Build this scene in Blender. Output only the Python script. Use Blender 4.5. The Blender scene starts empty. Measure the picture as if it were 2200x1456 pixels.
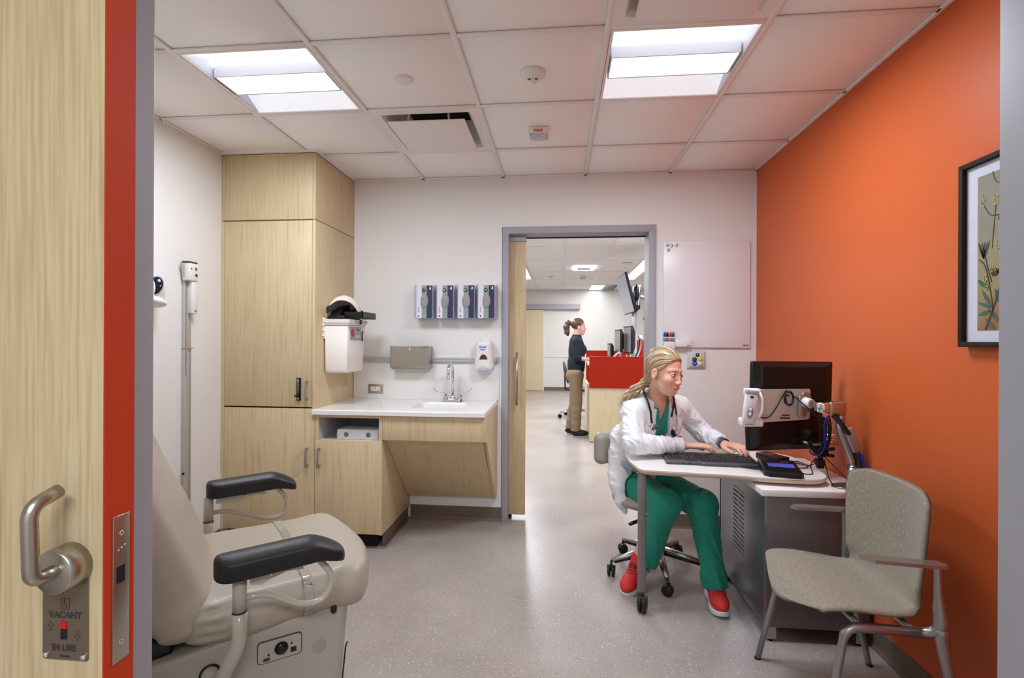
import bpy, bmesh, math, random
import numpy as np
from mathutils import Vector, Matrix, Euler

random.seed(7)
R_ = math.radians
scn = bpy.context.scene
COL = scn.collection

# ------------------------------------------------------------------ camera, world, exposure, lights
EYE = 1.358
cam_d = bpy.data.cameras.new('camera')
cam = bpy.data.objects.new('camera', cam_d)
COL.objects.link(cam)
cam_d.sensor_width = 36.0
cam_d.lens = 1079.0 / 2200.0 * 36.0
cam_d.shift_y = 1.9 / 2200.0
cam_d.clip_start = 0.02
cam_d.clip_end = 60
cam.matrix_world = (Matrix.Translation((0, 0, EYE)) @ Matrix.Rotation(0.0957, 4, 'Z')
                    @ Matrix.Rotation(R_(90), 4, 'X') @ Matrix.Rotation(0.0045, 4, 'Z'))
scn.camera = cam

scn.view_settings.view_transform = 'Standard'
scn.view_settings.look = 'None'
scn.view_settings.exposure = 0.0
scn.view_settings.gamma = 1.0
scn.view_settings.use_curve_mapping = False
scn.cycles.max_bounces = 10
scn.cycles.diffuse_bounces = 6
scn.cycles.glossy_bounces = 4
scn.cycles.transmission_bounces = 8
scn.cycles.transparent_max_bounces = 12
scn.cycles.caustics_reflective = False
scn.cycles.caustics_refractive = False
scn.cycles.sample_clamp_indirect = 6.0
scn.cycles.use_denoising = True

wd = bpy.data.worlds.new('world')
scn.world = wd
wd.use_nodes = True
wd.node_tree.nodes['Background'].inputs[0].default_value = (0.75, 0.77, 0.80, 1)
wd.node_tree.nodes['Background'].inputs[1].default_value = 0.10


def area(name, loc, size, power, color=(1, 1, 1), rot=(0, 0, 0), spread=180):
    d = bpy.data.lights.new(name, 'AREA')
    d.shape = 'RECTANGLE'
    d.size, d.size_y = size
    d.energy = power
    d.color = color
    d.spread = R_(spread)
    o = bpy.data.objects.new(name, d)
    COL.objects.link(o)
    o.location = loc
    o.rotation_euler = rot
    return o


COOL = (0.88, 0.98, 1.09)
LIGHT_L = (-1.345, 2.29)          # centres of the two ceiling fittings in the room
LIGHT_R = (0.485, 2.29)
area('troffer_light', (LIGHT_L[0], LIGHT_L[1], 2.545), (0.5, 0.5), 20.5, COOL)
area('troffer_light', (LIGHT_R[0], LIGHT_R[1], 2.545), (0.5, 0.5), 25.5, COOL)
# fittings of the corridor behind the camera and of the staff room beyond the far doorway
area('corridor_light', (0.1, -0.9, 2.52), (1.1, 0.5), 54, COOL)
area('staff_light', (-0.75, 7.6, 2.67), (0.25, 5.0), 132, (0.92, 0.985, 1.06))
area('staff_light', (1.75, 7.6, 2.67), (0.25, 5.0), 132, (0.92, 0.985, 1.06))
area('staff_light', (0.6, 12.2, 2.67), (0.6, 0.6), 30, (0.97, 0.985, 1.0))

# ------------------------------------------------------------------ materials
def lin(c):
    out = []
    for v in c:
        v = v / 255.0
        out.append(v / 12.92 if v <= 0.04045 else ((v + 0.055) / 1.055) ** 2.4)
    return (*out, 1.0)


MATS = {}


def nn(t, typ, **kw):
    n = t.nodes.new(typ)
    for k, v in kw.items():
        setattr(n, k, v)
    return n


def pbr(name, c, rough=0.5, metal=0.0, var=0.06, vscale=6.0, vstretch=(1, 1, 1), bump=0.0, bscale=60.0,
        bstretch=(1, 1, 1), coat=0.0, trans=0.0, ior=1.45, emit=0.0, ecol=None, alpha=1.0, sheen=0.0, sss=0.0, spec=0.5, coords='Object'):
    """a plain procedural material: base colour varied a little by noise, optional fine bump"""
    if name in MATS:
        return MATS[name]
    m = bpy.data.materials.new(name)
    MATS[name] = m
    m.use_nodes = True
    t = m.node_tree
    b = t.nodes['Principled BSDF']
    tc = nn(t, 'ShaderNodeTexCoord')
    base = lin(c)
    if var > 0:
        mp = nn(t, 'ShaderNodeMapping')
        mp.inputs['Scale'].default_value = vstretch
        t.links.new(tc.outputs[coords], mp.inputs[0])
        no = nn(t, 'ShaderNodeTexNoise')
        no.inputs['Scale'].default_value = vscale
        no.inputs['Detail'].default_value = 4
        t.links.new(mp.outputs[0], no.inputs['Vector'])
        mx = nn(t, 'ShaderNodeMix', data_type='RGBA')
        mx.inputs[6].default_value = tuple(max(0, v * (1 - var)) for v in base[:3]) + (1,)
        mx.inputs[7].default_value = tuple(min(1, v * (1 + var)) for v in base[:3]) + (1,)
        t.links.new(no.outputs[0], mx.inputs[0])
        t.links.new(mx.outputs[2], b.inputs['Base Color'])
    else:
        b.inputs['Base Color'].default_value = base
    b.inputs['Roughness'].default_value = rough
    b.inputs['Metallic'].default_value = metal
    b.inputs['IOR'].default_value = ior
    b.inputs['Coat Weight'].default_value = coat
    b.inputs['Transmission Weight'].default_value = trans
    b.inputs['Alpha'].default_value = alpha
    b.inputs['Sheen Weight'].default_value = sheen
    b.inputs['Subsurface Weight'].default_value = sss
    b.inputs['Subsurface Scale'].default_value = 0.02
    b.inputs['Specular IOR Level'].default_value = spec
    if emit > 0:
        b.inputs['Emission Color'].default_value = lin(ecol or c)
        b.inputs['Emission Strength'].default_value = emit
    if bump > 0:
        mp2 = nn(t, 'ShaderNodeMapping')
        mp2.inputs['Scale'].default_value = bstretch
        t.links.new(tc.outputs[coords], mp2.inputs[0])
        n2 = nn(t, 'ShaderNodeTexNoise')
        n2.inputs['Scale'].default_value = bscale
        n2.inputs['Detail'].default_value = 5
        t.links.new(mp2.outputs[0], n2.inputs['Vector'])
        bp = nn(t, 'ShaderNodeBump')
        bp.inputs['Strength'].default_value = bump
        bp.inputs['Distance'].default_value = 0.002
        t.links.new(n2.outputs[0], bp.inputs['Height'])
        t.links.new(bp.outputs[0], b.inputs['Normal'])
    return m


def wood(name, c1, c2, c3, rough=0.45, ax='Z', scale=1.0):
    """reconstituted veneer: fine straight streaks along one axis"""
    m = bpy.data.materials.new(name)
    MATS[name] = m
    m.use_nodes = True
    t = m.node_tree
    b = t.nodes['Principled BSDF']
    tc = nn(t, 'ShaderNodeTexCoord')

    def streak(s, along, detail=3, dist=0.0):
        mp = nn(t, 'ShaderNodeMapping')
        sc = [s, s, s]
        for q in ax: sc['XYZ'.index(q)] = along
        mp.inputs['Scale'].default_value = sc
        t.links.new(tc.outputs['Object'], mp.inputs[0])
        n = nn(t, 'ShaderNodeTexNoise')
        n.inputs['Scale'].default_value = 1.0
        n.inputs['Detail'].default_value = detail
        n.inputs['Distortion'].default_value = dist
        t.links.new(mp.outputs[0], n.inputs['Vector'])
        return n.outputs[0]
    a = streak(230 * scale, 5.5, 4)
    d = streak(75 * scale, 3.2, 3, 0.2)
    e = streak(6 * scale, 0.7, 2)
    r1 = nn(t, 'ShaderNodeValToRGB')
    r1.color_ramp.elements[0].position = 0.33
    r1.color_ramp.elements[0].color = lin(c2)
    r1.color_ramp.elements[1].position = 0.62
    r1.color_ramp.elements[1].color = lin(c1)
    t.links.new(a, r1.inputs[0])
    r2 = nn(t, 'ShaderNodeValToRGB')
    r2.color_ramp.elements[0].position = 0.57
    r2.color_ramp.elements[0].color = (0, 0, 0, 1)
    r2.color_ramp.elements[1].position = 0.78
    r2.color_ramp.elements[1].color = (0.75, 0.75, 0.75, 1)
    t.links.new(d, r2.inputs[0])
    m1 = nn(t, 'ShaderNodeMix', data_type='RGBA')
    m1.inputs[7].default_value = lin(c3)
    t.links.new(r2.outputs[0], m1.inputs[0])
    t.links.new(r1.outputs[0], m1.inputs[6])
    m2 = nn(t, 'ShaderNodeMix', data_type='RGBA', blend_type='MULTIPLY')
    m2.inputs[0].default_value = 0.35
    t.links.new(m1.outputs[2], m2.inputs[6])
    r3 = nn(t, 'ShaderNodeValToRGB')
    r3.color_ramp.elements[0].position = 0.3
    r3.color_ramp.elements[0].color = (0.90, 0.88, 0.85, 1)
    r3.color_ramp.elements[1].position = 0.7
    r3.color_ramp.elements[1].color = (1, 1, 1, 1)
    t.links.new(e, r3.inputs[0])
    t.links.new(r3.outputs[0], m2.inputs[7])
    t.links.new(m2.outputs[2], b.inputs['Base Color'])
    b.inputs['Roughness'].default_value = rough
    bp = nn(t, 'ShaderNodeBump')
    bp.inputs['Strength'].default_value = 0.05
    bp.inputs['Distance'].default_value = 0.001
    t.links.new(a, bp.inputs['Height'])
    t.links.new(bp.outputs[0], b.inputs['Normal'])
    return m


def clear(name, tint=(246, 248, 250), gloss=0.10, rough=0.03, dense=0.0):
    """thin clear sheet: passes light straight through, with a surface reflection"""
    m = bpy.data.materials.new(name)
    MATS[name] = m
    m.use_nodes = True
    t = m.node_tree
    t.nodes.remove(t.nodes['Principled BSDF'])
    out = t.nodes['Material Output']
    tr = nn(t, 'ShaderNodeBsdfTransparent')
    tr.inputs[0].default_value = lin(tint)
    gl = nn(t, 'ShaderNodeBsdfGlossy')
    gl.inputs['Roughness'].default_value = rough
    df = nn(t, 'ShaderNodeBsdfDiffuse')
    df.inputs[0].default_value = lin(tint)
    fr = nn(t, 'ShaderNodeFresnel')
    fr.inputs[0].default_value = 1.4
    no = nn(t, 'ShaderNodeTexNoise')
    no.inputs['Scale'].default_value = 30
    mu = nn(t, 'ShaderNodeMath', operation='MULTIPLY')
    mu.inputs[1].default_value = gloss * 10
    ge = nn(t, 'ShaderNodeNewGeometry')
    bk = nn(t, 'ShaderNodeMath', operation='SUBTRACT')
    bk.inputs[0].default_value = 1.0
    t.links.new(ge.outputs['Backfacing'], bk.inputs[1])
    fm = nn(t, 'ShaderNodeMath', operation='MULTIPLY')
    t.links.new(fr.outputs[0], fm.inputs[0])
    t.links.new(bk.outputs[0], fm.inputs[1])
    t.links.new(fm.outputs[0], mu.inputs[0])
    a = nn(t, 'ShaderNodeMixShader')
    a.inputs[0].default_value = dense
    if dense > 0:
        md = nn(t, 'ShaderNodeMath', operation='MULTIPLY')
        md.inputs[1].default_value = dense * 2
        t.links.new(no.outputs[0], md.inputs[0])
        t.links.new(md.outputs[0], a.inputs[0])
    t.links.new(tr.outputs[0], a.inputs[1])
    t.links.new(df.outputs[0], a.inputs[2])
    b = nn(t, 'ShaderNodeMixShader')
    t.links.new(mu.outputs[0], b.inputs[0])
    t.links.new(a.outputs[0], b.inputs[1])
    t.links.new(gl.outputs[0], b.inputs[2])
    t.links.new(b.outputs[0], out.inputs[0])
    return m


# ------------------------------------------------------------------ scene tree helpers
MW = {}


def tag(o, label=None, cat=None, group=None, kind=None):
    if label: o['label'] = label
    if cat: o['category'] = cat
    if group: o['group'] = group
    if kind: o['kind'] = kind
    return o


def thing(name, label, cat, loc=(0, 0, 0), rz=0.0, group=None):
    o = bpy.data.objects.new(name, None)
    COL.objects.link(o)
    o.empty_display_size = 0.05
    o.location = loc
    o.rotation_euler = (0, 0, rz)
    MW[o.name] = Matrix.Translation(Vector(loc)) @ Matrix.Rotation(rz, 4, 'Z')
    return tag(o, label, cat, group)


def mwof(o):
    m = Matrix.Identity(4)
    while o is not None:
        if o.name in MW:
            return MW[o.name] @ m
        o = o.parent
    return m


def link_mesh(name, me, mat, parent=None, world=True, label=None, kind=None):
    if world and parent is not None:
        me.transform(mwof(parent).inverted())
    o = bpy.data.objects.new(name, me)
    COL.objects.link(o)
    if parent is not None:
        o.parent = parent
    for m in (mat if isinstance(mat, (list, tuple)) else [mat]):
        me.materials.append(m)
    if label: o['label'] = label
    if kind: o['kind'] = kind
    return o


def children(o):
    return [c for c in bpy.data.objects if c.parent == o]


def copy_tree(o, kids=None):
    if kids is None:
        kids = {}
        for c in bpy.data.objects:
            if c.parent is not None:
                kids.setdefault(c.parent.name, []).append(c)

    def rec(x, par):
        c = x.copy()
        COL.objects.link(c)
        if par is not None: c.parent = par
        for k in kids.get(x.name, []):
            rec(k, c)
        return c
    return rec(o, None)


def frame(p, d):
    """two unit vectors across direction d"""
    d = Vector(d).normalized()
    u = d.orthogonal().normalized() if abs(d.z) > 0.95 else Vector((0, 0, 1)).cross(d).normalized()
    return u, d.cross(u).normalized()


class MB:
    """collects simple shapes and links them as one mesh object"""

    def __init__(s, xf=None):
        s.v, s.f, s.sm, s.mi = [], [], [], []
        s.xf = xf
        s.m = 0

    def add(s, vs, fs, smooth=False):
        n = len(s.v)
        if s.xf is not None:
            vs = [s.xf @ Vector(v) for v in vs]
        s.v += [tuple(v) for v in vs]
        s.f += [tuple(i + n for i in f) for f in fs]
        s.sm += [smooth] * len(fs)
        s.mi += [s.m] * len(fs)
        return s

    def box(s, x0, x1, y0, y1, z0, z1, b=0.0, R=None, seg=2):
        x0, x1 = min(x0, x1), max(x0, x1)
        y0, y1 = min(y0, y1), max(y0, y1)
        z0, z1 = min(z0, z1), max(z0, z1)
        vs = [Vector((x, y, z)) for x in (x0, x1) for y in (y0, y1) for z in (z0, z1)]
        fs = [(0, 1, 3, 2), (4, 6, 7, 5), (0, 4, 5, 1), (2, 3, 7, 6), (0, 2, 6, 4), (1, 5, 7, 3)]
        if b > 0:
            b = min(b, 0.49 * min(x1 - x0, y1 - y0, z1 - z0))
            bm = bmesh.new()
            bv = [bm.verts.new(v) for v in vs]
            for f in fs: bm.faces.new([bv[i] for i in f])
            bmesh.ops.bevel(bm, geom=list(bm.edges) + list(bm.verts), offset=b, segments=seg, affect='EDGES', profile=0.5)
            bm.verts.index_update()
            vs = [v.co.copy() for v in bm.verts]
            fs = [[v.index for v in f.verts] for f in bm.faces]
            bm.free()
        if R is not None:
            vs = [R @ v for v in vs]
        return s.add(vs, fs, smooth=b > 0)

    def cyl(s, p0, p1, r0, r1=None, n=20, cap=True, smooth=True):
        r1 = r0 if r1 is None else r1
        p0, p1 = Vector(p0), Vector(p1)
        u, w = frame(p0, p1 - p0)
        vs, fs = [], []
        for p, r in ((p0, r0), (p1, r1)):
            for i in range(n):
                a = 2 * math.pi * i / n
                vs.append(p + u * (r * math.cos(a)) + w * (r * math.sin(a)))
        for i in range(n):
            j = (i + 1) % n
            fs.append((i, j, n + j, n + i))
        s.add(vs, fs, smooth)
        if cap:
            s.add(vs, [tuple(range(n))[::-1], tuple(range(n, 2 * n))], False)
        return s

    def tube(s, pts, r, n=10, closed=False, cap=True, flat=None):
        pts = [Vector(p) for p in pts]
        N = len(pts)
        rs = r if isinstance(r, (list, tuple)) else [r] * N
        vs, fs = [], []
        pu = None
        for i, p in enumerate(pts):
            if closed:
                d = pts[(i + 1) % N] - pts[i - 1]
            else:
                d = pts[min(i + 1, N - 1)] - pts[max(i - 1, 0)]
            d.normalize()
            if pu is None:
                u, w = frame(p, d)
            else:
                u = (pu - d * pu.dot(d)).normalized()
                w = d.cross(u)
            pu = u
            for k in range(n):
                a = 2 * math.pi * k / n
                ru, rw = (rs[i], rs[i]) if flat is None else (rs[i], rs[i] * flat)
                vs.append(p + u * (ru * math.cos(a)) + w * (rw * math.sin(a)))
        M = N if closed else N - 1
        for i in range(M):
            a, b = i * n, ((i + 1) % N) * n
            for k in range(n):
                l = (k + 1) % n
                fs.append((a + k, a + l, b + l, b + k))
        s.add(vs, fs, True)
        if cap and not closed:
            s.add(vs, [tuple(range(n))[::-1], tuple(range((N - 1) * n, N * n))], False)
        return s

    def lathe(s, prof, c=(0, 0, 0), axis='Z', n=28, smooth=True, M=None):
        """prof: list of (radius, height)"""
        vs, fs = [], []
        for r, h in prof:
            for i in range(n):
                a = 2 * math.pi * i / n
                x, y = r * math.cos(a), r * math.sin(a)
                p = {'Z': (x, y, h), 'Y': (x, h, -y), 'X': (h, x, y)}[axis]
                p = Vector(p)
                if M is not None: p = M @ p
                vs.append(p + Vector(c))
        for i in range(len(prof) - 1):
            for k in range(n):
                l = (k + 1) % n
                fs.append((i * n + k, i * n + l, (i + 1) * n + l, (i + 1) * n + k))
        s.add(vs, fs, smooth)
        if prof[0][0] > 1e-6: s.add(vs, [tuple(range(n))[::-1]], False)
        if prof[-1][0] > 1e-6: s.add(vs, [tuple(range((len(prof) - 1) * n, len(prof) * n))], False)
        return s

    def prism(s, poly, axis, d0, d1, M=None):
        """2-D outline extruded along an axis. axis 'X': poly=(y,z); 'Y': (x,z); 'Z': (x,y)"""
        vs = []
        for d in (d0, d1):
            for a, b in poly:
                p = {'X': (d, a, b), 'Y': (a, d, b), 'Z': (a, b, d)}[axis]
                vs.append(Vector(p) if M is None else M @ Vector(p))
        n = len(poly)
        fs = [tuple(range(n)), tuple(range(2 * n - 1, n - 1, -1))]
        for i in range(n):
            j = (i + 1) % n
            fs.append((j, i, n + i, n + j))
        return s.add(vs, fs, False)

    def ball(s, c, r, n=20, m=12, R=None):
        rx, ry, rz = (r, r, r) if not isinstance(r, (tuple, list)) else r
        vs, fs = [], []
        for i in range(m + 1):
            th = math.pi * i / m
            for k in range(n):
                ph = 2 * math.pi * k / n
                v = Vector((rx * math.sin(th) * math.cos(ph), ry * math.sin(th) * math.sin(ph), rz * math.cos(th)))
                if R is not None: v = R @ v
                vs.append(v + Vector(c))
        for i in range(m):
            for k in range(n):
                l = (k + 1) % n
                fs.append((i * n + k, (i + 1) * n + k, (i + 1) * n + l, i * n + l))
        return s.add(vs, fs, True)

    def build(s, name, mat, parent=None, world=True, label=None, kind=None, fixn=True):
        me = bpy.data.meshes.new(name)
        me.from_pydata(s.v, [], s.f)
        me.update()
        me.polygons.foreach_set('use_smooth', s.sm)
        if isinstance(mat, (list, tuple)):
            me.polygons.foreach_set('material_index', s.mi)
        if fixn:
            bm = bmesh.new()
            bm.from_mesh(me)
            bmesh.ops.remove_doubles(bm, verts=bm.verts, dist=1e-6)
            bmesh.ops.recalc_face_normals(bm, faces=bm.faces)
            bm.to_mesh(me)
            bm.free()
        return link_mesh(name, me, mat, parent, world, label, kind)


def bx(name, x0, x1, y0, y1, z0, z1, mat, parent=None, b=0.0, **k):
    return MB().box(x0, x1, y0, y1, z0, z1, b).build(name, mat, parent, **k)


def struct(o):
    o['kind'] = 'structure'
    return o


def fillet(pts, r, n=5):
    """round the inner corners of a polyline"""
    pts = [Vector(p) for p in pts]
    out = [pts[0]]
    for i in range(1, len(pts) - 1):
        a, b, c = pts[i - 1], pts[i], pts[i + 1]
        rr = r[i] if isinstance(r, (list, tuple)) else r
        d1, d2 = (a - b), (c - b)
        k = min(rr, d1.length * 0.49, d2.length * 0.49)
        p, q = b + d1.normalized() * k, b + d2.normalized() * k
        for j in range(n + 1):
            t = j / n
            out.append(p * (1 - t) ** 2 + b * 2 * t * (1 - t) + q * t * t)
    out.append(pts[-1])
    return out


def spline(pts, n=8):
    """Catmull-Rom through the points"""
    P = [Vector(p) for p in pts]
    P = [P[0] * 2 - P[1]] + P + [P[-1] * 2 - P[-2]]
    out = []
    for i in range(1, len(P) - 2):
        for j in range(n):
            t = j / n
            a, b, c, d = P[i - 1], P[i], P[i + 1], P[i + 2]
            out.append(0.5 * ((2 * b) + (c - a) * t + (2 * a - 5 * b + 4 * c - d) * t * t + (-a + 3 * b - 3 * c + d) * t ** 3))
    out.append(P[-2])
    return out


def rrect(x0, x1, y0, y1, r, n=6):
    out = []
    rr = r if isinstance(r, (tuple, list)) else (r,) * 4
    for (cx, cy, a0, q) in ((x1 - rr[0], y1 - rr[0], 0, rr[0]), (x0 + rr[1], y1 - rr[1], 90, rr[1]), (x0 + rr[2], y0 + rr[2], 180, rr[2]), (x1 - rr[3], y0 + rr[3], 270, rr[3])):
        for i in range(n + 1):
            a = R_(a0 + 90 * i / n)
            out.append((cx + q * math.cos(a), cy + q * math.sin(a)))
    return out


_txt = {}


def text(name, s, size, M, mat, parent, ext=0.0003, align='CENTER', bold=0.0, world=True):
    """flat lettering as a mesh; M places the text plane (x right, y up, z out)"""
    cu = bpy.data.curves.new('lettering', 'FONT')
    cu.body = s
    cu.size = size
    cu.align_x = align
    cu.align_y = 'CENTER'
    cu.extrude = ext
    cu.offset = bold
    cu.resolution_u = 3
    to = bpy.data.objects.new('lettering_source', cu)
    COL.objects.link(to)
    dg = bpy.context.evaluated_depsgraph_get()
    me = bpy.data.meshes.new_from_object(to.evaluated_get(dg))
    bpy.data.objects.remove(to)
    bpy.data.curves.remove(cu)
    me.transform(M)
    me.materials.clear()
    return link_mesh(name, me, mat, parent, world)


def onY(x, y, z):
    """text/plate frame facing -Y (towards the camera) at a point"""
    return Matrix.Translation((x, y, z)) @ Matrix.Rotation(R_(90), 4, 'X')


# ------------------------------------------------------------------ smooth bodies from distance fields (numpy only)
def V3(p): return np.array(p, float)


def smin(a, b, k):
    if k <= 0: return np.minimum(a, b)
    h = np.clip(0.5 + 0.5 * (b - a) / k, 0, 1)
    return b + (a - b) * h - k * h * (1 - h)


def smax(a, b, k): return -smin(-a, -b, k)


def cone(P, a, b, ra, rb):
    a, b = V3(a), V3(b)
    ba = b - a
    q = P - a
    t = np.clip(q @ ba / max(ba @ ba, 1e-12), 0, 1)
    return np.sqrt(((q - t[:, None] * ba) ** 2).sum(1)) - (ra + t * (rb - ra))


def ell(P, c, r, R=None):
    q = P - V3(c)
    if R is not None: q = q @ R
    r = V3(r)
    k0 = np.sqrt(((q / r) ** 2).sum(1))
    k1 = np.sqrt(((q / (r * r)) ** 2).sum(1)) + 1e-9
    return k0 * (k0 - 1) / k1


def rbox(P, c, h, rad, R=None):
    q = P - V3(c)
    if R is not None: q = q @ R
    q = np.abs(q) - (V3(h) - rad)
    return np.sqrt((np.maximum(q, 0) ** 2).sum(1)) + np.minimum(q.max(1), 0) - rad


def chain(P, pts, rs, k=0.0):
    d = None
    for i in range(len(pts) - 1):
        e = cone(P, pts[i], pts[i + 1], rs[i], rs[i + 1])
        d = e if d is None else (smin(d, e, k) if k > 0 else np.minimum(d, e))
    return d


def near(P, c, r, fn, pad=.05):
    """evaluate fn only inside a bounding ball; farther out the distance to the ball stands in"""
    q = P - V3(c)
    d = np.sqrt((q * q).sum(1)) - r
    m = d < pad
    out = np.maximum(d, pad)
    if m.any(): out[m] = fn(P[m])
    return out


def ridge(P, a, fa, fb, ph=0.0):
    """sharp cloth creases running across axis a"""
    a = V3(a) / np.linalg.norm(a)
    s = P @ a
    Q = (P - s[:, None] * a) * fb + (s * fa)[:, None] * a
    return 1 - 2.2 * np.abs(wobble(Q, 1.0, ph))


def nrot(rx, ry, rz):
    """numpy rotation whose columns are the local axes"""
    return np.array(Euler((R_(rx), R_(ry), R_(rz))).to_matrix())


def wobble(P, s, seed=0.0):
    x, y, z = P[:, 0] * s + seed, P[:, 1] * s + seed * 1.7, P[:, 2] * s + seed * 0.6
    return (np.sin(x + 1.3 * np.sin(y * 0.9 + z * 0.4)) + np.sin(y * 1.2 + 1.4 * np.sin(z + x * 0.5)) + np.sin(z * 1.1 + 1.2 * np.sin(x * 0.8 + y))) / 3


def sdf_mesh(name, fn, lo, hi, h):
    """narrow-band surface nets: only blocks near the surface are sampled finely"""
    lo, hi = V3(lo), V3(hi)
    B = 8
    nb = np.ceil((hi - lo) / (h * B)).astype(int)
    n = nb * B + 1
    g = [lo[i] + (np.arange(nb[i]) + 0.5) * h * B for i in range(3)]
    C = np.stack(np.meshgrid(*g, indexing='ij'), -1).reshape(-1, 3)
    dc = fn(C).reshape(nb)
    D = np.repeat(np.repeat(np.repeat(np.where(dc < 0, -1.0, 1.0).astype(np.float32), B, 0), B, 1), B, 2)
    D = np.pad(D, ((0, 1), (0, 1), (0, 1)), mode='edge')
    near = np.argwhere(np.abs(dc) < h * B * 1.35)
    off = np.stack(np.meshgrid(*[np.arange(B + 1)] * 3, indexing='ij'), -1).reshape(-1, 3)
    CH = 400
    for i in range(0, len(near), CH):
        b = near[i:i + CH]
        idx = (b[:, None, :] * B + off[None]).reshape(-1, 3)
        val = fn(lo + idx * h)
        D[idx[:, 0], idx[:, 1], idx[:, 2]] = val
    ins = D < 0
    cnt = np.zeros(tuple(n - 1), np.uint8)
    for a in (0, 1):
        for b in (0, 1):
            for c in (0, 1):
                cnt += ins[a:n[0] - 1 + a, b:n[1] - 1 + b, c:n[2] - 1 + c]
    act = np.argwhere((cnt > 0) & (cnt < 8))
    vid = np.full(tuple(n - 1), -1, np.int32)
    vid[act[:, 0], act[:, 1], act[:, 2]] = np.arange(len(act))
    co = [(a, b, c) for a in (0, 1) for b in (0, 1) for c in (0, 1)]
    val = [D[act[:, 0] + a, act[:, 1] + b, act[:, 2] + c] for a, b, c in co]
    acc = np.zeros((len(act), 3))
    num = np.zeros(len(act))
    for i in range(8):
        for j in range(i + 1, 8):
            if sum(abs(co[i][k] - co[j][k]) for k in range(3)) != 1: continue
            va, vb = val[i], val[j]
            cr = (va < 0) != (vb < 0)
            t = np.where(cr, va / np.where(cr, va - vb, 1), 0)
            p = V3(co[i]) + t[:, None] * (V3(co[j]) - V3(co[i]))
            acc += np.where(cr[:, None], p, 0)
            num += cr
    verts = lo + (act + acc / num[:, None]) * h
    quads = []
    for ax in range(3):
        u, w = (ax + 1) % 3, (ax + 2) % 3
        sl0 = [slice(None)] * 3
        sl1 = [slice(None)] * 3
        sl0[ax] = slice(0, -1)
        sl1[ax] = slice(1, None)
        e = np.argwhere(ins[tuple(sl0)] != ins[tuple(sl1)])
        ok = (e[:, u] > 0) & (e[:, w] > 0) & (e[:, u] < n[u] - 1) & (e[:, w] < n[w] - 1)
        e = e[ok]
        if not len(e): continue
        du, dw = np.zeros(3, int), np.zeros(3, int)
        du[u] = 1
        dw[w] = 1
        q = [vid[tuple((e - d).T)] for d in (du + dw, dw, 0 * du, du)]
        q = np.stack(q, 1)
        flip = ~ins[e[:, 0], e[:, 1], e[:, 2]]
        q[flip] = q[flip][:, ::-1]
        quads.append(q)
    q = np.concatenate(quads)
    q = q[(q >= 0).all(1)]
    me = bpy.data.meshes.new(name)
    me.vertices.add(len(verts))
    me.vertices.foreach_set('co', verts.astype(np.float32).ravel())
    me.loops.add(len(q) * 4)
    me.loops.foreach_set('vertex_index', q.astype(np.int32).ravel())
    me.polygons.add(len(q))
    me.polygons.foreach_set('loop_start', np.arange(0, len(q) * 4, 4, dtype=np.int32))
    me.polygons.foreach_set('use_smooth', np.ones(len(q), bool))
    me.update(calc_edges=True)
    me.validate()
    return me


def sdf(name, fn, lo, hi, h, mat, parent=None, world=True, label=None, relax=0):
    me = sdf_mesh(name, fn, lo, hi, h)
    if relax:
        bm = bmesh.new()
        bm.from_mesh(me)
        for _ in range(relax):
            bmesh.ops.smooth_vert(bm, verts=bm.verts, factor=0.5, use_axis_x=True, use_axis_y=True, use_axis_z=True)
        bm.to_mesh(me)
        bm.free()
    return link_mesh(name, me, mat, parent, world, label)

# ------------------------------------------------------------------ materials used all over
M_WALL = pbr('wall_paint', (233, 230, 226), 0.6, var=0.015, vscale=1.5, bump=0.06, bscale=220)
M_ORANGE = pbr('orange_paint', (203, 96, 48), 0.42, var=0.02, vscale=2.0, bump=0.12, bscale=160, spec=.35)
M_FWALL = pbr('staff_wall_paint', (224, 222, 218), 0.6, var=0.01, vscale=1.5)
M_TILE = pbr('ceiling_tile_board', (250, 247, 244), 0.85, var=0.05, vscale=260, bump=0.25, bscale=400)
M_TBAR = pbr('ceiling_bar_enamel', (238, 232, 228), 0.55, var=0.01)
M_VOID = pbr('dark_void', (18, 16, 15), 0.9, var=0.1)
M_GREY = pbr('grey_frame_enamel', (166, 165, 172), 0.55, var=0.02, vscale=8)
M_BASE = pbr('taupe_rubber_base', (112, 98, 86), 0.45, var=0.05, vscale=10)
M_WOOD = wood('pale_veneer', (215, 195, 157), (205, 181, 140), (180, 150, 106))
M_WOODD = wood('door_veneer', (212, 190, 150), (196, 170, 126), (172, 141, 96), scale=0.8)
M_WOODP = wood('pale_laminate', (222, 207, 170), (212, 195, 156), (196, 175, 133))
M_RED = pbr('red_laminate', (166, 34, 8), 0.62, var=0.08, vscale=120, vstretch=(1, 1, 8), bump=0.05, bscale=200, spec=.25)
M_STEEL = pbr('brushed_steel', (186, 178, 166), 0.32, 1.0, var=0.08, vscale=40, vstretch=(12, 12, 1), bump=0.03, bscale=300)
M_CHROME = pbr('chrome', (225, 225, 228), 0.08, 1.0, var=0.0)
M_ALU = pbr('satin_aluminium', (176, 174, 175), 0.36, 1.0, var=0.03, vscale=20)
M_WHITE = pbr('white_plastic', (232, 229, 226), 0.4, var=0.02)
M_SOLID = pbr('white_solid_surface', (236, 234, 230), 0.28, var=0.015, vscale=30, coat=0.2)
M_BLACK = pbr('black_plastic', (22, 21, 22), 0.42, var=0.1, vscale=30)
M_BLACKG = pbr('black_gloss', (10, 10, 12), 0.16, var=0.05)
M_DGREY = pbr('dark_grey_plastic', (62, 60, 62), 0.5, var=0.06)


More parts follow.
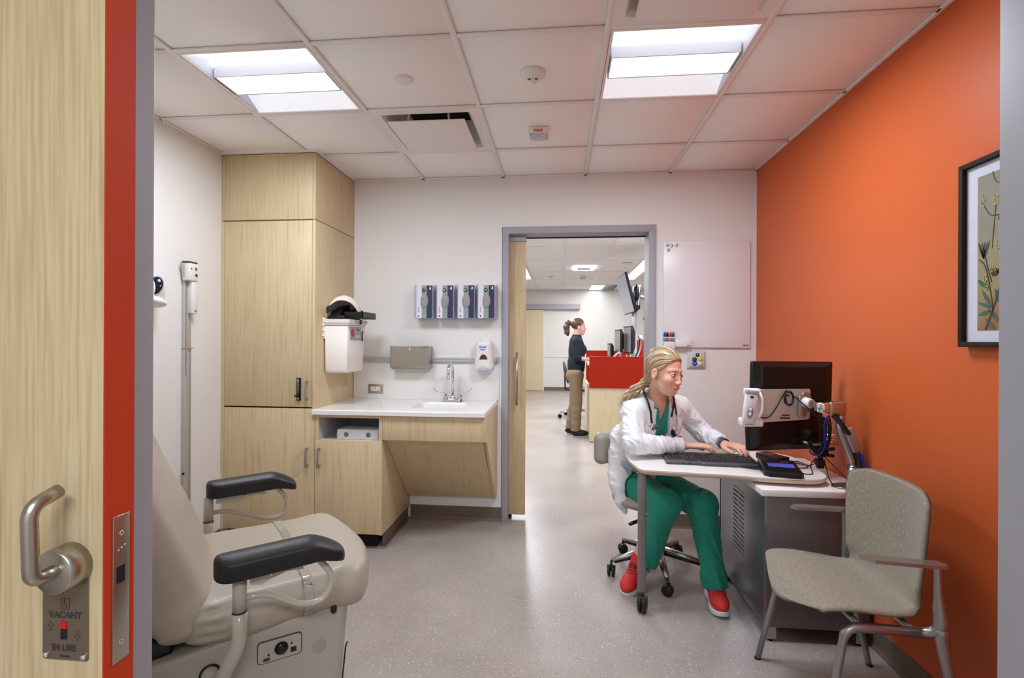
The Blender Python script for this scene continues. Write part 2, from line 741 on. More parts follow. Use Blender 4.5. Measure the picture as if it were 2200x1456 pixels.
def mk_floor():
    m = bpy.data.materials.new('flecked_vinyl')
    m.use_nodes = True
    t = m.node_tree
    b = t.nodes['Principled BSDF']
    tc = nn(t, 'ShaderNodeTexCoord')
    no = nn(t, 'ShaderNodeTexNoise')
    no.inputs['Scale'].default_value = 2.2
    no.inputs['Detail'].default_value = 6
    t.links.new(tc.outputs['Object'], no.inputs['Vector'])
    r0 = nn(t, 'ShaderNodeValToRGB')
    r0.color_ramp.elements[0].color = lin((158, 147, 141))
    r0.color_ramp.elements[0].position = 0.35
    r0.color_ramp.elements[1].color = lin((172, 161, 154))
    r0.color_ramp.elements[1].position = 0.65
    t.links.new(no.outputs[0], r0.inputs[0])
    col = r0.outputs[0]
    for sc, th, c, keep in ((70, 0.20, (214, 203, 196), 0.42), (120, 0.24, (196, 182, 172), 0.40), (95, 0.2, (118, 102, 94), 0.3)):
        v = nn(t, 'ShaderNodeTexVoronoi')
        v.inputs['Scale'].default_value = sc
        t.links.new(tc.outputs['Object'], v.inputs['Vector'])
        a = nn(t, 'ShaderNodeMath', operation='LESS_THAN')
        a.inputs[1].default_value = th
        t.links.new(v.outputs['Distance'], a.inputs[0])
        sp = nn(t, 'ShaderNodeSeparateColor')
        t.links.new(v.outputs['Color'], sp.inputs[0])
        g = nn(t, 'ShaderNodeMath', operation='LESS_THAN')
        g.inputs[1].default_value = keep
        t.links.new(sp.outputs[0], g.inputs[0])
        mu = nn(t, 'ShaderNodeMath', operation='MULTIPLY')
        t.links.new(a.outputs[0], mu.inputs[0])
        t.links.new(g.outputs[0], mu.inputs[1])
        mx = nn(t, 'ShaderNodeMix', data_type='RGBA')
        mx.inputs[7].default_value = lin(c)
        t.links.new(mu.outputs[0], mx.inputs[0])
        t.links.new(col, mx.inputs[6])
        col = mx.outputs[2]
    t.links.new(col, b.inputs['Base Color'])
    b.inputs['Roughness'].default_value = 0.30
    b.inputs['Specular IOR Level'].default_value = 0.55
    n2 = nn(t, 'ShaderNodeTexNoise')
    n2.inputs['Scale'].default_value = 90
    t.links.new(tc.outputs['Object'], n2.inputs['Vector'])
    bp = nn(t, 'ShaderNodeBump')
    bp.inputs['Strength'].default_value = 0.06
    bp.inputs['Distance'].default_value = 0.001
    t.links.new(n2.outputs[0], bp.inputs['Height'])
    t.links.new(bp.outputs[0], b.inputs['Normal'])
    return m


M_FLOOR = mk_floor()

XL, XR, YB, YN, ZC = -2.235, 1.395, 3.742, 0.80, 2.575

# ------------------------------------------------------------------ structure
struct(bx('floor', -4.6, 6.4, -2.6, 13.6, -0.12, 0.0, M_FLOOR))
struct(bx('wall_left', XL - 0.12, XL, YN - 0.16, 3.94, 0, 2.9, M_WALL))
struct(bx('wall_right', XR, XR + 0.12, YN - 0.16, 3.94, 0, 2.9, M_ORANGE))
OX0, OX1, OZ = -0.386, 0.64, 2.15       # far doorway
w = MB()
w.box(XL - 0.1, OX0 - 0.05, YB, YB + 0.20, 0, 2.9)
w.box(OX1 + 0.05, XR + 0.1, YB, YB + 0.20, 0, 2.9)
w.box(OX0 - 0.05, OX1 + 0.05, YB, YB + 0.20, OZ + 0.05, 2.9)
struct(w.build('wall_back', M_WALL))
w = MB()
w.box(XL - 0.1, -0.76, YN - 0.16, YN, 0, 2.9)
w.box(0.70, XR + 0.1, YN - 0.16, YN, 0, 2.9)
w.box(-0.76, 0.70, YN - 0.16, YN, 2.22, 2.9)
struct(w.build('wall_front', M_WALL))

# ceiling of the exam room: a dark plenum with the grid and every tile hung below it
ceil = struct(bx('ceiling', XL - 0.1, XR + 0.1, YN - 0.1, YB + 0.1, 2.80, 2.86, M_VOID))
GX = [XL, -1.65, -1.04, -0.43, 0.18, 0.79, XR]
GY = [YN, 1.375, 1.985, 2.595, 3.205, YB]
special = {(1, 2), (4, 2), (2, 3), (4, 1)}
tile_me = {}
for i in range(6):
    for j in range(5):
        if (i, j) in special: continue
        x0, x1, y0, y1 = GX[i] + .006, GX[i + 1] - .006, GY[j] + .006, GY[j + 1] - .006
        key = (round(x1 - x0, 3), round(y1 - y0, 3))
        if key not in tile_me:
            o = MB().box(-(x1 - x0) / 2, (x1 - x0) / 2, -(y1 - y0) / 2, (y1 - y0) / 2, 0, 0.016, 0.002, seg=1).build('ceiling_tile', M_TILE, ceil, world=False)
            tile_me[key] = o.data
        else:
            o = bpy.data.objects.new('ceiling_tile', tile_me[key])
            COL.objects.link(o)
            o.parent = ceil
        o.location = ((x0 + x1) / 2, (y0 + y1) / 2, ZC + 0.007)


def bar(x0, x1, y0, y1):
    m = MB()
    m.box(x0, x1, y0, y1, ZC - 0.001, ZC + 0.006, 0.001, seg=1)
    cx, cy = (x0 + x1) / 2, (y0 + y1) / 2
    if x1 - x0 < y1 - y0: m.box(cx - .002, cx + .002, y0, y1, ZC + .005, ZC + .035)
    else: m.box(x0, x1, cy - .002, cy + .002, ZC + .005, ZC + .035)
    return m.build('grid_bar', M_TBAR, ceil)


for x in GX[1:-1]: bar(x - .012, x + .012, YN, YB)
for k, y in enumerate(GY[1:-1]):
    for i in range(6): bar(GX[i] + .012, GX[i + 1] - .012, y - .012, y + .012)
bar(XL, XL + .022, YN, YB)
bar(XR - .022, XR, YN, YB)
bar(XL, XR, YB - .022, YB)
bar(XL, XR, YN, YN + .022)
# narrow ceiling trim along the tall cabinet
m = MB().prism([(XL, 3.10), (-1.572, 3.10), (-1.572, YB), (-1.584, YB), (-1.584, 3.124), (XL, 3.124)], 'Z', ZC - .004, ZC + .01)
struct(m.build('trim_1', M_TBAR))


# baseboards (coved rubber): a thin upstand with a small toe
def base(name, x0, y0, x1, y1, nx, ny):
    d = Vector((x1 - x0, y1 - y0, 0))
    m = MB()
    prof = [(0, 0), (0.016, 0), (0.013, 0.004), (0.008, 0.012), (0.005, 0.02), (0.005, 0.100), (0.0, 0.102)]
    vs = []
    for px, py in ((x0, y0), (x1, y1)):
        for o, z in prof: vs.append((px + nx * o, py + ny * o, z))
    n = len(prof)
    m.add(vs, [(i, (i + 1) % n, n + (i + 1) % n, n + i) for i in range(n)] + [tuple(range(n)), tuple(range(2 * n - 1, n - 1, -1))])
    return struct(m.build(name, M_BASE))


base('baseboard_right', XR, YN, XR, YB, -1, 0)
base('baseboard_left', XL, YN, XL, 3.12, 1, 0)
base('baseboard_back', -1.13, YB, OX0 - 0.05, YB, 0, -1)
base('baseboard_back', OX1 + 0.055, YB, XR, YB, 0, -1)

# frame of the far doorway
fr = MB()
F0, F1, FT = OX0 - 0.047, OX1 + 0.053, OZ + 0.052
fr.box(F0, OX0, YB - 0.012, YB + 0.20, 0, FT, 0.003)
fr.box(OX1, F1, YB - 0.012, YB + 0.20, 0, FT, 0.003)
fr.box(F0, F1, YB - 0.0125, YB + 0.20, OZ, FT, 0.003)
fr.box(OX0, -0.26, YB + 0.05, YB + 0.11, OZ - 0.045, OZ)
trim2 = struct(fr.build('trim_2', M_GREY))
bx('gasket', OX0, OX1, YB + 0.14, YB + 0.15, OZ - 0.008, OZ + 0.001, M_BLACK, trim2)
# far pocket door leaf with a long steel pull
door2 = struct(bx('door_2', OX0 - 0.05, -0.262, YB + 0.058, YB + 0.102, 0.032, OZ - 0.045, M_WOODD, b=0.002))
m = MB().tube([(-0.322, 3.752, 0.868), (-0.322, 3.752, 1.264)], 0.008, 12)
for z in (0.93, 1.20): m.cyl((-0.322, 3.752, z), (-0.322, 3.80, z), 0.006)
m.build('pull_handle', M_STEEL, door2)
bx('floor_guide', OX0 + 0.0, OX0 + 0.022, YB + 0.06, YB + 0.10, 0.0, 0.033, M_BLACK, door2)

# near doorway: jambs of the opening the picture is taken through
fj = MB()
fj.box(-0.765, -0.70, YN - 0.168, YN + 0.006, 0, 2.24, 0.002)
fj.box(0.643, 0.712, YN - 0.20, YN + 0.006, 0, 2.24, 0.002)
fj.box(-0.765, 0.712, YN - 0.168, YN + 0.006, 2.20, 2.24, 0.002)
struct(fj.build('trim_3', M_GREY))
# near sliding door leaf, red edge, lever, lock plate
d1 = struct(bx('door_1', -1.62, -0.572, 0.580, 0.6245, 0.01, 2.24, M_WOODD))
bx('edge_band', -0.5722, -0.5700, 0.5802, 0.6243, 0.01, 2.24, pbr('orange_red_edging', (188, 58, 24), .6, var=.1, vscale=300, vstretch=(1, 1, .3), spec=.25), d1)
fp = bx('lock_faceplate', -0.5702, -0.5685, 0.5915, 0.6165, 0.938, 1.128, M_STEEL, d1, b=0.0006)
bx('bolt_slot', -0.5690, -0.5680, 0.5965, 0.6085, 1.040, 1.062, M_BLACK, fp)
for z in (1.104, 0.962):
    MB().lathe([(0.0, -0.5678), (0.003, -0.5680), (0.0036, -0.5686)], (0, 0.604, z), 'X', 14).build('screw', M_CHROME, fp)
for y, z in ((0.5995, 1.083), (0.604, 1.085), (0.609, 1.087)):
    MB().lathe([(0.0, -0.5678), (0.0012, -0.5680), (0.0016, -0.5686)], (0, y, z), 'X', 10).build('screw', M_CHROME, fp)

rx, rz = -.613, 1.072
rose = MB().lathe([(.028, .580), (.028, .560), (.0265, .5545), (.025, .553), (0, .553)], (rx, 0, rz), 'Y', 40).build('rose', M_STEEL, d1)
MB().tube(fillet([(-.611, .556, 1.074), (-.609, .526, 1.074), (-.612, .526, 1.161), (-.611, .560, 1.171)], .016, 8), .0083, 18).build('lever_handle', M_STEEL, d1)
ip = MB(Matrix.Translation((-.6215, .580, 0)) @ Matrix.Rotation(R_(90), 4, 'X')).prism(rrect(-.0315, .0315, .951, 1.060, .003), 'Z', 0, .0016).build('indicator_plate', pbr('etched_steel', (150, 134, 118), .38, .85, var=.08, vscale=30, vstretch=(14, 14, 1)), d1)
M_ETCH = pbr('etched_brown', (66, 54, 48), .5, var=.1)
py = .5782
text('lettering', 'VACANT', .0112, onY(-.6215, py, 1.0075), M_ETCH, ip, bold=.0004)
text('lettering', 'IN USE', .0112, onY(-.6235, py, .9660), M_ETCH, ip, bold=.0004)
text('lettering', 'Bonnet', .0046, onY(-.6215, py, .9560), M_ETCH, ip)
bx('red_flag', -.6275, -.6190, .5776, .5784, .9905, 1.0000, pbr('indicator_red', (205, 22, 12), .4, var=0), ip)
bx('dark_slot', -.6275, -.6190, .5778, .5784, .9770, .9905, M_BLACK, ip)
m = MB()
for x, up in ((-.6415, 1), (-.6045, -1)):
    zc = .9925 if up > 0 else .9830
    P = [(x - .0012, zc - up * .006), (x - .0012, zc + up * .001), (x - .0042, zc + up * .001), (x, zc + up * .006), (x + .0042, zc + up * .001), (x + .0012, zc + up * .001), (x + .0012, zc - up * .006)]
    for a, b_ in zip(P, P[1:]):
        d_ = Vector((b_[0] - a[0], b_[1] - a[1])).normalized() * .0001
        nx_, nz_ = -d_.y * 2.5, d_.x * 2.5
        m.prism([(a[0] + nx_, a[1] + nz_), (b_[0] + nx_, b_[1] + nz_), (b_[0] - nx_, b_[1] - nz_), (a[0] - nx_, a[1] - nz_)], 'Y', .5781, .5785)
ax_, az_ = -.6215, 1.0215
for q in ((-.006, .006, .0068, .0072), (-.006, .006, -.0072, -.0068), (-.006, -.0056, -.007, .007), (.0056, .006, -.007, .007)):
    m.box(ax_ + q[0], ax_ + q[1], .5781, .5785, az_ + q[2], az_ + q[3])
m.lathe([(0, .5781), (.0011, .5781), (.0011, .5785)], (ax_ - .0012, 0, az_ + .0048), 'Y', 10)
m.box(ax_ - .0018, ax_ - .0008, .5781, .5785, az_ - .001, az_ + .0038).box(ax_ - .001, ax_ + .0018, .5781, .5785, az_ - .0012, az_ - .0004).box(ax_ + .0012, ax_ + .0020, .5781, .5785, az_ - .0035, az_ - .0008)
m.tube([(ax_ + .0034 * math.cos(a) - .0004, .5784, az_ - .002 + .0034 * math.sin(a)) for a in [R_(150 + 210 * i / 14) for i in range(15)]], .0004, 6)
m.build('etched_symbols', M_ETCH, ip, kind='stuff')
for x in (-.6475, -.5955):
    MB().lathe([(0, .5745), (.0018, .5748), (.0034, .5762), (.0038, .5784)], (x, 0, .9565), 'Y', 18).build('screw', M_CHROME, ip)

# surrounding corridor behind the camera, closed so that the light behaves
w = MB()
w.box(-3.0, 3.0, -2.3, -2.2, 0, 2.6)
w.box(-3.0, -2.9, -2.3, YN - 0.16, 0, 2.6)
w.box(2.9, 3.0, -2.3, YN - 0.16, 0, 2.6)
w.box(-3.0, XL - 0.1, YN - 0.16, YN, 0, 2.6)
w.box(XR + 0.1, 3.0, YN - 0.16, YN, 0, 2.6)
struct(w.build('wall_corridor', M_WALL))
struct(bx('ceiling_corridor', -3.0, 3.0, -2.3, YN - 0.1, 2.57, 2.65, M_TILE))

# ------------------------------------------------------------------ staff room beyond
FY = 13.5
struct(bx('wall_far', -4.5, 6.3, FY, FY + 0.1, 0, 2.9, M_FWALL))
struct(bx('wall_far_left', -4.6, -4.5, 3.9, FY + 0.1, 0, 2.9, M_FWALL))
struct(bx('wall_far_right', 6.3, 6.4, 3.9, FY + 0.1, 0, 2.9, M_FWALL))
w = MB()
w.box(-4.6, XL - 0.12, YB + 0.1, YB + 0.2, 0, 2.9)
w.box(XR + 0.12, 6.4, YB + 0.1, YB + 0.2, 0, 2.9)
struct(w.build('wall_far_near', M_FWALL))
fc = struct(bx('ceiling_far', -4.6, 6.4, YB + 0.1, FY + 0.1, 2.86, 2.92, M_VOID))
FXs = [-4.6, -2.601, -1.934, -1.267, -0.6, 0.07, 0.745, 1.42, 2.09, 2.76, 4.5, 6.4]
FYs = [YB + 0.1, 5.99, 7.25, 8.55, 9.95, 11.15, 12.3, FY]
M_FTILE = pbr('pale_ceiling_board', (246, 246, 246), 0.85, var=0.02, vscale=40)
for i in range(len(FXs) - 1):
    for j in range(len(FYs) - 1):
        if (FXs[i], FYs[j]) == (0.745, 12.3): continue
        bx('ceiling_tile', FXs[i] + .012, FXs[i + 1] - .012, FYs[j] + .008, FYs[j + 1] - .008, 2.707, 2.725, M_FTILE, fc)
for x in FXs[1:-1]: bx('grid_bar', x - .016, x + .016, YB + .2, FY, 2.70, 2.708, M_WHITE, fc)
for y in FYs[1:-1]: bx('grid_bar', -4.6, 6.4, y - .012, y + .012, 2.701, 2.708, M_WHITE, fc)
base('baseboard_far', -0.46, FY, 6.3, FY, 0, -1)
struct(bx('trim_4', -0.46, 6.3, FY - 0.012, FY, 0.900, 0.925, M_FWALL))
d3 = struct(bx('door_3', -1.75, -0.466, FY - 0.09, FY - 0.04, 0.01, 2.17, M_WOODP))
struct(bx('trim_5', -3.2, 0.52, FY - 0.13, FY - 0.02, 2.18, 2.315, M_GREY))
bx('end_label', 0.44, 0.49, FY - 0.132, FY - 0.129, 2.22, 2.235, M_GREY, bpy.data.objects['trim_5'])
struct(bx('trim_6', -0.466, -0.43, FY - 0.03, FY, 0.0, 2.17, M_FWALL))
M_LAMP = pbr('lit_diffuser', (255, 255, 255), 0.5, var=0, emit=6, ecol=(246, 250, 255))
for nm, lab, x0, x1, y0, y1 in (
        ('linear_light', 'long slim ceiling light over the left aisle of the room beyond the doorway', -0.86, -0.64, 5.2, 11.0),
        ('linear_light', 'long slim ceiling light above the hung television in the staff room', 1.38, 1.60, 5.2, 11.2),
        ('square_light', 'small square ceiling light close to the far white wall', 0.76, 1.07, 12.33, 13.42)):
    t_ = thing(nm, lab, 'ceiling light', ((x0 + x1) / 2, (y0 + y1) / 2, 2.70))
    m = MB()
    m.box(x0 - .02, x1 + .02, y0 - .02, y0, 2.69, 2.706).box(x0 - .02, x1 + .02, y1, y1 + .02, 2.69, 2.706)
    m.box(x0 - .02, x0 + .0, y0 + .0001, y1 - .0001, 2.69, 2.706).box(x1, x1 + .02, y0, y1, 2.69, 2.706)
    m.build('frame', M_WHITE, t_)
    bx('diffuser', x0, x1, y0, y1, 2.694, 2.704, M_LAMP, t_)
t_ = thing('exit_fitting', 'flat pale rectangular ceiling fitting with a grey centre slot', 'vent', (0.43, 9.4, 2.70))
bx('frame', 0.24, 0.63, 9.15, 9.68, 2.685, 2.70, M_LAMP, t_, b=0.004)  # lamp emission added to the vent frame to brighten it
bx('slot', 0.31, 0.55, 9.30, 9.55, 2.680, 2.686, pbr('pale_slot', (200, 204, 216), .5, var=0), t_)
t_ = thing('ceiling_strobe', 'tiny grey ceiling alarm box beyond the pale ceiling fitting', 'alarm', (0.46, 10.7, 2.70))
bx('base', 0.40, 0.54, 10.62, 10.78, 2.67, 2.70, M_WHITE, t_, b=0.005)
bx('lens', 0.415, 0.525, 10.64, 10.76, 2.655, 2.67, M_GREY, t_, b=0.006)
tag(MB().lathe([(0.05, 2.70), (0.048, 2.69), (0.02, 2.685), (0.012, 2.65), (0, 2.648)], (-0.2, 10.7, 0), 'Z').build('sprinkler', M_WHITE),
    'small white sprinkler head in the staff room ceiling', 'sprinkler')
tag(MB().lathe([(0.09, 2.70), (0.085, 2.685), (0.04, 2.68), (0, 2.68)], (1.15, 8.9, 0), 'Z').build('ceiling_speaker', M_WHITE),
    'round flat ceiling disc near the slim light above the television', 'speaker')

# ------------------------------------------------------------------ ceiling fittings
M_GLOW = pbr('far_reflector_glow', (240, 243, 248), 0.5, var=0, emit=0.55, ecol=(244, 248, 255))
M_GLOWB = pbr('lens_reflector_glow', (250, 251, 253), 0.5, var=0, emit=1.5, ecol=(250, 252, 255))
M_PERF = pbr('perforated_white_metal', (206, 208, 218), 0.5, var=0.02)


def troffer(cx, cy, lab):
    t = thing('ceiling_light', lab, 'ceiling light', (cx, cy, ZC), group='recessed ceiling lights of the exam room')
    h = 0.291
    m = MB()
    z0, z1 = ZC - 0.001, ZC + 0.006
    for a in ((-h, h, -h, -h + .012), (-h, h, h - .012, h), (-h, -h + .012, -h + .0121, h - .0121), (h - .012, h, -h + .0121, h - .0121)):
        m.box(cx + a[0], cx + a[1], cy + a[2], cy + a[3], z0, z1)
    m.build('frame', M_TBAR, t)
    # sloping side panels rising to the middle; added emission imitates lamp light on them
    q = h - .012
    for s, nm, mt in ((-1, 'near_reflector', M_GLOWB), (1, 'far_reflector', M_GLOW)):
        pts = []
        for k in range(7):
            u = k / 6
            pts.append((cy + s * (q - u * (q - 0.06)), ZC + 0.004 + 0.07 * math.sin(u * math.pi / 2)))
        m = MB()
        vs = [(x, y, z) for x in (cx - q, cx + q) for y, z in pts]
        m.add(vs, [(k, k + 1, 8 + k, 7 + k) for k in range(6)], True)
        m.build('reflector', mt, t, label='reflector panel with stronger painted glow' if s < 0 else 'reflector panel with weaker painted glow')
    for s in (-1, 1):
        MB().prism([(cy - q, ZC + .004), (cy + q, ZC + .004), (cy + q, ZC + .09), (cy - q, ZC + .09)], 'X', cx + s * q, cx + s * (q + .004)).build('end_plate', M_PERF, t)
    # the hanging lamp basket
    m = MB()
    for s in (-1, 1): m.box(cx - q + .01, cx + q - .01, cy + s * 0.085 - .003, cy + s * 0.085 + .003, ZC + 0.004, ZC + 0.052)
    for s in (-1, 1): m.box(cx + s * (q - .01) - .003, cx + s * (q - .01) + .003, cy - .085, cy + .085, ZC + .004, ZC + .052)
    m.build('lamp_basket', M_PERF, t)
    bx('lens', cx - q + .014, cx + q - .014, cy - .081, cy + .081, ZC + .006, ZC + .010, M_GLOWB, t)
    bx('housing', cx - h, cx + h, cy - h, cy + h, ZC + .09, ZC + .10, M_PERF, t)


troffer(*LIGHT_L, 'lit square recessed light nearer the tall wood cabinet')
troffer(*LIGHT_R, 'lit square recessed light nearer the orange wall')


def diffuser(x0, x1, y0, y1, lab):
    cx, cy = (x0 + x1) / 2, (y0 + y1) / 2
    t = thing('air_diffuser', lab, 'air vent', (cx, cy, ZC), group='square air diffusers in the exam room ceiling')
    h = 0.293
    k = 0.235
    m = MB()
    # flat rim then flared throat
    vs, fs = [], []
    for r, z in ((h, ZC), (k + .012, ZC + .001), (k, ZC + .018), (k - .02, ZC + .075), (k - .06, ZC + .15)):
        vs += [(cx - r, cy - r, z), (cx + r, cy - r, z), (cx + r, cy + r, z), (cx - r, cy + r, z)]
    for a in range(4):
        for b in range(4):
            c = (b + 1) % 4
            fs.append((a * 4 + b, a * 4 + c, a * 4 + 4 + c, a * 4 + 4 + b))
    m.add(vs, fs)
    m.build('rim', M_TBAR, t)
    bx('duct', cx - .18, cx + .18, cy - .18, cy + .18, ZC + .145, ZC + .16, M_VOID, t)
    bx('panel', cx - .215, cx + .215, cy - .225, cy + .225, ZC - .030, ZC - .023, M_TBAR, t, b=.0015)
    for sx in (-1, 1):
        for sy in (-1, 1): MB().cyl((cx + sx * .12, cy + sy * .17, ZC - .024), (cx + sx * .10, cy + sy * .14, ZC + .12), .006, n=8).build('hanger', M_TBAR, t)


diffuser(-1.04, -0.43, 2.595, 3.205, 'square air diffuser with dropped flat panel near the back wall')
diffuser(0.18, 0.79, 1.375, 1.985, 'square air diffuser cut by the top edge, beside a ceiling light')

tag(MB().lathe([(0.0, ZC - .004), (.036, ZC - .004), (.040, ZC - .001), (.040, ZC + .008)], (-0.735, 2.30, 0), n=32).build('sprinkler_cover', M_TBAR),
    'flat round sprinkler cover disc on a ceiling tile', 'sprinkler')
t = thing('occupancy_sensor', 'round white ceiling sensor with dark twin eyes and small dome', 'sensor', (-0.13, 2.30, ZC))
MB().lathe([(.058, ZC + .006), (.058, ZC - .004), (.050, ZC - .012), (.036, ZC - .020), (.030, ZC - .026), (0, ZC - .026)], (-0.13, 2.30, 0), n=36).build('body', M_WHITE, t)
m = MB()
for dx in (-.016, .016): m.ball((-0.13 + dx, 2.292, ZC - .024), (.009, .009, .005))
m.build('eye', pbr('smoked_lens', (70, 74, 66), 0.2, var=0.05), t)
MB().ball((-0.13, 2.322, ZC - .018), (.021, .02, .018)).build('dome', M_WHITE, t)
bx('indicator', -0.133, -0.127, 2.285, 2.291, ZC - .029, ZC - .025, pbr('pale_green', (190, 200, 120), .4, var=0), t)

t = thing('fire_strobe', 'white ceiling fire alarm strobe lettered FIRE in red', 'fire alarm', (-0.13, 2.90, ZC))
bx('housing', -0.187, -0.073, 2.875, 2.985, ZC - .034, ZC + .006, M_WHITE, t, b=.006)
m = MB()
prof = [(.052 * math.cos(a), -.052 * math.sin(a)) for a in [math.pi * i / 12 for i in range(13)]]
vs = [(-0.13 + a * 1.02, 2.878, ZC - .034 + b * .75) for a, b in prof] + [(-0.13 + a * .98, 2.965, ZC - .034 + b * .2) for a, b in prof]
m.add(vs, [(i, i + 1, 14 + i, 13 + i) for i in range(12)] + [tuple(range(13)), tuple(range(25, 12, -1))], False)
m.build('lens', pbr('clear_ribbed_lens', (196, 190, 205), .12, var=.25, vscale=90, bump=.8, bscale=140), t)
for dx in (-.024, .024): bx('flash_tube', -0.13 + dx - .012, -0.13 + dx + .012, 2.872, 2.878, ZC - .056, ZC - .045, M_CHROME, t)
text('lettering', 'FIRE', .022, onY(-0.13, 2.8745, ZC - .018) @ Matrix.Scale(1.25, 4, (1, 0, 0)), pbr('red_print', (190, 24, 20), .5, var=0), t, bold=.0006)

# ------------------------------------------------------------------ tall cabinet
def dhandle(parent, x, y, z0, z1, name='handle'):
    """flat bar pull on two square posts, on a front facing -Y"""
    m = MB()
    m.box(x - .006, x + .006, y - .036, y - .028, z0, z1, .001)
    for z in (z0 + .006, z1 - .006): m.box(x - .006, x + .006, y - .030, y, z - .006, z + .006, .0005)
    return m.build(name, M_STEEL, parent)


CF, CX1 = 3.126, -1.586
t = thing('tall_cabinet', 'floor to ceiling pale wood cabinet in the left corner with a keypad lock', 'cabinet', ((XL + CX1) / 2, 3.44, 0))
m = MB()
m.box(XL + .004, CX1 - .02, CF + .022, YB - .004, 0.10, ZC - .006)
m.build('carcass', M_WOOD, t)
bx('side_panel', CX1 - .02, CX1, CF, YB - .004, 0.10, 2.133, M_WOOD, t, b=.001)
bx('side_panel', CX1 - .02, CX1, CF, YB - .004, 2.138, ZC - .006, M_WOOD, t, b=.001)
bx('filler_strip', XL + .002, XL + .022, CF, CF + .02, 0.10, 2.133, M_WOOD, t)
bx('top_panel', XL + .002, CX1 - .021, CF, CF + .02, 2.139, ZC - .006, M_WOOD, t, b=.001)
bx('toe_kick', XL + .004, CX1, CF + .07, YB - .01, 0, 0.10, M_BASE, t)
du = bx('door', XL + .024, CX1 - .022, CF - .001, CF + .018, 0.915, 2.130, M_WOOD, t, b=.001)
dl = bx('door', XL + .024, CX1 - .006, CF - .001, CF + .018, 0.105, 0.905, M_WOOD, t, b=.001)
bx('shadow_gap', XL + .024, CX1 - .004, CF + .010, CF + .021, 0.904, 0.916, M_VOID, t)
dhandle(du, -1.636, CF, 0.964, 1.088)
dhandle(dl, -1.634, CF, 0.530, 0.652)
kp = bx('keypad_lock', -1.704, -1.678, CF - .016, CF, 0.957, 1.105, M_BLACK, du, b=.002)
kp2 = MB().box(-1.697, -1.686, CF - .019, CF - .015, 1.010, 1.099, .0008)
kp2.box(-1.697, -1.685, CF - .019, CF - .015, .964, .978, .0008)
o = kp2.build('key_strip', M_ALU, t)
bm_ = MB()
for i in range(5): bm_.cyl((-1.6915, CF - .022, 1.018 + i * .0135), (-1.6915, CF - .018, 1.018 + i * .0135), .0038, n=10)
bm_.build('key_buttons', M_BLACK, t, kind='stuff')
MB().cyl((-1.692, CF - .03, .990), (-1.692, CF - .014, .990), .010).box(-1.711, -1.692, CF - .031, CF - .022, .986, .994, .001).build('turn_knob', M_BLACKG, t)

# ------------------------------------------------------------------ sink cabinetry
t = thing('base_cabinet', 'pale wood base cabinet with an open cubby over one door', 'cabinet', (-1.36, 3.44, 0))
M_INT = pbr('white_melamine', (206, 204, 206), .5, var=.02)
x0, x1 = -1.583, -1.134
m = MB()
m.box(x0, x0 + .018, CF, YB - .005, .10, .868)
m.build('side_panel', M_WOOD, t)
bx('side_panel', x1 - .018, x1, CF, YB - .005, .10, .868, M_WOOD, t, b=.0008)
bx('top_rail', x0, x1, CF, CF + .02, .852, .868, M_WOOD, t)
m = MB()
m.box(x0 + .018, x0 + .024, CF + .012, YB - .02, .70, .852)
m.box(x1 - .024, x1 - .018, CF + .006, YB - .02, .70, .852)
m.box(x0 + .02, x1 - .02, CF + .01, YB - .02, .696, .702)
m.box(x0 + .02, x1 - .02, YB - .10, YB - .09, .70, .852)
m.box(x0 + .02, x1 - .02, CF + .02, YB - .09, .846, .852)
m.build('cubby_lining', M_INT, t)
bx('stile', x0, x0 + .026, CF - .0005, CF + .02, .706, .868, M_WOOD, t)
bx('stile', x1 - .020, x1, CF - .0005, CF + .02, .706, .868, M_WOOD, t)
d = bx('door', x0 + .002, x1 - .001, CF - .002, CF + .018, .104, .703, M_WOOD, t, b=.001)
dhandle(d, -1.553, CF, 0.530, 0.652)
bx('carcass_back', x0 + .02, x1 - .02, YB - .02, YB - .005, .1, .85, M_INT, t)
bx('toe_kick', x0, x1 - .05, CF + .07, CF + .08, 0, .10, M_VOID, t)
m = MB()
m.box(x1 - .022, x1 - .012, CF + .075, YB - .01, 0, .102)
m.prism([(CF + .075, 0), (YB - .01, 0), (YB - .01, .012), (CF + .075, .012)], 'X', x1 - .013, x1 + .002)
m.build('base_strip', M_BASE, t)

t = thing('sink_apron', 'wood sink apron with sloped knee panel hung beneath the white counter', 'cabinet', (-0.80, 3.44, .2))
bx('apron', -1.133, -0.466, CF, CF + .02, .712, .869, M_WOOD, t, b=.001)
m = MB()
prof = [(CF + .02, .869), (YB - .005, .869), (YB - .005, .196), (YB - .085, .196), (CF + .075, .695), (CF + .02, .712)]
m.prism(prof, 'X', -0.484, -0.466)
m.build('end_panel', M_WOOD, t)
M_K = Matrix.Identity(4)
y0, z0, y1, z1 = CF + .052, .700, YB - .065, .196
dv = Vector((0, y1 - y0, z1 - z0))
nv = Vector((0, dv.z, -dv.y)).normalized()
if nv.y > 0: nv = -nv
m = MB()
m.prism([(y0, z0), (y1, z1), (y1 - nv.y * .018, z1 - nv.z * .018), (y0 - nv.y * .018, z0 - nv.z * .018)], 'X', -1.131, -.487)
m.build('knee_panel', wood('knee_panel_veneer', (215, 195, 157), (205, 181, 140), (180, 150, 106), ax='YZ'), t)
bx('underside', -1.131, -.485, CF + .02, CF + .06, .700, .712, M_WOOD, t)

# counter, integral basin, backsplash
t = thing('countertop', 'white solid-surface countertop with integral basin and backsplash', 'countertop', (-1.03, 3.42, .872))
cx0, cx1, cy0, cy1 = -1.60, -.466, 3.104, YB - .004
bx0, bx1, by0, by1 = -1.005, -.640, 3.27, 3.585


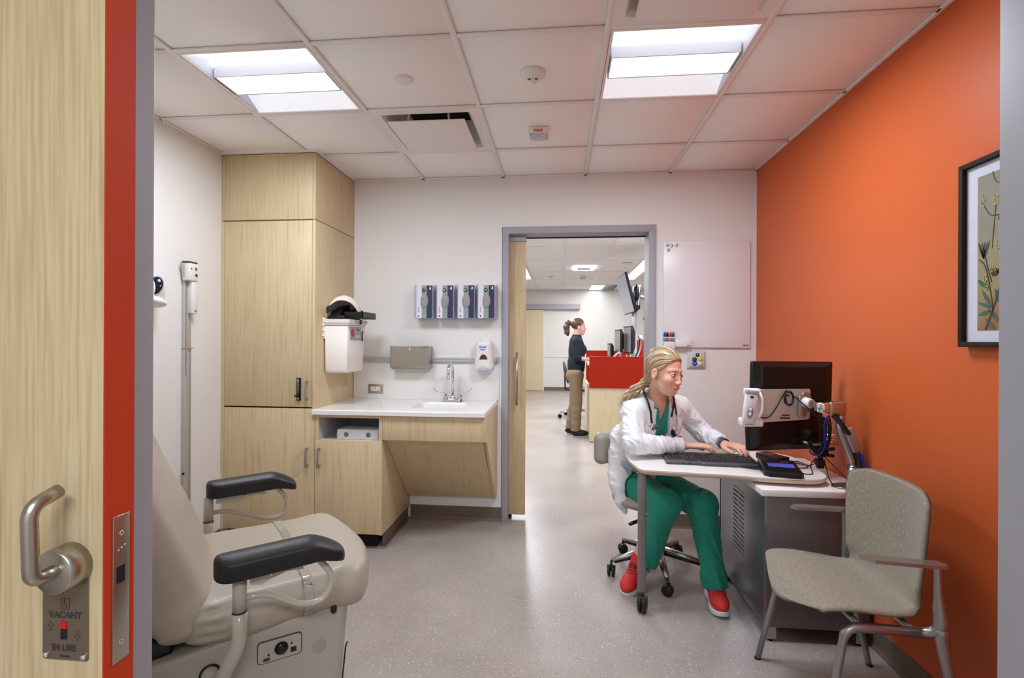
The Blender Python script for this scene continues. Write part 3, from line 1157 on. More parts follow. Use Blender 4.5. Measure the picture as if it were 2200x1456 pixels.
def ring_loft(loops, mat, name, parent, close_last=True):
    vs, fs = [], []
    n = len(loops[0])
    for L in loops: vs += L
    for a in range(len(loops) - 1):
        for k in range(n):
            l = (k + 1) % n
            fs.append((a * n + k, a * n + l, (a + 1) * n + l, (a + 1) * n + k))
    if close_last: fs.append(tuple(range((len(loops) - 1) * n, len(loops) * n)))
    m = MB()
    m.add(vs, fs, True)
    return m.build(name, mat, parent, fixn=False)


def resample(x0_, x1_, y0_, y1_, r, n):
    base_ = rrect(x0_, x1_, y0_, y1_, r, n)
    return base_


N_ = 6
top_z = .902
L1 = [(x, y, top_z - .006) for x, y in rrect(cx0, cx1, cy0, cy1, .010, N_)]
L0 = [(x, y, .871) for x, y in rrect(cx0, cx1, cy0, cy1, .010, N_)]
L2 = [(x, y, top_z) for x, y in rrect(cx0 + .006, cx1 - .006, cy0 + .006, cy1 - .006, .008, N_)]
L3 = [(x, y, top_z) for x, y in rrect(bx0, bx1, by0, by1, .05, N_)]
m = MB()
n = len(L1)
for A, B in ((L0, L1), (L1, L2), (L2, L3)):
    m.add(A + B, [(k, (k + 1) % n, n + (k + 1) % n, n + k) for k in range(n)], A is L1)
Lu = [(x, y, .871) for x, y in rrect(bx0, bx1, by0, by1, .05, N_)]
m.add(L0 + Lu, [((k + 1) % n, k, n + k, n + (k + 1) % n) for k in range(n)], False)
m.build('slab', M_SOLID, t)
loops = []
for ins, z in ((0, top_z), (.004, top_z - .004), (.010, .86), (.022, .79), (.05, .765), (.12, .758)):
    loops.append([(x, y, z) for x, y in rrect(bx0 + ins, bx1 - ins, by0 + ins, by1 - ins, max(.05 - ins * .2, .02), N_)])
ring_loft(loops, M_SOLID, 'basin', t)
bx('backsplash', -1.582, -.455, YB - .012, YB - .002, .902, 1.232, M_SOLID, t, b=.002)

# faucet
fx, fy, fz = -.789, 3.655, .902
t = thing('faucet', 'chrome gooseneck faucet with two wrist blade handles behind the basin', 'faucet', (fx, fy, fz))
m = MB().box(fx - .072, fx + .072, fy - .022, fy + .022, fz, fz + .022, .006)
m.lathe([(.022, fz + .02), (.020, fz + .035), (.012, fz + .05)], (fx, fy, 0))
m.build('base', M_CHROME, t)
pts = [(fx, fy, fz + .04), (fx, fy, fz + .20)]
for i in range(13):
    a = math.pi * i / 12
    r = .065
    pts.append((fx - .006 * (1 - math.cos(a)) / 2 * 1.0, fy - r + r * math.cos(a), fz + .215 + r * math.sin(a)))
pts.append((fx - .006, fy - .13, fz + .175))
MB().tube(pts, .0095, 14).cyl((fx - .006, fy - .13, fz + .195), (fx - .006, fy - .13, fz + .165), .0125).build('spout', M_CHROME, t)
for s in (-1, 1):
    hx = fx + s * .055
    m = MB().lathe([(.017, fz + .02), (.017, fz + .035), (.011, fz + .042), (.011, fz + .058), (.006, fz + .066)], (hx, fy, 0))
    p = spline([(hx, fy, fz + .062), (hx + s * .03, fy - .004, fz + .063), (hx + s * .065, fy - .012, fz + .075), (hx + s * .092, fy - .018, fz + .105)], 5)
    m.tube(p, [.005, .005, .005, .005, .005, .006, .006, .007, .008, .009, .011, .013, .015, .016, .014, .006], 10, flat=.35)
    m.build('lever_handle', M_CHROME, t)
bx('tap_marker', fx + .060, fx + .072, fy - .024, fy - .02, fz + .003, fz + .019, pbr('tap_red', (170, 20, 20), .3, var=0), t)

# wall rail behind the counter
t = tag(MB().box(-1.55, -.462, YB - .032, YB - .012, 1.190, 1.226, .002).box(-1.55, -.462, YB - .036, YB - .030, 1.212, 1.220).build('wall_rail', pbr('pale_rail_aluminium', (196, 195, 196), .4, .3, var=.02)),
        'horizontal aluminium equipment rail along the wall above the backsplash', 'rail')
bx('end_cap', -.468, -.452, YB - .040, YB - .010, 1.186, 1.230, M_GREY, t, b=.003)

# towel dispenser
t = thing('towel_dispenser', 'brushed steel paper towel dispenser on the wall rail', 'dispenser', (-1.11, 3.69, 1.13))
m = MB()
prof = [(YB - .012, 1.306), (YB - .085, 1.306), (YB - .100, 1.296), (YB - .104, 1.172), (YB - .104, 1.152), (YB - .012, 1.152)]
m.prism(prof, 'X', -1.258, -.966)
m.build('case', M_STEEL, t)
m = MB()
m.box(-1.261, -.963, YB - .107, YB - .012, 1.147, 1.154, .001)
m.box(-1.261, -1.256, YB - .107, YB - .012, 1.152, 1.308, .001).box(-.968, -.963, YB - .107, YB - .012, 1.152, 1.308, .001)
m.build('edge_trim', M_ALU, t)
bx('tray', -1.252, -.972, YB - .098, YB - .02, 1.134, 1.147, M_STEEL, t, b=.002)
bx('paper_towel', -1.235, -.985, YB - .088, YB - .05, 1.127, 1.140, M_WHITE, t, b=.001)
MB().lathe([(.010, YB - .100), (.010, YB - .107), (.004, YB - .108), (0, YB - .107)], (-1.112, 0, 1.286), 'Y').build('lock', M_CHROME, t)

# soap dispenser
t = thing('soap_dispenser', 'white oval wall soap dispenser with an amber window and grey push plate', 'dispenser', (-.558, 3.69, 1.10))
scx = -.560


def f_soap(P):
    x, y, z = P[:, 0] - scx, P[:, 1] - (YB - .045), P[:, 2]
    w = .064 + .012 * np.clip((1.34 - z) / .2, 0, 1) - .028 * np.clip((1.15 - z) / .06, 0, 1)
    d = rbox(np.stack([x / (w / .07) , y, z - 1.235], 1), (0, 0, 0), (.07, .052, .128), .045)
    # scooped top
    s = np.sqrt(x ** 2 + ((z - 1.400) * 1.0) ** 2) - .052
    s = np.maximum(s, -(y + .02) - .045)
    d = smax(d, -s, .006)
    return d * .9


sd = sdf('shell', f_soap, (-.66, YB - .115, 1.08), (-.46, YB - .002, 1.39), .0032, M_WHITE, t)
vs = []
m = MB()
win = [(-.030, 0), (.030, 0), (.027, .012), (.018, .028), (.008, .036), (-.008, .036), (-.018, .028), (-.027, .012)]
m.prism([(scx + a, 1.214 + b) for a, b in win], 'Y', YB - .0995, YB - .094)
m.build('window', pbr('amber_window', (96, 50, 26), .15, var=.2, vscale=30), t)
MB().ball((scx, YB - .080, 1.146), (.047, .026, .031), R=Matrix.Rotation(R_(-18), 3, 'X')).build('push_plate', pbr('pale_blue_grey', (188, 192, 204), .35, var=.02), t)
M_BLUEP = pbr('blue_print', (70, 70, 205), .5, var=0)
text('lettering', 'Always\nCare', .019, onY(scx - .006, YB - .0985, 1.296), M_BLUEP, t, bold=.0004)
bx('rail_bracket', -.49, -.468, YB - .05, YB - .02, 1.19, 1.225, M_GREY, t, b=.003)

# outlet
t = thing('power_outlet', 'steel wall plate with a white double outlet above the counter', 'outlet', (-1.405, YB - .014, .979))
bx('plate', -1.463, -1.347, YB - .0165, YB - .012, .944, 1.014, M_STEEL, t, b=.0015)
bx('receptacle', -1.442, -1.368, YB - .020, YB - .016, .962, .996, M_WHITE, t, b=.001)
m = MB()
for cx in (-1.426, -1.384):
    m.box(cx - .006, cx - .0045, YB - .021, YB - .0195, .974, .984).box(cx + .0045, cx + .006, YB - .021, YB - .0195, .974, .984)
    m.cyl((cx, YB - .021, .968), (cx, YB - .0195, .968), .002, n=8)
m.build('slots', M_BLACK, t, kind='stuff')
m = MB().box(-1.409, -1.401, YB - .0215, YB - .0195, .981, .987).build('button', M_BLACK, t)

# glove box holder and four boxes
M_ACRY = clear('clear_acrylic', (244, 245, 248), .035, dense=.06)
t = thing('glove_box_holder', 'clear acrylic wall holder carrying four glove boxes', 'holder', (-.77, 3.69, 1.514))
gx = [(-1.068, -.945), (-.911, -.788), (-.754, -.631), (-.604, -.481)]
m = MB()
m.box(-1.084, -.462, YB - .006, YB - .002, 1.512, 1.768)
m.box(-1.084, -.462, YB - .102, YB - .006, 1.510, 1.514)
m.build('back_plate', M_ACRY, t)
for a in (-1.080, -.928, -.771, -.617, -.465):
    bx('divider', a - .0015, a + .0015, YB - .100, YB - .006, 1.514, 1.764, M_ACRY, t)
for i, (a, b) in enumerate(gx):
    for zz in (1.514, 1.740): bx('retaining_lip', a - .006, a + .006, YB - .104, YB - .101, 1.514, 1.764, M_ACRY, t) if zz < 1.6 else None
M_NAVY = pbr('navy_print', (52, 50, 92), .5, var=.02)
M_LAV = pbr('lavender_grey_print', (150, 155, 178), .5, var=.08, vscale=60)
M_LIME = pbr('lime_print', (116, 196, 62), .5, var=0)
M_CARD = pbr('white_card', (226, 225, 234), .5, var=.01)
M_GLOVE = pbr('grey_nitrile', (158, 154, 154), .5, var=.12, vscale=40, vstretch=(1, 1, .4), bump=.6, bscale=60)
M_INK = pbr('dark_ink', (45, 48, 60), .6, var=0)
names = ['L', 'M', 'M', 'S']
labs = ['large glove box lettered L, outermost beside the wall', 'medium glove box between the large box and the other medium',
        'medium glove box next to the small glove box', 'small glove box lettered S nearest the door frame']
yf = YB - .098
for i, (a, b) in enumerate(gx):
    t = thing('glove_box', labs[i], 'box', ((a + b) / 2, 3.69, 1.516), group='glove boxes in the acrylic holder')
    W_ = b - a
    bx('carton', a, b, yf, YB - .008, 1.516, 1.758, M_CARD, t)
    bx('grey_band', a + W_ * .36, a + W_ * .60, yf - .0006, yf, 1.516, 1.758, M_LAV, t)
    bx('lime_stripe', a + W_ * .60, a + W_ * .665, yf - .0008, yf, 1.516, 1.758, M_LIME, t)
    bx('navy_band', a + W_ * .665, b, yf - .0007, yf, 1.516, 1.758, M_NAVY, t)
    MB().lathe([(0, yf - .0018), (.0145, yf - .0018), (.0145, yf - .0005)], (a + W_ * .48, 0, 1.722), 'Y', 20).build('size_badge', M_NAVY, t)
    text('lettering', names[i], .019, onY(a + W_ * .48, yf - .0021, 1.722) @ Matrix.Rotation(R_(90), 4, 'Z'), M_CARD, t, bold=.0008)
    m = MB().prism([(a + W_ * .80, 1.728), (a + W_ * .93, 1.728), (a + W_ * .91, 1.750), (a + W_ * .87, 1.750)], 'Y', yf - .0012, yf - .0006)
    m.build('arrow_mark', M_CARD, t)
    # gloves bulging out of the oval opening
    cx_, cz_ = a + W_ * .52, 1.640

    def f_gl(P, cx_=cx_, cz_=cz_, i=i):
        d = ell(P, (cx_, yf + .004, cz_), (.031, .016, .058), nrot(0, 4, 0))
        return d + .0022 * wobble(P, 70, i * 3.1) + .0012 * wobble(P, 150, i * 1.7)
    sdf('gloves', f_gl, (cx_ - .045, yf - .025, cz_ - .075), (cx_ + .045, yf + .03, cz_ + .075), .003, M_GLOVE, t)
    text('lettering', 'GLOVES', .0105, onY(a + W_ * .17, yf - .001, 1.578) @ Matrix.Rotation(R_(90), 4, 'Z'), M_INK, t)
    MB().lathe([(.0035, yf - .0012), (.0055, yf - .0012), (.0055, yf), (.0035, yf)], (a + W_ * .17, 0, 1.532), 'Y', 16).build('ring_mark', M_INK, t)

# sharps container on the side of the tall cabinet
t = thing('sharps_container', 'white sharps bin with black tray lid mounted on the tall cabinet side', 'sharps bin', (-1.50, 3.39, 1.13))
M_CREAM = pbr('cream_plastic', (236, 229, 222), .42, var=.02, sss=.0)


def taper(x0, x1, y0, y1, z0, z1, dx0, dx1, dy0, dy1, r=.012, n=5):
    Ls = []
    for z, k, e in ((z0, 1, .008), (z0 + .006, 1, .002), (z0 + .02, .96, 0), (z1, 0, 0)):
        Ls.append([(x, y, z) for x, y in rrect(x0 + dx0 * k + e, x1 - dx1 * k - e, y0 + dy0 * k + e, y1 - dy1 * k - e, r, n)])
    return Ls


Ls = taper(-1.578, -1.412, 3.235, 3.540, 1.130, 1.470, .0, .014, .012, .010)
Lf = [Ls[0]] + Ls
m = MB()
n = len(Ls[0])
vs, fs = [], []
for L in Ls: vs += L
for a in range(len(Ls) - 1):
    for k in range(n):
        l = (k + 1) % n
        fs.append((a * n + k, a * n + l, (a + 1) * n + l, (a + 1) * n + k))
fs.append(tuple(range(n))[::-1])
fs.append(tuple(range((len(Ls) - 1) * n, len(Ls) * n)))
m.add(vs, fs, True)
m.build('bin', M_CREAM, t)
m = MB()
m.prism(rrect(-1.584, -1.398, 3.222, 3.552, .014), 'Z', 1.468, 1.492)
m.prism(rrect(-1.584, -1.404, 3.228, 3.546, .012), 'Z', 1.455, 1.470)
m.build('rim', M_CREAM, t)
# wall bracket with its hooks
m = MB().box(-1.588, -1.574, 3.228, 3.30, 1.36, 1.50, .004)
for z in (1.38, 1.415, 1.45): m.ball((-1.58, 3.226, z), .007)
m.build('bracket', M_CREAM, t)


def f_dome(P):
    d = ell(P, (-1.495, 3.365, 1.492), (.116, .160, .168))
    d = np.abs(d + .004) - .0045
    cut = (P - V3((-1.50, 3.285, 1.560))) @ V3((.42, -.86, -.30))   # open towards the front right
    d = smax(d, cut, .004)
    d = smax(d, -1.583 - P[:, 0], .003)
    return smax(d, 1.492 - P[:, 2], .003) + .002 * wobble(P, 40, 2.0)


sdf('lid_dome', f_dome, (-1.62, 3.19, 1.48), (-1.37, 3.58, 1.67), .004, M_CREAM, t)
m = MB()
m.box(-1.565, -1.45, 3.26, 3.50, 1.490, 1.518, .006)
m.prism([(3.30, 1.51), (3.46, 1.51), (3.46, 1.60), (3.34, 1.56)], 'X', -1.56, -1.50)
m.build('drop_cradle', M_BLACK, t)
m = MB()
for i in range(6):
    m.box(-1.560 + i * .010, -1.554 + i * .010, 3.225, 3.24, 1.530 + i * .005, 1.575 + i * .005, .001)
m.build('ribs', M_DGREY, t, kind='stuff')
m = MB()
# shallow black tray reaching forward
for a in ((-1.47, -1.335, 3.30, 3.306), (-1.47, -1.335, 3.534, 3.54), (-1.341, -1.335, 3.30, 3.54), (-1.47, -1.464, 3.30, 3.54)):
    m.box(*a, 1.503, 1.545, .001)
m.box(-1.47, -1.335, 3.30, 3.54, 1.500, 1.506)
m.build('tray', M_BLACK, t)
m = MB()
for i in range(7): m.box(-1.50 + i * .017, -1.492 + i * .017, 3.40, 3.44, 1.50, 1.555 + .008 * i - .0012 * i * i, .002)
m.build('comb', M_BLACK, t, kind='stuff')
bx('latch', -1.402, -1.392, 3.40, 3.425, 1.462, 1.503, M_DGREY, t, b=.001)
bx('sticker', -1.4122, -1.4105, 3.275, 3.455, 1.355, 1.443, M_GREY, t)
MB().lathe([(0, -1.4092), (.026, -1.4092), (.026, -1.411)], (0, 3.310, 1.400), 'X', 24).build('biohazard_disc', pbr('warning_red', (206, 62, 48), .5, var=0), t)
MX = lambda x, y, z: Matrix.Translation((x, y, z)) @ Matrix.Rotation(R_(90), 4, 'Z') @ Matrix.Rotation(R_(90), 4, 'X')
text('lettering', 'SHARPS', .022, MX(-1.4098, 3.40, 1.376), M_WHITE, t, bold=.0008)
text('lettering', 'Biohazard', .012, MX(-1.4098, 3.40, 1.424), M_INK, t)
bx('barcode', -1.4112, -1.4095, 3.470, 3.490, 1.345, 1.415, M_DGREY, t)

# boxes wrapped in plastic lying in the cubby
t = thing('wrapped_package', 'plastic wrapped white carton lying in the open cubby', 'package', (-1.31, 3.26, .702))
bx('carton', -1.452, -1.176, 3.165, 3.30, .7025, .768, pbr('printed_carton', (226, 224, 222), .6, var=.05, vscale=25), t, b=.004)
m = MB()
for cx in (-1.39, -1.24): m.lathe([(0, 3.1635), (.016, 3.1635), (.016, 3.166)], (cx, 0, .735), 'Y', 16)
m.build('hand_hole', M_DGREY, t)


def f_wrap(P):
    d = rbox(P, (-1.312, 3.235, .737), (.146, .075, .034), .012)
    return d + .0035 * wobble(P, 55, .7) + .002 * wobble(P, 120, 4)


sdf('plastic_wrap', f_wrap, (-1.48, 3.14, .7025), (-1.15, 3.33, .80), .005, clear('clear_film', (248, 249, 250), .05, .15, dense=.12), t)
tag(bx('flat_carton', -1.46, -1.17, 3.30, 3.55, .7025, .73, M_CARD, None, b=.002), 'flat white card sheet behind the wrapped package in the cubby', 'box')

# ------------------------------------------------------------------ things on the walls
M_SHEEN = pbr('white_glass', (236, 232, 234), .30, var=.01)
t = thing('whiteboard', 'frameless white glass board on the wall beside the doorway', 'whiteboard', (1.04, 3.73, 1.309))
bx('glass_panel', .741, 1.346, YB - .020, YB - .013, 1.309, 2.074, M_SHEEN, t, b=.0015)
for x in (.80, 1.29):
    for z in (1.36, 2.02): MB().cyl((x, YB - .014, z), (x, YB, z), .012).build('standoff', M_ALU, t)
text('lettering', 'clarus', .018, onY(1.315, YB - .0205, 1.327), M_INK, t, bold=.0006)
for (x, z, l) in ((.766, 2.048, 'round silver magnet at the upper outer corner of the board'), (.797, 2.044, 'middle silver magnet of the top row of three'),
                  (.832, 2.048, 'silver magnet of the top row farthest from the doorway'), (.775, 2.014, 'single silver magnet sitting under the row of three')):
    tag(MB().lathe([(.010, YB - .021), (.010, YB - .028), (.008, YB - .031), (0, YB - .031)], (x, 0, z), 'Y', 20).build('magnet', M_CHROME), l, 'magnet', 'magnets on the whiteboard')
t = tag(MB().box(.738, .818, YB - .062, YB - .021, 1.300, 1.350, .003).build('marker_cup', M_WHITE), 'white square marker cup on the lower corner of the board', 'holder')
for i, (c, nm) in enumerate((((52, 40, 190), 'blue'), ((20, 20, 22), 'black'), ((205, 30, 24), 'red'), ((20, 110, 74), 'green'))):
    x = .747 + i * .019 + (.004 if i > 1 else 0)
    t = thing('marker', f'dry-erase marker with a {nm} cap standing in the white cup', 'marker', (x, YB - .045, 1.352), group='markers in the cup')
    mt = pbr(nm + '_cap', c, .4, var=0)
    MB().cyl((x, YB - .045, 1.352), (x, YB - .045, 1.386), .0078).build('barrel', M_WHITE, t)
    MB().lathe([(.0086, 1.385), (.0088, 1.408), (.0052, 1.415), (.0048, 1.420), (0, 1.421)], (x, YB - .045, 0)).build('cap', mt, t)
    MB().cyl((x, YB - .045, 1.353), (x, YB - .045, 1.376), .0081).build('printed_band', pbr(nm + '_band', tuple(int(v * .5 + 100) for v in c), .5, var=.3, vscale=300), t)
t = tag(MB().box(.820, .932, YB - .055, YB - .021, 1.314, 1.366, .004).build('board_eraser', M_WHITE), 'white rectangular board eraser beside the marker cup', 'eraser')
text('lettering', 'clarus', .010, onY(.913, YB - .0557, 1.325), pbr('red_print', (190, 24, 20), .5, var=0), t, bold=.0005)

t = thing('thermostat', 'square pale wall plate with coloured round buttons under the board', 'control plate', (.977, 3.73, 1.16))
bx('back_plate', .912, 1.043, YB - .014, YB, 1.158, 1.284, pbr('pale_grey_plate', (206, 203, 198), .45, var=.02), t, b=.006)
bx('face', .926, 1.032, YB - .026, YB - .012, 1.170, 1.278, pbr('pale_grey_plate', (206, 203, 198), .45, var=.02), t, b=.006)
for nm, x, z, c, rr in (('green', .960, 1.224, (28, 92, 66), .017), ('yellow', 1.003, 1.225, (222, 206, 30), .016), ('blue', .961, 1.195, (62, 58, 190), .017), ('dark', .981, 1.256, (38, 44, 62), .013), ('white', 1.003, 1.196, (226, 224, 222), .017)):
    MB().lathe([(0, YB - .0285), (rr, YB - .0285), (rr, YB - .0255)], (x, 0, z), 'Y', 24).build('round_button', pbr('button_' + nm, c, .4, var=0), t, label=nm + ' round button')
bx('button_mark', .952, .969, YB - .0292, YB - .028, 1.1935, 1.1965, M_CARD, t)
MB().lathe([(0, YB - .0292), (.004, YB - .0292), (.004, YB - .028)], (.981, 0, 1.256), 'Y', 12).build('logo_dot', M_CARD, t)
text('lettering', 'ctrl', .008, onY(.950, YB - .0265, 1.247), pbr('red_print', (190, 24, 20), .5, var=0), t)

# framed botanical print on the orange wall
t = thing('framed_print', 'dark framed botanical print with a white mat on the orange wall', 'picture', (1.38, 1.62, 1.34))
py0, py1, pz0, pz1 = 1.375, 1.870, 1.341, 1.960
m = MB()
fw = .017
for a in ((py0, py0 + fw, pz0 + fw, pz1 - fw), (py1 - fw, py1, pz0 + fw, pz1 - fw), (py0, py1, pz0, pz0 + fw), (py0, py1, pz1 - fw, pz1)):
    m.box(XR - .032, XR - .002, *a, .001)
m.build('frame', pbr('dark_brown_frame', (46, 33, 27), .65, var=.1, spec=.2), t)
bx('mat_board', XR - .016, XR - .012, py0 + .01, py1 - .01, pz0 + .01, pz1 - .01, pbr('mat_white', (224, 224, 230), .8, var=.01), t)


def mk_art():
    m = bpy.data.materials.new('aged_print_paper')
    m.use_nodes = True
    tt = m.node_tree
    b = tt.nodes['Principled BSDF']
    tc = nn(tt, 'ShaderNodeTexCoord')
    g = nn(tt, 'ShaderNodeSeparateXYZ')
    tt.links.new(tc.outputs['Generated'], g.inputs[0])
    no = nn(tt, 'ShaderNodeTexNoise')
    no.inputs['Scale'].default_value = 5
    no.inputs['Detail'].default_value = 8
    tt.links.new(tc.outputs['Generated'], no.inputs['Vector'])
    a = nn(tt, 'ShaderNodeMath', operation='MULTIPLY_ADD')
    a.inputs[1].default_value = .45
    tt.links.new(no.outputs[0], a.inputs[0])
    tt.links.new(g.outputs[2], a.inputs[2])
    r = nn(tt, 'ShaderNodeValToRGB')
    r.color_ramp.elements[0].position = .22
    r.color_ramp.elements[0].color = lin((156, 104, 48))
    r.color_ramp.elements[1].position = 1.15
    r.color_ramp.elements[1].color = lin((150, 146, 124))
    e = r.color_ramp.elements.new(.48)
    e.color = lin((164, 146, 98))
    e = r.color_ramp.elements.new(.8)
    e.color = lin((156, 154, 116))
    tt.links.new(a.outputs[0], r.inputs[0])
    tt.links.new(r.outputs[0], b.inputs['Base Color'])
    b.inputs['Roughness'].default_value = .7
    return m


ax = XR - .0165
bx('print', ax, XR - .012, py0 + .062, 1.808, 1.395, 1.903, mk_art(), t)


def flat(polys, name, mat, k):
    m = MB()
    for p in polys: m.prism(p, 'X', ax - .0004 - k * .0003, ax - .0001)
    return m.build(name, mat, t, kind='stuff')


def leaf(p, q, w, n=7):
    p, q = Vector(p), Vector(q)
    d = q - p
    nrm = Vector((-d.y, d.x)).normalized()
    L = []
    for i in range(n + 1):
        u = i / n
        L.append(tuple(p + d * u + nrm * w * math.sin(math.pi * u) ** .8))
    for i in range(n - 1, 0, -1):
        u = i / n
        L.append(tuple(p + d * u - nrm * w * math.sin(math.pi * u) ** .8))
    return L


def stroke(pts, w):
    P = spline([(a, b, 0) for a, b in pts], 6)
    L, Rr = [], []
    for i, p in enumerate(P):
        d = (P[min(i + 1, len(P) - 1)] - P[max(i - 1, 0)]).normalized()
        n_ = Vector((-d.y, d.x, 0)) * w
        L.append((p.x + n_.x, p.y + n_.y))
        Rr.append((p.x - n_.x, p.y - n_.y))
    return L + Rr[::-1]


rnd = random.Random(5)
strk = [stroke([(1.775, 1.397), (1.744, 1.469), (1.715, 1.545), (1.67, 1.60), (1.62, 1.70)], .0028),
        stroke([(1.800, 1.63), (1.775, 1.60), (1.752, 1.50), (1.746, 1.44)], .0018),
        stroke([(1.790, 1.815), (1.760, 1.770), (1.735, 1.762), (1.71, 1.76)], .0013),
        stroke([(1.737, 1.80), (1.742, 1.75), (1.748, 1.691), (1.75, 1.66)], .0011),
        stroke([(1.783, 1.665), (1.77, 1.61), (1.752, 1.55)], .0016), stroke([(1.75, 1.905), (1.737, 1.87), (1.71, 1.855)], .0011),
        stroke([(1.60, 1.40), (1.62, 1.52), (1.58, 1.66), (1.60, 1.80)], .0028), stroke([(1.50, 1.40), (1.53, 1.55), (1.49, 1.7)], .002)]
flat(strk, 'painted_stem', pbr('print_brown', (70, 52, 44), .7, var=.1), 2)
flat([leaf((1.807, 1.563), (1.765, 1.533), .008), leaf((1.75, 1.467), (1.79, 1.53), .007), leaf((1.807, 1.489), (1.749, 1.467), .006), leaf((1.803, 1.445), (1.756, 1.458), .007),
      leaf((1.767, 1.467), (1.715, 1.417), .008), leaf((1.777, 1.434), (1.735, 1.397), .008), leaf((1.74, 1.53), (1.715, 1.47), .009), leaf((1.69, 1.45), (1.64, 1.52), .01),
      leaf((1.62, 1.45), (1.55, 1.49), .012), leaf((1.60, 1.56), (1.53, 1.60), .01)], 'painted_leaf', pbr('print_green', (74, 104, 88), .7, var=.25, vscale=60), 1)
dots = []
for cx, cz, r in ((1.790, 1.822, .018), (1.738, 1.812, .016), (1.725, 1.668, .018), (1.776, 1.562, .012), (1.747, 1.595, .014), (1.768, 1.535, .010), (1.60, 1.82, .03), (1.53, 1.70, .03), (1.65, 1.74, .02)):
    for _ in range(26):
        a, q = rnd.uniform(0, 6.28), r * math.sqrt(rnd.random())
        y, z = cx + q * math.cos(a) * .8, cz + q * math.sin(a)
        if 1.44 < y < 1.806: dots.append([(y + .0022 * math.cos(k * 1.05), z + .0022 * math.sin(k * 1.05)) for k in range(6)])
flat(dots, 'painted_blossom', pbr('print_yellow', (206, 194, 110), .7, var=.1), 3)
flat([[(cx + r * math.cos(k * .52), cz + r * math.sin(k * .52)) for k in range(12)] for cx, cz, r in ((1.741, 1.581, .014), (1.722, 1.582, .010), (1.719, 1.751, .010), (1.56, 1.63, .015))],
     'painted_seed_head', pbr('print_maroon', (92, 46, 34), .7, var=.2, vscale=80), 2)
flat([leaf((1.783, 1.628), (1.783 + dx, 1.685), .0035) for dx in (-.024, -.014, -.004, .006, .016, .022)], 'painted_thistle', pbr('print_grey_brown', (96, 78, 70), .7, var=.3, vscale=100), 2)
bx('glazing', XR - .021, XR - .019, py0 + .015, py1 - .015, pz0 + .015, pz1 - .015, clear('picture_glass', (250, 250, 252), .07), t)

# height rod on the side wall
t = thing('stadiometer', 'tall grey wall height rod with sliding white head piece', 'height rod', (XL, 2.80, .12))
M_ROD = pbr('rod_grey', (190, 186, 180), .42, .25, var=.03)
bx('rail', XL, XL + .022, 2.776, 2.804, .12, 1.80, M_ROD, t, b=.002)
bx('scale_rail', XL, XL + .012, 2.800, 2.842, .12, 1.30, M_ROD, t, b=.001)
bx('inner_rail', XL, XL + .014, 2.804, 2.836, 1.295, 1.72, M_ROD, t, b=.001)
m = MB()
for i in range(168):
    z = .14 + i * .00845 * .8
    if z < 1.70: m.box(XL + .0118 + (.002 if z > 1.3 else 0), XL + .0128 + (.002 if z > 1.3 else 0), 2.822, 2.834 if i % 5 else 2.838, z, z + .0012)
for i in range(160):
    z = 1.14 + i * .0035
    m.box(XL + .0218, XL + .0228, 2.779, 2.788 if i % 5 else 2.793, z, z + .001)
m.build('scale_ticks', M_DGREY, t, kind='stuff')
bx('joint_collar', XL, XL + .024, 2.774, 2.842, 1.296, 1.302, pbr('collar_red', (190, 140, 130), .5, var=0), t)
h = bx('head_block', XL + .014, XL + .058, 2.762, 2.838, 1.700, 1.808, M_WHITE, t, b=.006)
m = MB().prism([(2.764, 1.80), (2.748, 1.79), (2.764, 1.71)], 'X', XL + .014, XL + .03)
m.build('measuring_arm', M_ROD, t)
bx('top_cap', XL + .012, XL + .060, 2.758, 2.830, 1.805, 1.814, M_DGREY, t, b=.002)
m = MB().box(XL + .057, XL + .0595, 2.812, 2.824, 1.764, 1.782).box(XL + .057, XL + .0595, 2.812, 2.830, 1.728, 1.744)
m.build('reading_window', M_DGREY, h)
MB().lathe([(0, XL + .060), (.005, XL + .060), (.005, XL + .057)], (0, 2.781, 1.772), 'X', 14).build('lock_dot', pbr('red_print', (190, 24, 20), .5, var=0), h)
s = bx('slider', XL + .012, XL + .050, 2.800, 2.846, 1.508, 1.700, M_WHITE, t, b=.004)
bx('red_mark', XL + .0495, XL + .0505, 2.815, 2.838, 1.520, 1.526, pbr('red_print', (190, 24, 20), .5, var=0), s)
m = MB()
m.ball((XL + .026, 2.762, .56), .008)
m.build('stop_peg', M_BLACK, t)

# white round-faced vital signs unit, half hidden by the door jamb
t = thing('wall_monitor', 'white rounded wall monitor with a dark oval face beside the height rod', 'monitor', (XL, 2.42, 1.52))


VM_C = V3((XL + .088, 2.480, 1.630))
VM_N = V3((.64, -.74, .22)) / np.linalg.norm((.64, -.74, .22))
VM_R = np.array((Vector(tuple(VM_N)).to_track_quat('Z', 'Y').to_matrix() @ Matrix.Rotation(R_(-16), 3, 'Z')))


def f_vm(P):
    a = ell(P, (XL + .050, 2.470, 1.615), (.065, .100, .075), nrot(-14, 0, 0))
    b = ell(P, (XL + .055, 2.445, 1.556), (.085, .120, .030), nrot(-8, 0, 0))
    d = smin(a, b, .012)
    g = np.abs((P - VM_C) @ VM_N - .004) - .004
    ringd = ell((P - VM_C) @ VM_R, (0, 0, 0), (.044, .062, .027))
    return smax(smin(d, ringd + .0 * g, .01), XL + .002 - P[:, 0], .002)


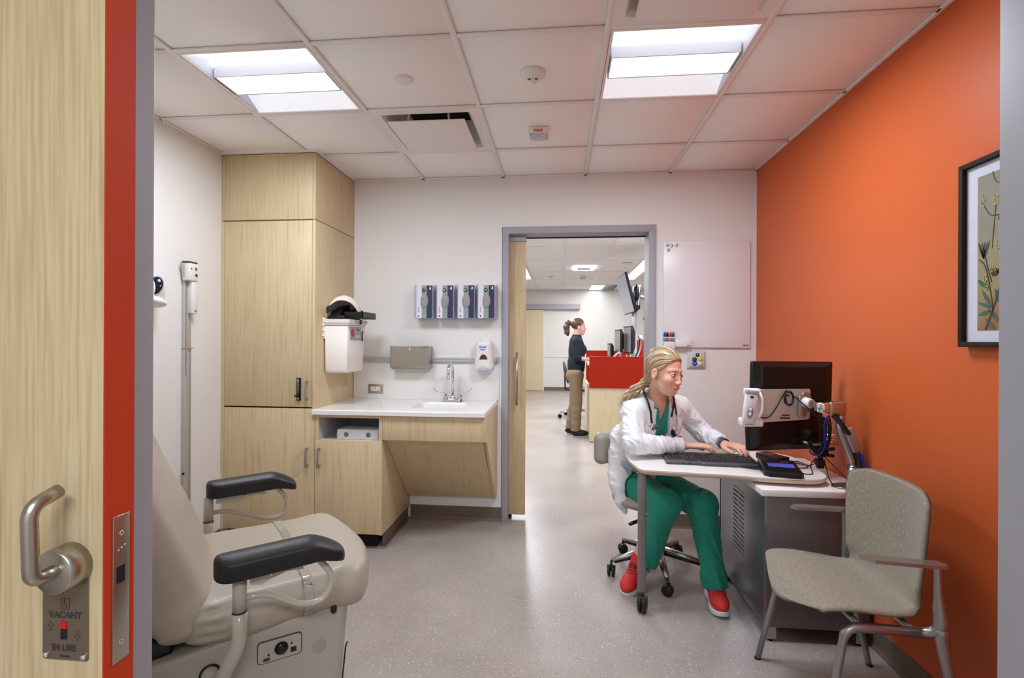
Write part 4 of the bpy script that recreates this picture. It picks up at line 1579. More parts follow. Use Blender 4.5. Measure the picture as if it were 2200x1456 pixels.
sdf('case', f_vm, (XL - .01, 2.20, 1.46), (XL + .20, 2.60, 1.75), .004, M_WHITE, t)
MB().ball(tuple(VM_C + VM_N * .023), (.033, .052, .014), n=28, m=16, R=Matrix(VM_R.tolist())).build('display', pbr('dark_blue_glass', (24, 28, 46), .08, var=.1), t)
MB().tube([tuple(VM_C + VM_R @ V3((.034 * math.cos(a), .053 * math.sin(a), .024))) for a in [2 * math.pi * i / 40 for i in range(40)]], .0035, 8, closed=True).build('bezel_ring', M_GREY, t)
bx('bracket', XL, XL + .03, 2.33, 2.45, 1.54, 1.66, M_GREY, t, b=.004)

# ------------------------------------------------------------------ examination chair (local frame: x forward, y to its far side)
M_VINYL = pbr('beige_vinyl', (172, 160, 144), .44, var=.025, vscale=9, bump=.10, bscale=500, coat=.05)
M_SHELL = pbr('putty_painted_shell', (172, 166, 152), .42, var=.02, vscale=5)
M_PUTTY = pbr('putty_painted_tube', (186, 179, 165), .30, var=.01, coat=.3)
M_PAD = pbr('black_urethane', (26, 23, 24), .44, var=.12, vscale=60, bump=.22, bscale=420)
ex = thing('exam_chair', 'beige vinyl medical exam chair with two black armrests', 'exam chair', (-.922, 1.446, 0), R_(38))


def f_seat(P):
    x, y, z = P[:, 0], P[:, 1], P[:, 2]
    Q = P.copy()
    # side skirts sag a little towards the back, the top rises to the front
    d = rbox(P, (.045, 0, .655), (.235, .285, .052), .05)
    d = smin(d, ell(P, (.13, 0, .668), (.20, .262, .052)), .03)
    d = smin(d, rbox(P, (.235, 0, .655), (.072, .262 , .054), .052), .04)
    d = smax(d, (x - .335 + .16 * (y / .29) ** 2 * .6), .03)
    d = smin(d, ell(P, (-.05, 0, .640), (.17, .284, .062)), .05)
    crease = .0035 * np.exp(-((x + .12) / .03) ** 2) * np.exp(-((np.abs(y) - .27) / .05) ** 2) * np.sin(z * 240)
    return d * .92 + crease


def f_back(P):
    R = nrot(0, -21, 0)
    ax_ = V3((-.27, 0, .90))
    d = rbox(P, ax_ + R @ V3((0, 0, .13)), (.062, .283, .40), .058, R)
    d = smin(d, ell(P, ax_ + R @ V3((.03, 0, -.10)), (.055, .25, .22), R), .04)
    d = smin(d, ell(P, (-.185, 0, .655), (.075, .282, .060)), .06)
    y, z = P[:, 1], P[:, 2]
    d = d + .004 * np.exp(-((z - .63) / .03) ** 2) * np.sin(y * 130 + z * 160) * np.exp(-((np.abs(y) - .28) / .04) ** 2)
    return d


sdf('seat', f_seat, (-.26, -.33, .55), (.36, .33, .77), .006, M_VINYL, ex, world=False)
sdf('backrest', f_back, (-.62, -.33, .56), (-.02, .33, 1.46), .007, M_VINYL, ex, world=False)


def f_strap(P):
    d = f_seat(P)
    return smax(np.abs(d - .0018) - .0012, np.abs(P[:, 0] - .098 + .02 * P[:, 1]) - .013, .001)


me = sdf_mesh('clear_strap', f_strap, (.05, -.32, .58), (.16, .32, .76), .0022)
link_mesh('clear_strap', me, pbr('clear_strap_vinyl', (168, 158, 146), .16, var=.03, coat=.4), ex, world=False)


def f_base(P):
    x, y, z = P[:, 0], P[:, 1], P[:, 2]
    hw = .270 - .03 * np.clip((.30 - z) / .3, 0, 1) - .012 * np.clip((.56 - z) / .02, 0, 1) * 0
    Q = np.stack([x + .14 + .04 * np.clip((.6 - z) / .5, 0, 1), y / (hw / .27), z - .345], 1)
    d = rbox(Q, (0, 0, 0), (.355, .27, .282), .03)
    top = (z - (.612 + .10 * np.clip(x, -.4, .3)))
    return smax(d, top, .012) * .95


sdf('base_shell', f_base, (-.56, -.31, .03), (.28, .31, .70), .006, M_SHELL, ex, world=False)
m = MB()
m.box(-.50, .16, -.25, .25, 0, .065, .02)
m.build('floor_plinth', M_DGREY, ex, world=False)
# black box filling the gap under the back
MB().box(-.46, -.20, -.235, .235, .55, .63, .01).build('black_underbox', M_BLACK, ex, world=False)

# control panel on the near flank
def flank(x, z, out=0.0):
    return Vector((x, -.2705 - out, z))


m = MB()
ang = R_(0)
Mp = Matrix.Translation((.034, -.2690, .548)) @ Matrix.Rotation(R_(90), 4, 'X')
m = MB(Mp)
m.prism(rrect(-.0535, .0535, -.0285, .0285, .009), 'Z', -.01, .0042)
m.build('control_panel_rim', M_DGREY, ex, world=False)
m = MB(Mp)
m.prism(rrect(-.0515, .0515, -.0265, .0265, .008), 'Z', -.01, .0055)
pn = m.build('control_panel', M_SHELL, ex, world=False)
MB(Mp).lathe([(0, .016), (.012, .015), (.0165, .009), (.0165, .004)], (.003, .001, 0), n=28).build('control_knob', M_BLACKG, pn, world=False)
m = MB(Mp)
m.lathe([(0, .0065), (.0028, .0065), (.0028, .004)], (-.027, -.008, 0), n=12)
m.lathe([(0, .0065), (.0028, .0065), (.0028, .004)], (.028, .006, 0), n=12)
m.build('indicator_dot', M_BLACK, pn, world=False)
MB(Mp).box(.026, .040, -.018, -.005, .004, .0062).build('square_socket', M_BLACK, pn, world=False)
MB(Mp).prism(rrect(-.040, -.024, -.0225, -.0145, .003), 'Z', .004, .0068).build('usb_cover', M_DGREY, pn, world=False)
m = MB(Mp)
for sx, sy in ((-.028, .012), (.028, .018)):
    m.box(sx - .006, sx + .006, sy, sy + .0008, .0055, .0059).box(sx - .006, sx + .004, sy - .004, sy - .0032, .0055, .0059)
m.build('printed_marks', M_GREY, pn, world=False, kind='stuff')
MB().lathe([(.0165, -.2716), (.0175, -.2716), (.0175, -.266), (.0165, -.266)], (.132, 0, .521), 'Y', 30).build('inspection_ring', pbr('putty_dark', (160, 150, 138), .4, var=0), ex, world=False)
m = MB().lathe([(0, -.292), (.013, -.290), (.019, -.280), (.019, -.262)], (-.123, 0, .535), 'Y', 30)
m.build('round_latch', M_SHELL, ex, world=False)
MB().lathe([(.0195, -.2735), (.0235, -.2735), (.0235, -.264), (.0195, -.264)], (-.123, 0, .535), 'Y', 30).build('latch_gasket', M_BLACK, ex, world=False)
MB().ball((.170, -.272, .612), (.0085, .010, .013)).build('bumper', M_BLACK, ex, world=False)
m = MB()
m.tube([(.208, -.272, .51), (.203, -.2725, .50), (.195, -.266, .40), (.185, -.262, .25)], .0022, 6)
m.build('panel_seam', M_BLACK, ex, world=False)


# armrests
def f_pad(s):
    def f(P):
        x, y, z = P[:, 0], P[:, 1] - s * .36, P[:, 2]
        k = np.clip((x - .085) / .095, 0, 1)
        zc = .824 + .006 * np.clip((x + .1) / .2, 0, 1) - .040 * k ** 1.8
        Q = np.stack([x - .028, y, z - zc], 1)
        rr = np.sqrt(np.maximum(np.abs(x - .028) - .105, 0) ** 2 + y ** 2) - .043
        d = smax(rr, np.abs(z - zc) - .031 + .010 * k, .016)
        d = smax(d, ((z - zc) + .55 * np.abs(y) - .040 + .010 * k), .008)
        low = (-(z - zc) - .030 + .018 * k)
        return smax(d, low, .008) * .9
    return f


for s in (-1, 1):
    arm = sdf('armrest', f_pad(s), (-.14, s * .36 - .06, .75), (.20, s * .36 + .06, .885), .0045, M_PAD, ex, world=False)
    x = -.066 if s < 0 else -.112
    y = s * .36
    MB().tube([(x, y, .715), (x, y, .800)], .0155, 16).build('upper_post', M_PUTTY, arm, world=False)
    MB().tube(fillet([(x, y, .712), (x, y, .635), (x - .035, y * .93, .55), (x - .05, y * .80, .46)], .03), .0165, 16).build('lower_post', M_PUTTY, arm, world=False)
    MB().lathe([(.0168, .7115), (.0168, .7135)], (x, y, 0), n=20).build('post_seam', M_DGREY, arm, world=False)
    pts = fillet([(x + .01, y, .742), (x + .055, y, .742), (.075, y, .688), (.128, y, .688), (.150, y, .745), (.112, y, .795), (.10, y, .80)], [0, .03, .03, .04, .05, .02, 0], 8)
    MB().tube(pts, .0078, 12).build('arm_loop', M_PUTTY, arm, world=False)
    m = MB().prism([(-.045 + (x + .066), .775), (-.04 + (x + .066), .795), (.055, .797), (.075, .785), (.035, .788), (0, .778), (-.02, .769)], 'Y', y - .012, y + .012)
    m.build('release_lever', M_PUTTY, arm, world=False)
    MB().ball((.0, y - .013, .79), .004).build('lever_pin', M_CHROME, arm, world=False)

# ------------------------------------------------------------------ visitor chair by the orange wall
M_CAST = pbr('cast_aluminium', (168, 164, 164), .34, .85, var=.03, vscale=20)


def mk_fabric():
    m = bpy.data.materials.new('taupe_woven_fabric')
    m.use_nodes = True
    t = m.node_tree
    b = t.nodes['Principled BSDF']
    uv = nn(t, 'ShaderNodeUVMap')
    mp = nn(t, 'ShaderNodeMapping')
    mp.inputs['Scale'].default_value = (330, 75, 1)
    t.links.new(uv.outputs[0], mp.inputs[0])
    no = nn(t, 'ShaderNodeTexNoise')
    no.inputs['Scale'].default_value = 1.0
    no.inputs['Detail'].default_value = 2
    t.links.new(mp.outputs[0], no.inputs['Vector'])
    r = nn(t, 'ShaderNodeValToRGB')
    r.color_ramp.elements[0].position = .50
    r.color_ramp.elements[0].color = lin((140, 129, 114))
    r.color_ramp.elements[1].position = .72
    r.color_ramp.elements[1].color = lin((172, 163, 147))
    t.links.new(no.outputs[0], r.inputs[0])
    t.links.new(r.outputs[0], b.inputs['Base Color'])
    b.inputs['Roughness'].default_value = .8
    b.inputs['Sheen Weight'].default_value = .15
    w = nn(t, 'ShaderNodeTexNoise')
    w.inputs['Scale'].default_value = 700
    tc = nn(t, 'ShaderNodeTexCoord')
    t.links.new(tc.outputs['Object'], w.inputs['Vector'])
    bp = nn(t, 'ShaderNodeBump')
    bp.inputs['Strength'].default_value = .35
    bp.inputs['Distance'].default_value = .001
    t.links.new(w.outputs[0], bp.inputs['Height'])
    t.links.new(bp.outputs[0], b.inputs['Normal'])
    return m


M_FAB = mk_fabric()
M_PIPE = pbr('taupe_piping', (118, 108, 92), .7, var=.1, vscale=200)
vc = thing('guest_chair', 'taupe fabric guest chair with cast aluminium arms by the orange wall', 'chair', (1.06, 1.97, 0))
YC = 1.985
prof = spline([(.868, 0, .440), (.885, 0, .458), (.96, 0, .463), (1.07, 0, .452), (1.15, 0, .446), (1.195, 0, .462), (1.222, 0, .51), (1.236, 0, .60), (1.244, 0, .70), (1.252, 0, .80), (1.256, 0, .850)], 8)
NP = len(prof)
NU = 33


def hw(v):
    pts = [(0, .150), (.02, .205), (.06, .233), (.15, .243), (.30, .240), (.40, .222), (.47, .196), (.53, .200), (.62, .212), (.75, .226), (.86, .232), (.92, .226), (.96, .204), (.985, .170), (1, .130)]
    for (a, p), (b_, q) in zip(pts, pts[1:]):
        if v <= b_:
            k = (v - a) / (b_ - a)
            return p + (q - p) * (k * .5 + .5 * k * k * (3 - 2 * k))
    return pts[-1][1]


def shell_pt(i, u, off=0.0):
    v = i / (NP - 1)
    p = prof[i]
    a, b_ = prof[max(i - 1, 0)], prof[min(i + 1, NP - 1)]
    d = (b_ - a).normalized()
    nrm = Vector((-d.z, 0, d.x))
    k = min(max((v - .48) / .15, 0), 1)
    lat = u * hw(v) / .225
    wrap = .052 * lat * lat * k                    # back wraps forward at its sides
    dish = .012 * u * u * (1 - k)
    front = max(0, 1 - v / .10)
    x = p.x - wrap - .052 * front * (1 - u * u)
    z = p.z + dish - .034 * front * (1 - u * u)
    return Vector((x, YC + u * hw(v), z)) + nrm * off


def shell(off0, off1, shrink=1.0):
    vs, fs = [], []
    for off in (off1, off0):
        for i in range(NP):
            for j in range(NU):
                u = -1 + 2 * j / (NU - 1)
                vs.append(shell_pt(i, u * shrink, off * (1 if 0 < j < NU - 1 and 0 < i < NP - 1 else .35)))
    G = NP * NU
    for i in range(NP - 1):
        for j in range(NU - 1):
            a = i * NU + j
            fs.append((a, a + 1, a + NU + 1, a + NU))
            fs.append((G + a, G + a + NU, G + a + NU + 1, G + a + 1))
    ring = [j for j in range(NU)] + [i * NU + NU - 1 for i in range(1, NP)] + [(NP - 1) * NU + j for j in range(NU - 2, -1, -1)] + [i * NU for i in range(NP - 2, 0, -1)]
    for k in range(len(ring)):
        a, b_ = ring[k], ring[(k + 1) % len(ring)]
        fs.append((b_, a, G + a, G + b_))
    return vs, fs, ring


def uv_from_grid(me):
    uv = me.uv_layers.new(name='UVMap')
    G = NP * NU
    for lp in me.loops:
        k = lp.vertex_index % G
        uv.data[lp.index].uv = ((k % NU) / (NU - 1) * .47, (k // NU) / (NP - 1) * .80)


vs, fs, ring = shell(-.002, .012)
m = MB().add(vs, fs, True)
o = m.build('seat_shell', M_FAB, vc, fixn=False)
uv_from_grid(o.data)
vs2, fs2, _ = shell(-.010, -.003, .97)
MB().add(vs2, fs2, True).build('back_shell', pbr('dark_taupe_shell', (74, 64, 54), .5, var=.05), vc, fixn=False)
pp = [(Vector(vs[a]) + Vector(vs[NP * NU + a])) / 2 for a in ring]
MB().tube(pp, .0042, 8, closed=True).build('piping', M_PIPE, vc)
for s, y in ((1, 2.240), (-1, 1.715)):
    # one cast frame per side: front leg and rail, rear leg, upright, arm blade
    yi = y - s * .03
    fl = MB().tube(fillet([(.846, y + s * .0, .0), (.848, y, .004), (.930, yi, .405), (.965, yi, .432), (1.20, yi, .418)], [0, 0, 0, .05, 0], 7),
                   [.0115] * 2 + [.013] + [.014] * 40, 12, flat=.8) if False else None
    P = fillet([(.846, y, .0), (.936, yi, .425), (1.19, yi + s * .008, .420)], .045, 8)
    m = MB().tube(P, [.0115 + .0045 * min(1, i / 3) for i in range(len(P))], 12)
    lg = m.build('front_leg', M_CAST, vc)
    P = spline([(1.296, y, .0), (1.250, y, .20), (1.218, y, .36), (1.203, y, .45)], 5)
    MB().tube(P, [.011 + .010 * i / (len(P) - 1) for i in range(len(P))], 12).build('rear_leg', M_CAST, vc)
    P = spline([(1.13, yi + s * .006, .421), (1.175, yi + s * .012, .424), (1.203, y, .450), (1.200, y, .52), (1.196, y, .58), (1.194, y, .648)], 5)
    MB().tube(P, [.014 + .008 * math.exp(-((i - 11) / 5) ** 2) - .004 * i / len(P) for i in range(len(P))], 12).build('arm_post', M_CAST, vc)
    # flat tapering arm blade
    pl = [(.968, y - s * .020), (1.00, y + s * .014), (1.10, y + s * .020), (1.205, y + s * .022), (1.225, y), (1.205, y - s * .022), (1.10, y - s * .024), (.99, y - s * .030)]
    if s < 0: pl = pl[::-1]
    m = MB()
    k = len(pl)
    vsb = [(a, b_, .654 + .010 * (1 - (a - .96) / .29)) for a, b_ in pl] + [(a + .004, b_, .644 + .008 * (1 - (a - .96) / .29)) for a, b_ in pl]
    m.add(vsb, [tuple(range(k)), tuple(range(2 * k - 1, k - 1, -1))] + [(i, (i + 1) % k, k + (i + 1) % k, k + i) for i in range(k)])
    ar = m.build('armrest', M_CAST, vc)
    for x in (.846, 1.296): MB().cyl((x, y, 0), (x, y, .006), .0128, n=14).build('foot_glide', M_BLACK, vc)
for x, z in ((.985, .425), (1.15, .418)):
    MB().tube([(x, 1.745, z), (x, 2.21, z)], .011, 12).build('cross_bar', M_CAST, vc)

# ------------------------------------------------------------------ equipment pedestal
def mk_brushed(name, c, ax=(2, 2, 90)):
    return pbr(name, c, .34, .9, var=.10, vscale=1.0, vstretch=ax, bump=.04, bscale=1, bstretch=ax)


M_PED = mk_brushed('brushed_graphite_metal', (150, 148, 153), (120, 3, 120))
M_PEDF = pbr('graphite_laminate', (112, 102, 102), .30, .25, var=.04, vscale=3)
M_LAM = pbr('white_laminate', (236, 232, 228), .30, var=.01, coat=.15)
pd = thing('equipment_cabinet', 'dark grey metal equipment cabinet with louvred side beneath the white desk', 'cabinet', (1.15, 2.69, 0))
PX0, PX1, PY0, PY1, PZ0, PZ1 = .925, 1.372, 2.370, 3.010, .066, .660
bx('front_panel', PX0 + .002, PX1, PY0, PY0 + .018, PZ0, PZ1, M_PEDF, pd, b=.001)
m = MB()
m.box(PX1 - .015, PX1, PY0 + .018, PY1, PZ0, PZ1)
m.box(PX0, PX1, PY1 - .015, PY1, PZ0, PZ1)
m.box(PX0 + .02, PX1, PY0 + .018, PY1, PZ0, PZ0 + .015)
m.box(PX0 + .012, PX0 + .016, PY0 + .03, PY1 - .02, PZ0, PZ1 - .01)
m.build('carcass', M_BLACK, pd)
# louvred side sheet: slats with real slots between
m = MB()
sy0, sy1 = 2.630, 2.785
m.box(PX0, PX0 + .004, PY0 + .002, sy0, PZ0, PZ1)
m.box(PX0, PX0 + .004, sy1, PY1, PZ0, PZ1)
m.box(PX0, PX0 + .004, sy0, sy1, PZ0, .276)
m.box(PX0, PX0 + .004, sy0, sy1, .592, PZ1)
m.build('side_sheet', M_PED, pd)
nsl = 14
for i in range(nsl):
    z0 = .276 + i * (.592 - .276) / nsl
    z1 = z0 + (.592 - .276) / nsl
    bx('slat', PX0, PX0 + .004, sy0, sy1, z0 + .0035, z1 - .0035, M_PED, pd)
bx('centre_rib', PX0 + .0005, PX0 + .0045, (sy0 + sy1) / 2 - .004, (sy0 + sy1) / 2 + .004, .40, .592, M_PED, pd)
bx('corner_trim', PX0 - .001, PX0 + .006, PY0 - .001, PY0 + .006, PZ0, PZ1, M_ALU, pd)
bx('worktop', PX0 - .018, XR - .004, PY0 - .014, PY1 + .01, .660, .690, M_LAM, pd, b=.002)
for x in (PX0 + .012, PX1 - .055):
    for y in (PY0 + .002, PY1 - .06):
        bx('foot_bracket', x, x + .040, y, y + .04, .012, PZ0 + .002, M_ALU, pd)
        MB().cyl((x + .02, y + .02, 0), (x + .02, y + .02, .014), .014, n=14).build('foot_glide', M_BLACK, pd)

# ------------------------------------------------------------------ pivoting white desk leaf
dk = thing('desk', 'white desk leaf on one grey castered leg beside the seated doctor', 'desk', (.80, 2.68, 0))
TZ = .730
ol = fillet([(.80, 2.450, 0), (.390, 2.500, 0), (.356, 2.72, 0), (.366, 2.905, 0), (.93, 2.905, 0), (1.12, 3.0, 0), (1.262, 2.90, 0), (1.268, 2.66, 0), (1.240, 2.405, 0), (1.00, 2.410, 0), (.80, 2.450, 0)],
            [0, .045, .4, .025, .08, .08, .08, .12, .12, .10, 0], 8)[:-1]
ol = [(p.x, p.y) for p in ol][::-1]
cx_, cy_ = .82, 2.68


def grow(o, d): return [(x + d * (x - cx_) / max(abs(x - cx_) + abs(y - cy_), .01), y + d * (y - cy_) / max(abs(x - cx_) + abs(y - cy_), .01)) for x, y in o]


def slab(o, zs, mat, nm, par):
    m = MB()
    n = len(o)
    vs = []
    for z, d in zs: vs += [(x, y, z) for x, y in grow(o, d)]
    fs = []
    for a in range(len(zs) - 1):
        for k in range(n):
            l = (k + 1) % n
            fs.append((a * n + k, a * n + l, (a + 1) * n + l, (a + 1) * n + k))
    m.add(vs, fs, True)
    m.add(vs, [tuple(range(n))[::-1], tuple(range((len(zs) - 1) * n, len(zs) * n))], False)
    return m.build(nm, mat, par)


slab(ol, [(TZ - .006, 0), (TZ - .002, -.001), (TZ, -.003)], M_LAM, 'top_surface', dk)
slab(ol, [(TZ - .026, -.012), (TZ - .022, -.004), (TZ - .010, 0), (TZ - .0061, 0)], pbr('beige_edge', (196, 178, 160), .5, var=.03), 'edge_core', dk)
lx, ly = .412, 2.575
m = MB()
m.box(lx - .019, lx + .019, ly - .016, ly + .016, .098, TZ - .026, .004)
for k in (-.008, .0, .008): m.box(lx + k - .001, lx + k + .001, ly - .0175, ly - .0155, .10, TZ - .03)
m.build('leg', pbr('ribbed_grey_aluminium', (140, 132, 134), .4, .6, var=.04, vscale=10), dk)
bx('leg_plate', lx - .035, lx + .04, ly - .03, ly + .03, TZ - .030, TZ - .0255, M_ALU, dk)


def caster(x, y, r, rot, parent, name='caster', world=True, zt=None):
    M_ = Matrix.Translation((x, y, r)) @ Matrix.Rotation(rot, 4, 'Z')
    m = MB(M_)
    for s in (-1, 1):
        m.lathe([(0, s * .022), (r * .6, s * .022), (r * .92, s * .019), (r, s * .015), (r, s * .006), (r * .8, s * .004)], (0, 0, 0), 'Y', 24)
    m.box(-.010, .010, -.006, .006, 0, r * 1.05, .002)
    m.prism([(-r * .7, r * .35), (-r * .4, r * .9), (0, r * 1.12), (r * .3, r * 1.0), (r * .1, r * .5)], 'Y', -.023, .023)
    m.cyl((0, 0, r * .9), (0, 0, (zt or r * 2.1) - r), .0065, n=12)
    return m.build(name, M_BLACK, parent, world=world)


caster(lx + .004, ly - .012, .040, R_(70), dk, zt=.10)

# ------------------------------------------------------------------ keyboard
KB = Matrix.Translation((.772, 2.700, TZ)) @ Matrix.Rotation(R_(-3.5), 4, 'Z')
kb = thing('keyboard', 'black computer keyboard under the doctor\'s hands on the white desk', 'keyboard', (.772, 2.700, TZ), R_(-3.5))
m = MB()
W2, D2 = .226, .098
pl = [(-W2, -D2 + .004), (-W2 + .012, -D2), (-.06, -D2), (-.04, -D2 - .010), (W2 - .012, -D2 - .010), (W2, -D2), (W2, D2 - .01), (W2 - .01, D2), (-W2 + .01, D2), (-W2, D2 - .01)]
n = len(pl)
vs = [(x, y, .002) for x, y in pl] + [(x, y, .013 + .008 * (y + D2) / (2 * D2)) for x, y in pl] + [(x * .985, y * .965, .017 + .008 * (y + D2) / (2 * D2)) for x, y in pl]
m.add(vs, [tuple(range(n)), tuple(range(3 * n - 1, 2 * n - 1, -1))] + [(a * n + k, a * n + (k + 1) % n, (a + 1) * n + (k + 1) % n, (a + 1) * n + k) for a in (0, 1) for k in range(n)])
m.build('case', pbr('keyboard_case', (74, 72, 78), .34, var=.05), kb, world=False)
kme = {}
M_KEY = pbr('black_keycap', (44, 42, 44), .42, var=.08, vscale=50)


def keycap(w_, x, y):
    """x, y: centre of the key on the tilted board"""
    key = round(w_, 4)
    if key not in kme:
        h_ = w_ / 2 - .0009
        L = [(-h_, -.0086, 0), (h_, -.0086, 0), (h_, .0086, 0), (-h_, .0086, 0)]
        U = [(-h_ + .0024, -.0066, .0065), (h_ - .0024, -.0066, .0065), (h_ - .0024, .0060, .0065), (-h_ + .0024, .0060, .0065)]
        o = MB().add(L + U, [(3, 2, 1, 0), (4, 5, 6, 7)] + [(k, (k + 1) % 4, 4 + (k + 1) % 4, 4 + k) for k in range(4)]).build('key', M_KEY, kb, world=False)
        kme[key] = o.data
    else:
        o = bpy.data.objects.new('key', kme[key])
        COL.objects.link(o)
        o.parent = kb
    y -= .044
    o.location = (x, y, .017 + .008 * (y + D2) / (2 * D2))


# the doctor sits beyond the board, so its number pad lies towards her right hand
rows = [(-.078, [.030, .019, .019, .104, .019, .019, .019, .028]), (-.058, [.041] + [.019] * 10 + [.026]), (-.039, [.033] + [.019] * 11 + [.015]),
        (-.020, [.028] + [.019] * 12), (-.001, [.019] * 13 + [.010]), (.026, [.019] * 13)]
for yy, ws in rows:
    x = 0
    for w_ in ws:
        keycap(w_ * 1.08, .214 - x - w_ * .54, -yy)
        x += w_ * 1.10
for i in range(3):
    for yy in (.0, .020, -.026, .058, .078):
        if yy == .058 and i != 1: continue
        keycap(.0185, -.079 - i * .0195, yy)
for i in range(4):
    for j in range(5): keycap(.0185, -.143 - i * .0195, .000 + j * .0195 if j else .0)
m = MB()
for x in (-.150, -.118): m.box(x, x + .012, -D2 - .001, -D2 + .004, .006, .012)
m.build('port', M_BLACKG, kb, world=False)
M_CABLE = pbr('black_cable', (24, 22, 24), .45, var=.05)
tag(MB().tube(spline([(.885, 2.590, TZ + .008), (.91, 2.578, TZ + .003), (.945, 2.560, TZ + .0028), (.975, 2.555, TZ + .0028), (.992, 2.562, TZ + .006)], 6), .0024, 8).build('keyboard_cable', M_CABLE),
    'thin black cable running from the keyboard towards the signature pad', 'cable')

# ------------------------------------------------------------------ signature pad and little box
sp = thing('signature_pad', 'black signature pad with a blue-violet screen strip on the white desk', 'signature pad', (1.05, 2.52, TZ))
MP = Matrix.Translation((1.045, 2.505, TZ)) @ Matrix.Rotation(R_(-11), 4, 'Z')
m = MB(MP)
a, b_ = .082, .095
L0 = [(-a, -b_ + .02, .001), (-a + .022, -b_, .001), (a - .010, -b_, .001), (a, -b_ + .012, .001), (a, b_, .001), (-a, b_, .001)]
L1 = [(x, y, .020 + .018 * (y + b_) / (2 * b_)) for x, y, z in L0]
L2 = [(x * .90, y * .92, .024 + .020 * (y + b_) / (2 * b_)) for x, y, z in L0]
m.add(L0 + L1 + L2, [tuple(range(6))[::-1], tuple(range(12, 18))] + [(q * 6 + k, q * 6 + (k + 1) % 6, (q + 1) * 6 + (k + 1) % 6, (q + 1) * 6 + k) for q in (0, 1) for k in range(6)])
m.build('body', pbr('matte_black_plastic', (18, 17, 19), .38, var=.05), sp)
sl = math.atan(.020 / (2 * b_))
MS = MP @ Matrix.Translation((0, 0, .0345)) @ Matrix.Rotation(sl, 4, 'X')
MB(MS).box(-.052, .062, -.022, .030, .0, .0015).build('screen', pbr('violet_screen', (92, 98, 188), .3, var=.03, emit=.04), sp)
MB(MS).box(.010, .048, .048, .058, .0, .0012).build('printed_badge', pbr('violet_badge', (70, 74, 150), .4, var=0), sp)
MB(MP).box(-.012, .055, b_, b_ + .016, .008, .030, .003).build('pen_rest', M_BLACK, sp)
bxm = Matrix.Translation((1.115, 2.765, TZ)) @ Matrix.Rotation(R_(24), 4, 'Z')
t = thing('cable_hub', 'small dark rectangular hub behind the signature pad', 'hub', (1.115, 2.765, TZ))
MB(bxm).box(-.040, .040, -.072, .072, .001, .030, .003).build('case', M_BLACK, t)
MB(bxm).box(-.020, .015, -.02, .03, .030, .0308).build('label', pbr('hub_label', (92, 60, 52), .5, var=.2, vscale=200), t)
for nm, lab, pts in (
        ('power_cable', 'black cable looping out of the little hub on the desk', [(1.145, 2.700, TZ + .012), (1.185, 2.700, TZ + .010), (1.235, 2.74, TZ + .003), (1.225, 2.62, TZ + .003), (1.165, 2.60, TZ + .004), (1.135, 2.612, TZ + .018)]),
        ('video_cable', 'black cable crossing behind the signature pad towards the screen clamp', [(1.150, 2.765, TZ + .012), (1.20, 2.72, TZ + .003), (1.245, 2.66, TZ + .003), (1.26, 2.625, TZ + .02)]),
        ('pad_cable', 'black cable from the signature pad rising into the clamp bundle', [(1.125, 2.50, TZ + .016), (1.15, 2.49, TZ + .003), (1.185, 2.49, TZ + .006), (1.205, 2.55, TZ + .03), (1.255, 2.60, TZ + .055)]),
        ('loose_cable', 'long black cable drooping from the clamp onto the cabinet top', [(1.275, 2.60, .80), (1.285, 2.575, .76), (1.265, 2.50, .712), (1.262, 2.44, .6935), (1.30, 2.405, .6935), (1.34, 2.43, .70), (1.345, 2.52, .715), (1.315, 2.60, .77), (1.29, 2.62, .80)])):
    tag(MB().tube(spline(pts, 7), .0024, 8).build(nm, M_CABLE), lab, 'cable')

# ------------------------------------------------------------------ two screens seen from behind
M_MON = pbr('monitor_black', (14, 11, 12), .30, var=.1, vscale=5)


def monitor(name, lab, c, yaw, pitch, w, h, slot=True):
    """local: x right, z up, back faces -y"""
    t = thing(name, lab, 'monitor', c, R_(yaw), 'two screens on the desk arm')
    Rm = Matrix.Rotation(R_(pitch), 4, 'X')
    m = MB(Rm)
    m.box(-w / 2, w / 2, -.014, .012, -h / 2, h / 2, .006)
    m.build('back_case', M_MON, t, world=False)
    m = MB(Rm)
    vs = []
    for y, k, in ((-.013, .96), (-.030, .80), (-.034, .74)):
        vs += [(-w / 2 * k, y, -h / 2 * k), (w / 2 * k, y, -h / 2 * k), (w / 2 * k, y, h / 2 * k), (-w / 2 * k, y, h / 2 * k)]
    m.add(vs, [(8, 9, 10, 11)] + [(a * 4 + k, a * 4 + (k + 1) % 4, a * 4 + 4 + (k + 1) % 4, a * 4 + 4 + k) for a in (0, 1) for k in range(4)])
    m.build('rear_bulge', M_MON, t, world=False)
    MB(Rm).box(-w / 2 + .012, w / 2 - .012, .0118, .0128, -h / 2 + .014, h / 2 - .014).build('screen', pbr('lit_screen', (150, 165, 190), .3, var=.2, vscale=9, emit=.5), t, world=False)
    if slot:
        MB(Rm).box(-w * .27, w * .36, -.0275, -.020, h * .40 - .005, h * .40 + .001).build('vent_slot', M_BLACKG, t, world=False)
    else:
        m = MB(Rm).box(.005, .045, -.0275, -.022, -h * .37, -h * .28)
        m.build('label', pbr('rating_label', (120, 96, 84), .5, var=.3, vscale=120), t, world=False)
        m = MB(Rm)
        for k in range(3): m.box(-.075, -.012, -.0268, -.022, -h * .37 + k * .009, -h * .37 + k * .009 + .003)
        m.build('printed_lines', M_DGREY, t, world=False, kind='stuff')
    return t


monitor('computer_monitor', 'upper black monitor seen from behind above the grey plate', (1.142, 2.625, 1.150), 0, 2, .385, .215)
monitor('computer_monitor', 'lower black monitor seen from behind, hanging over the desk', (1.135, 2.675, .927), 14, -5, .425, .235, False)

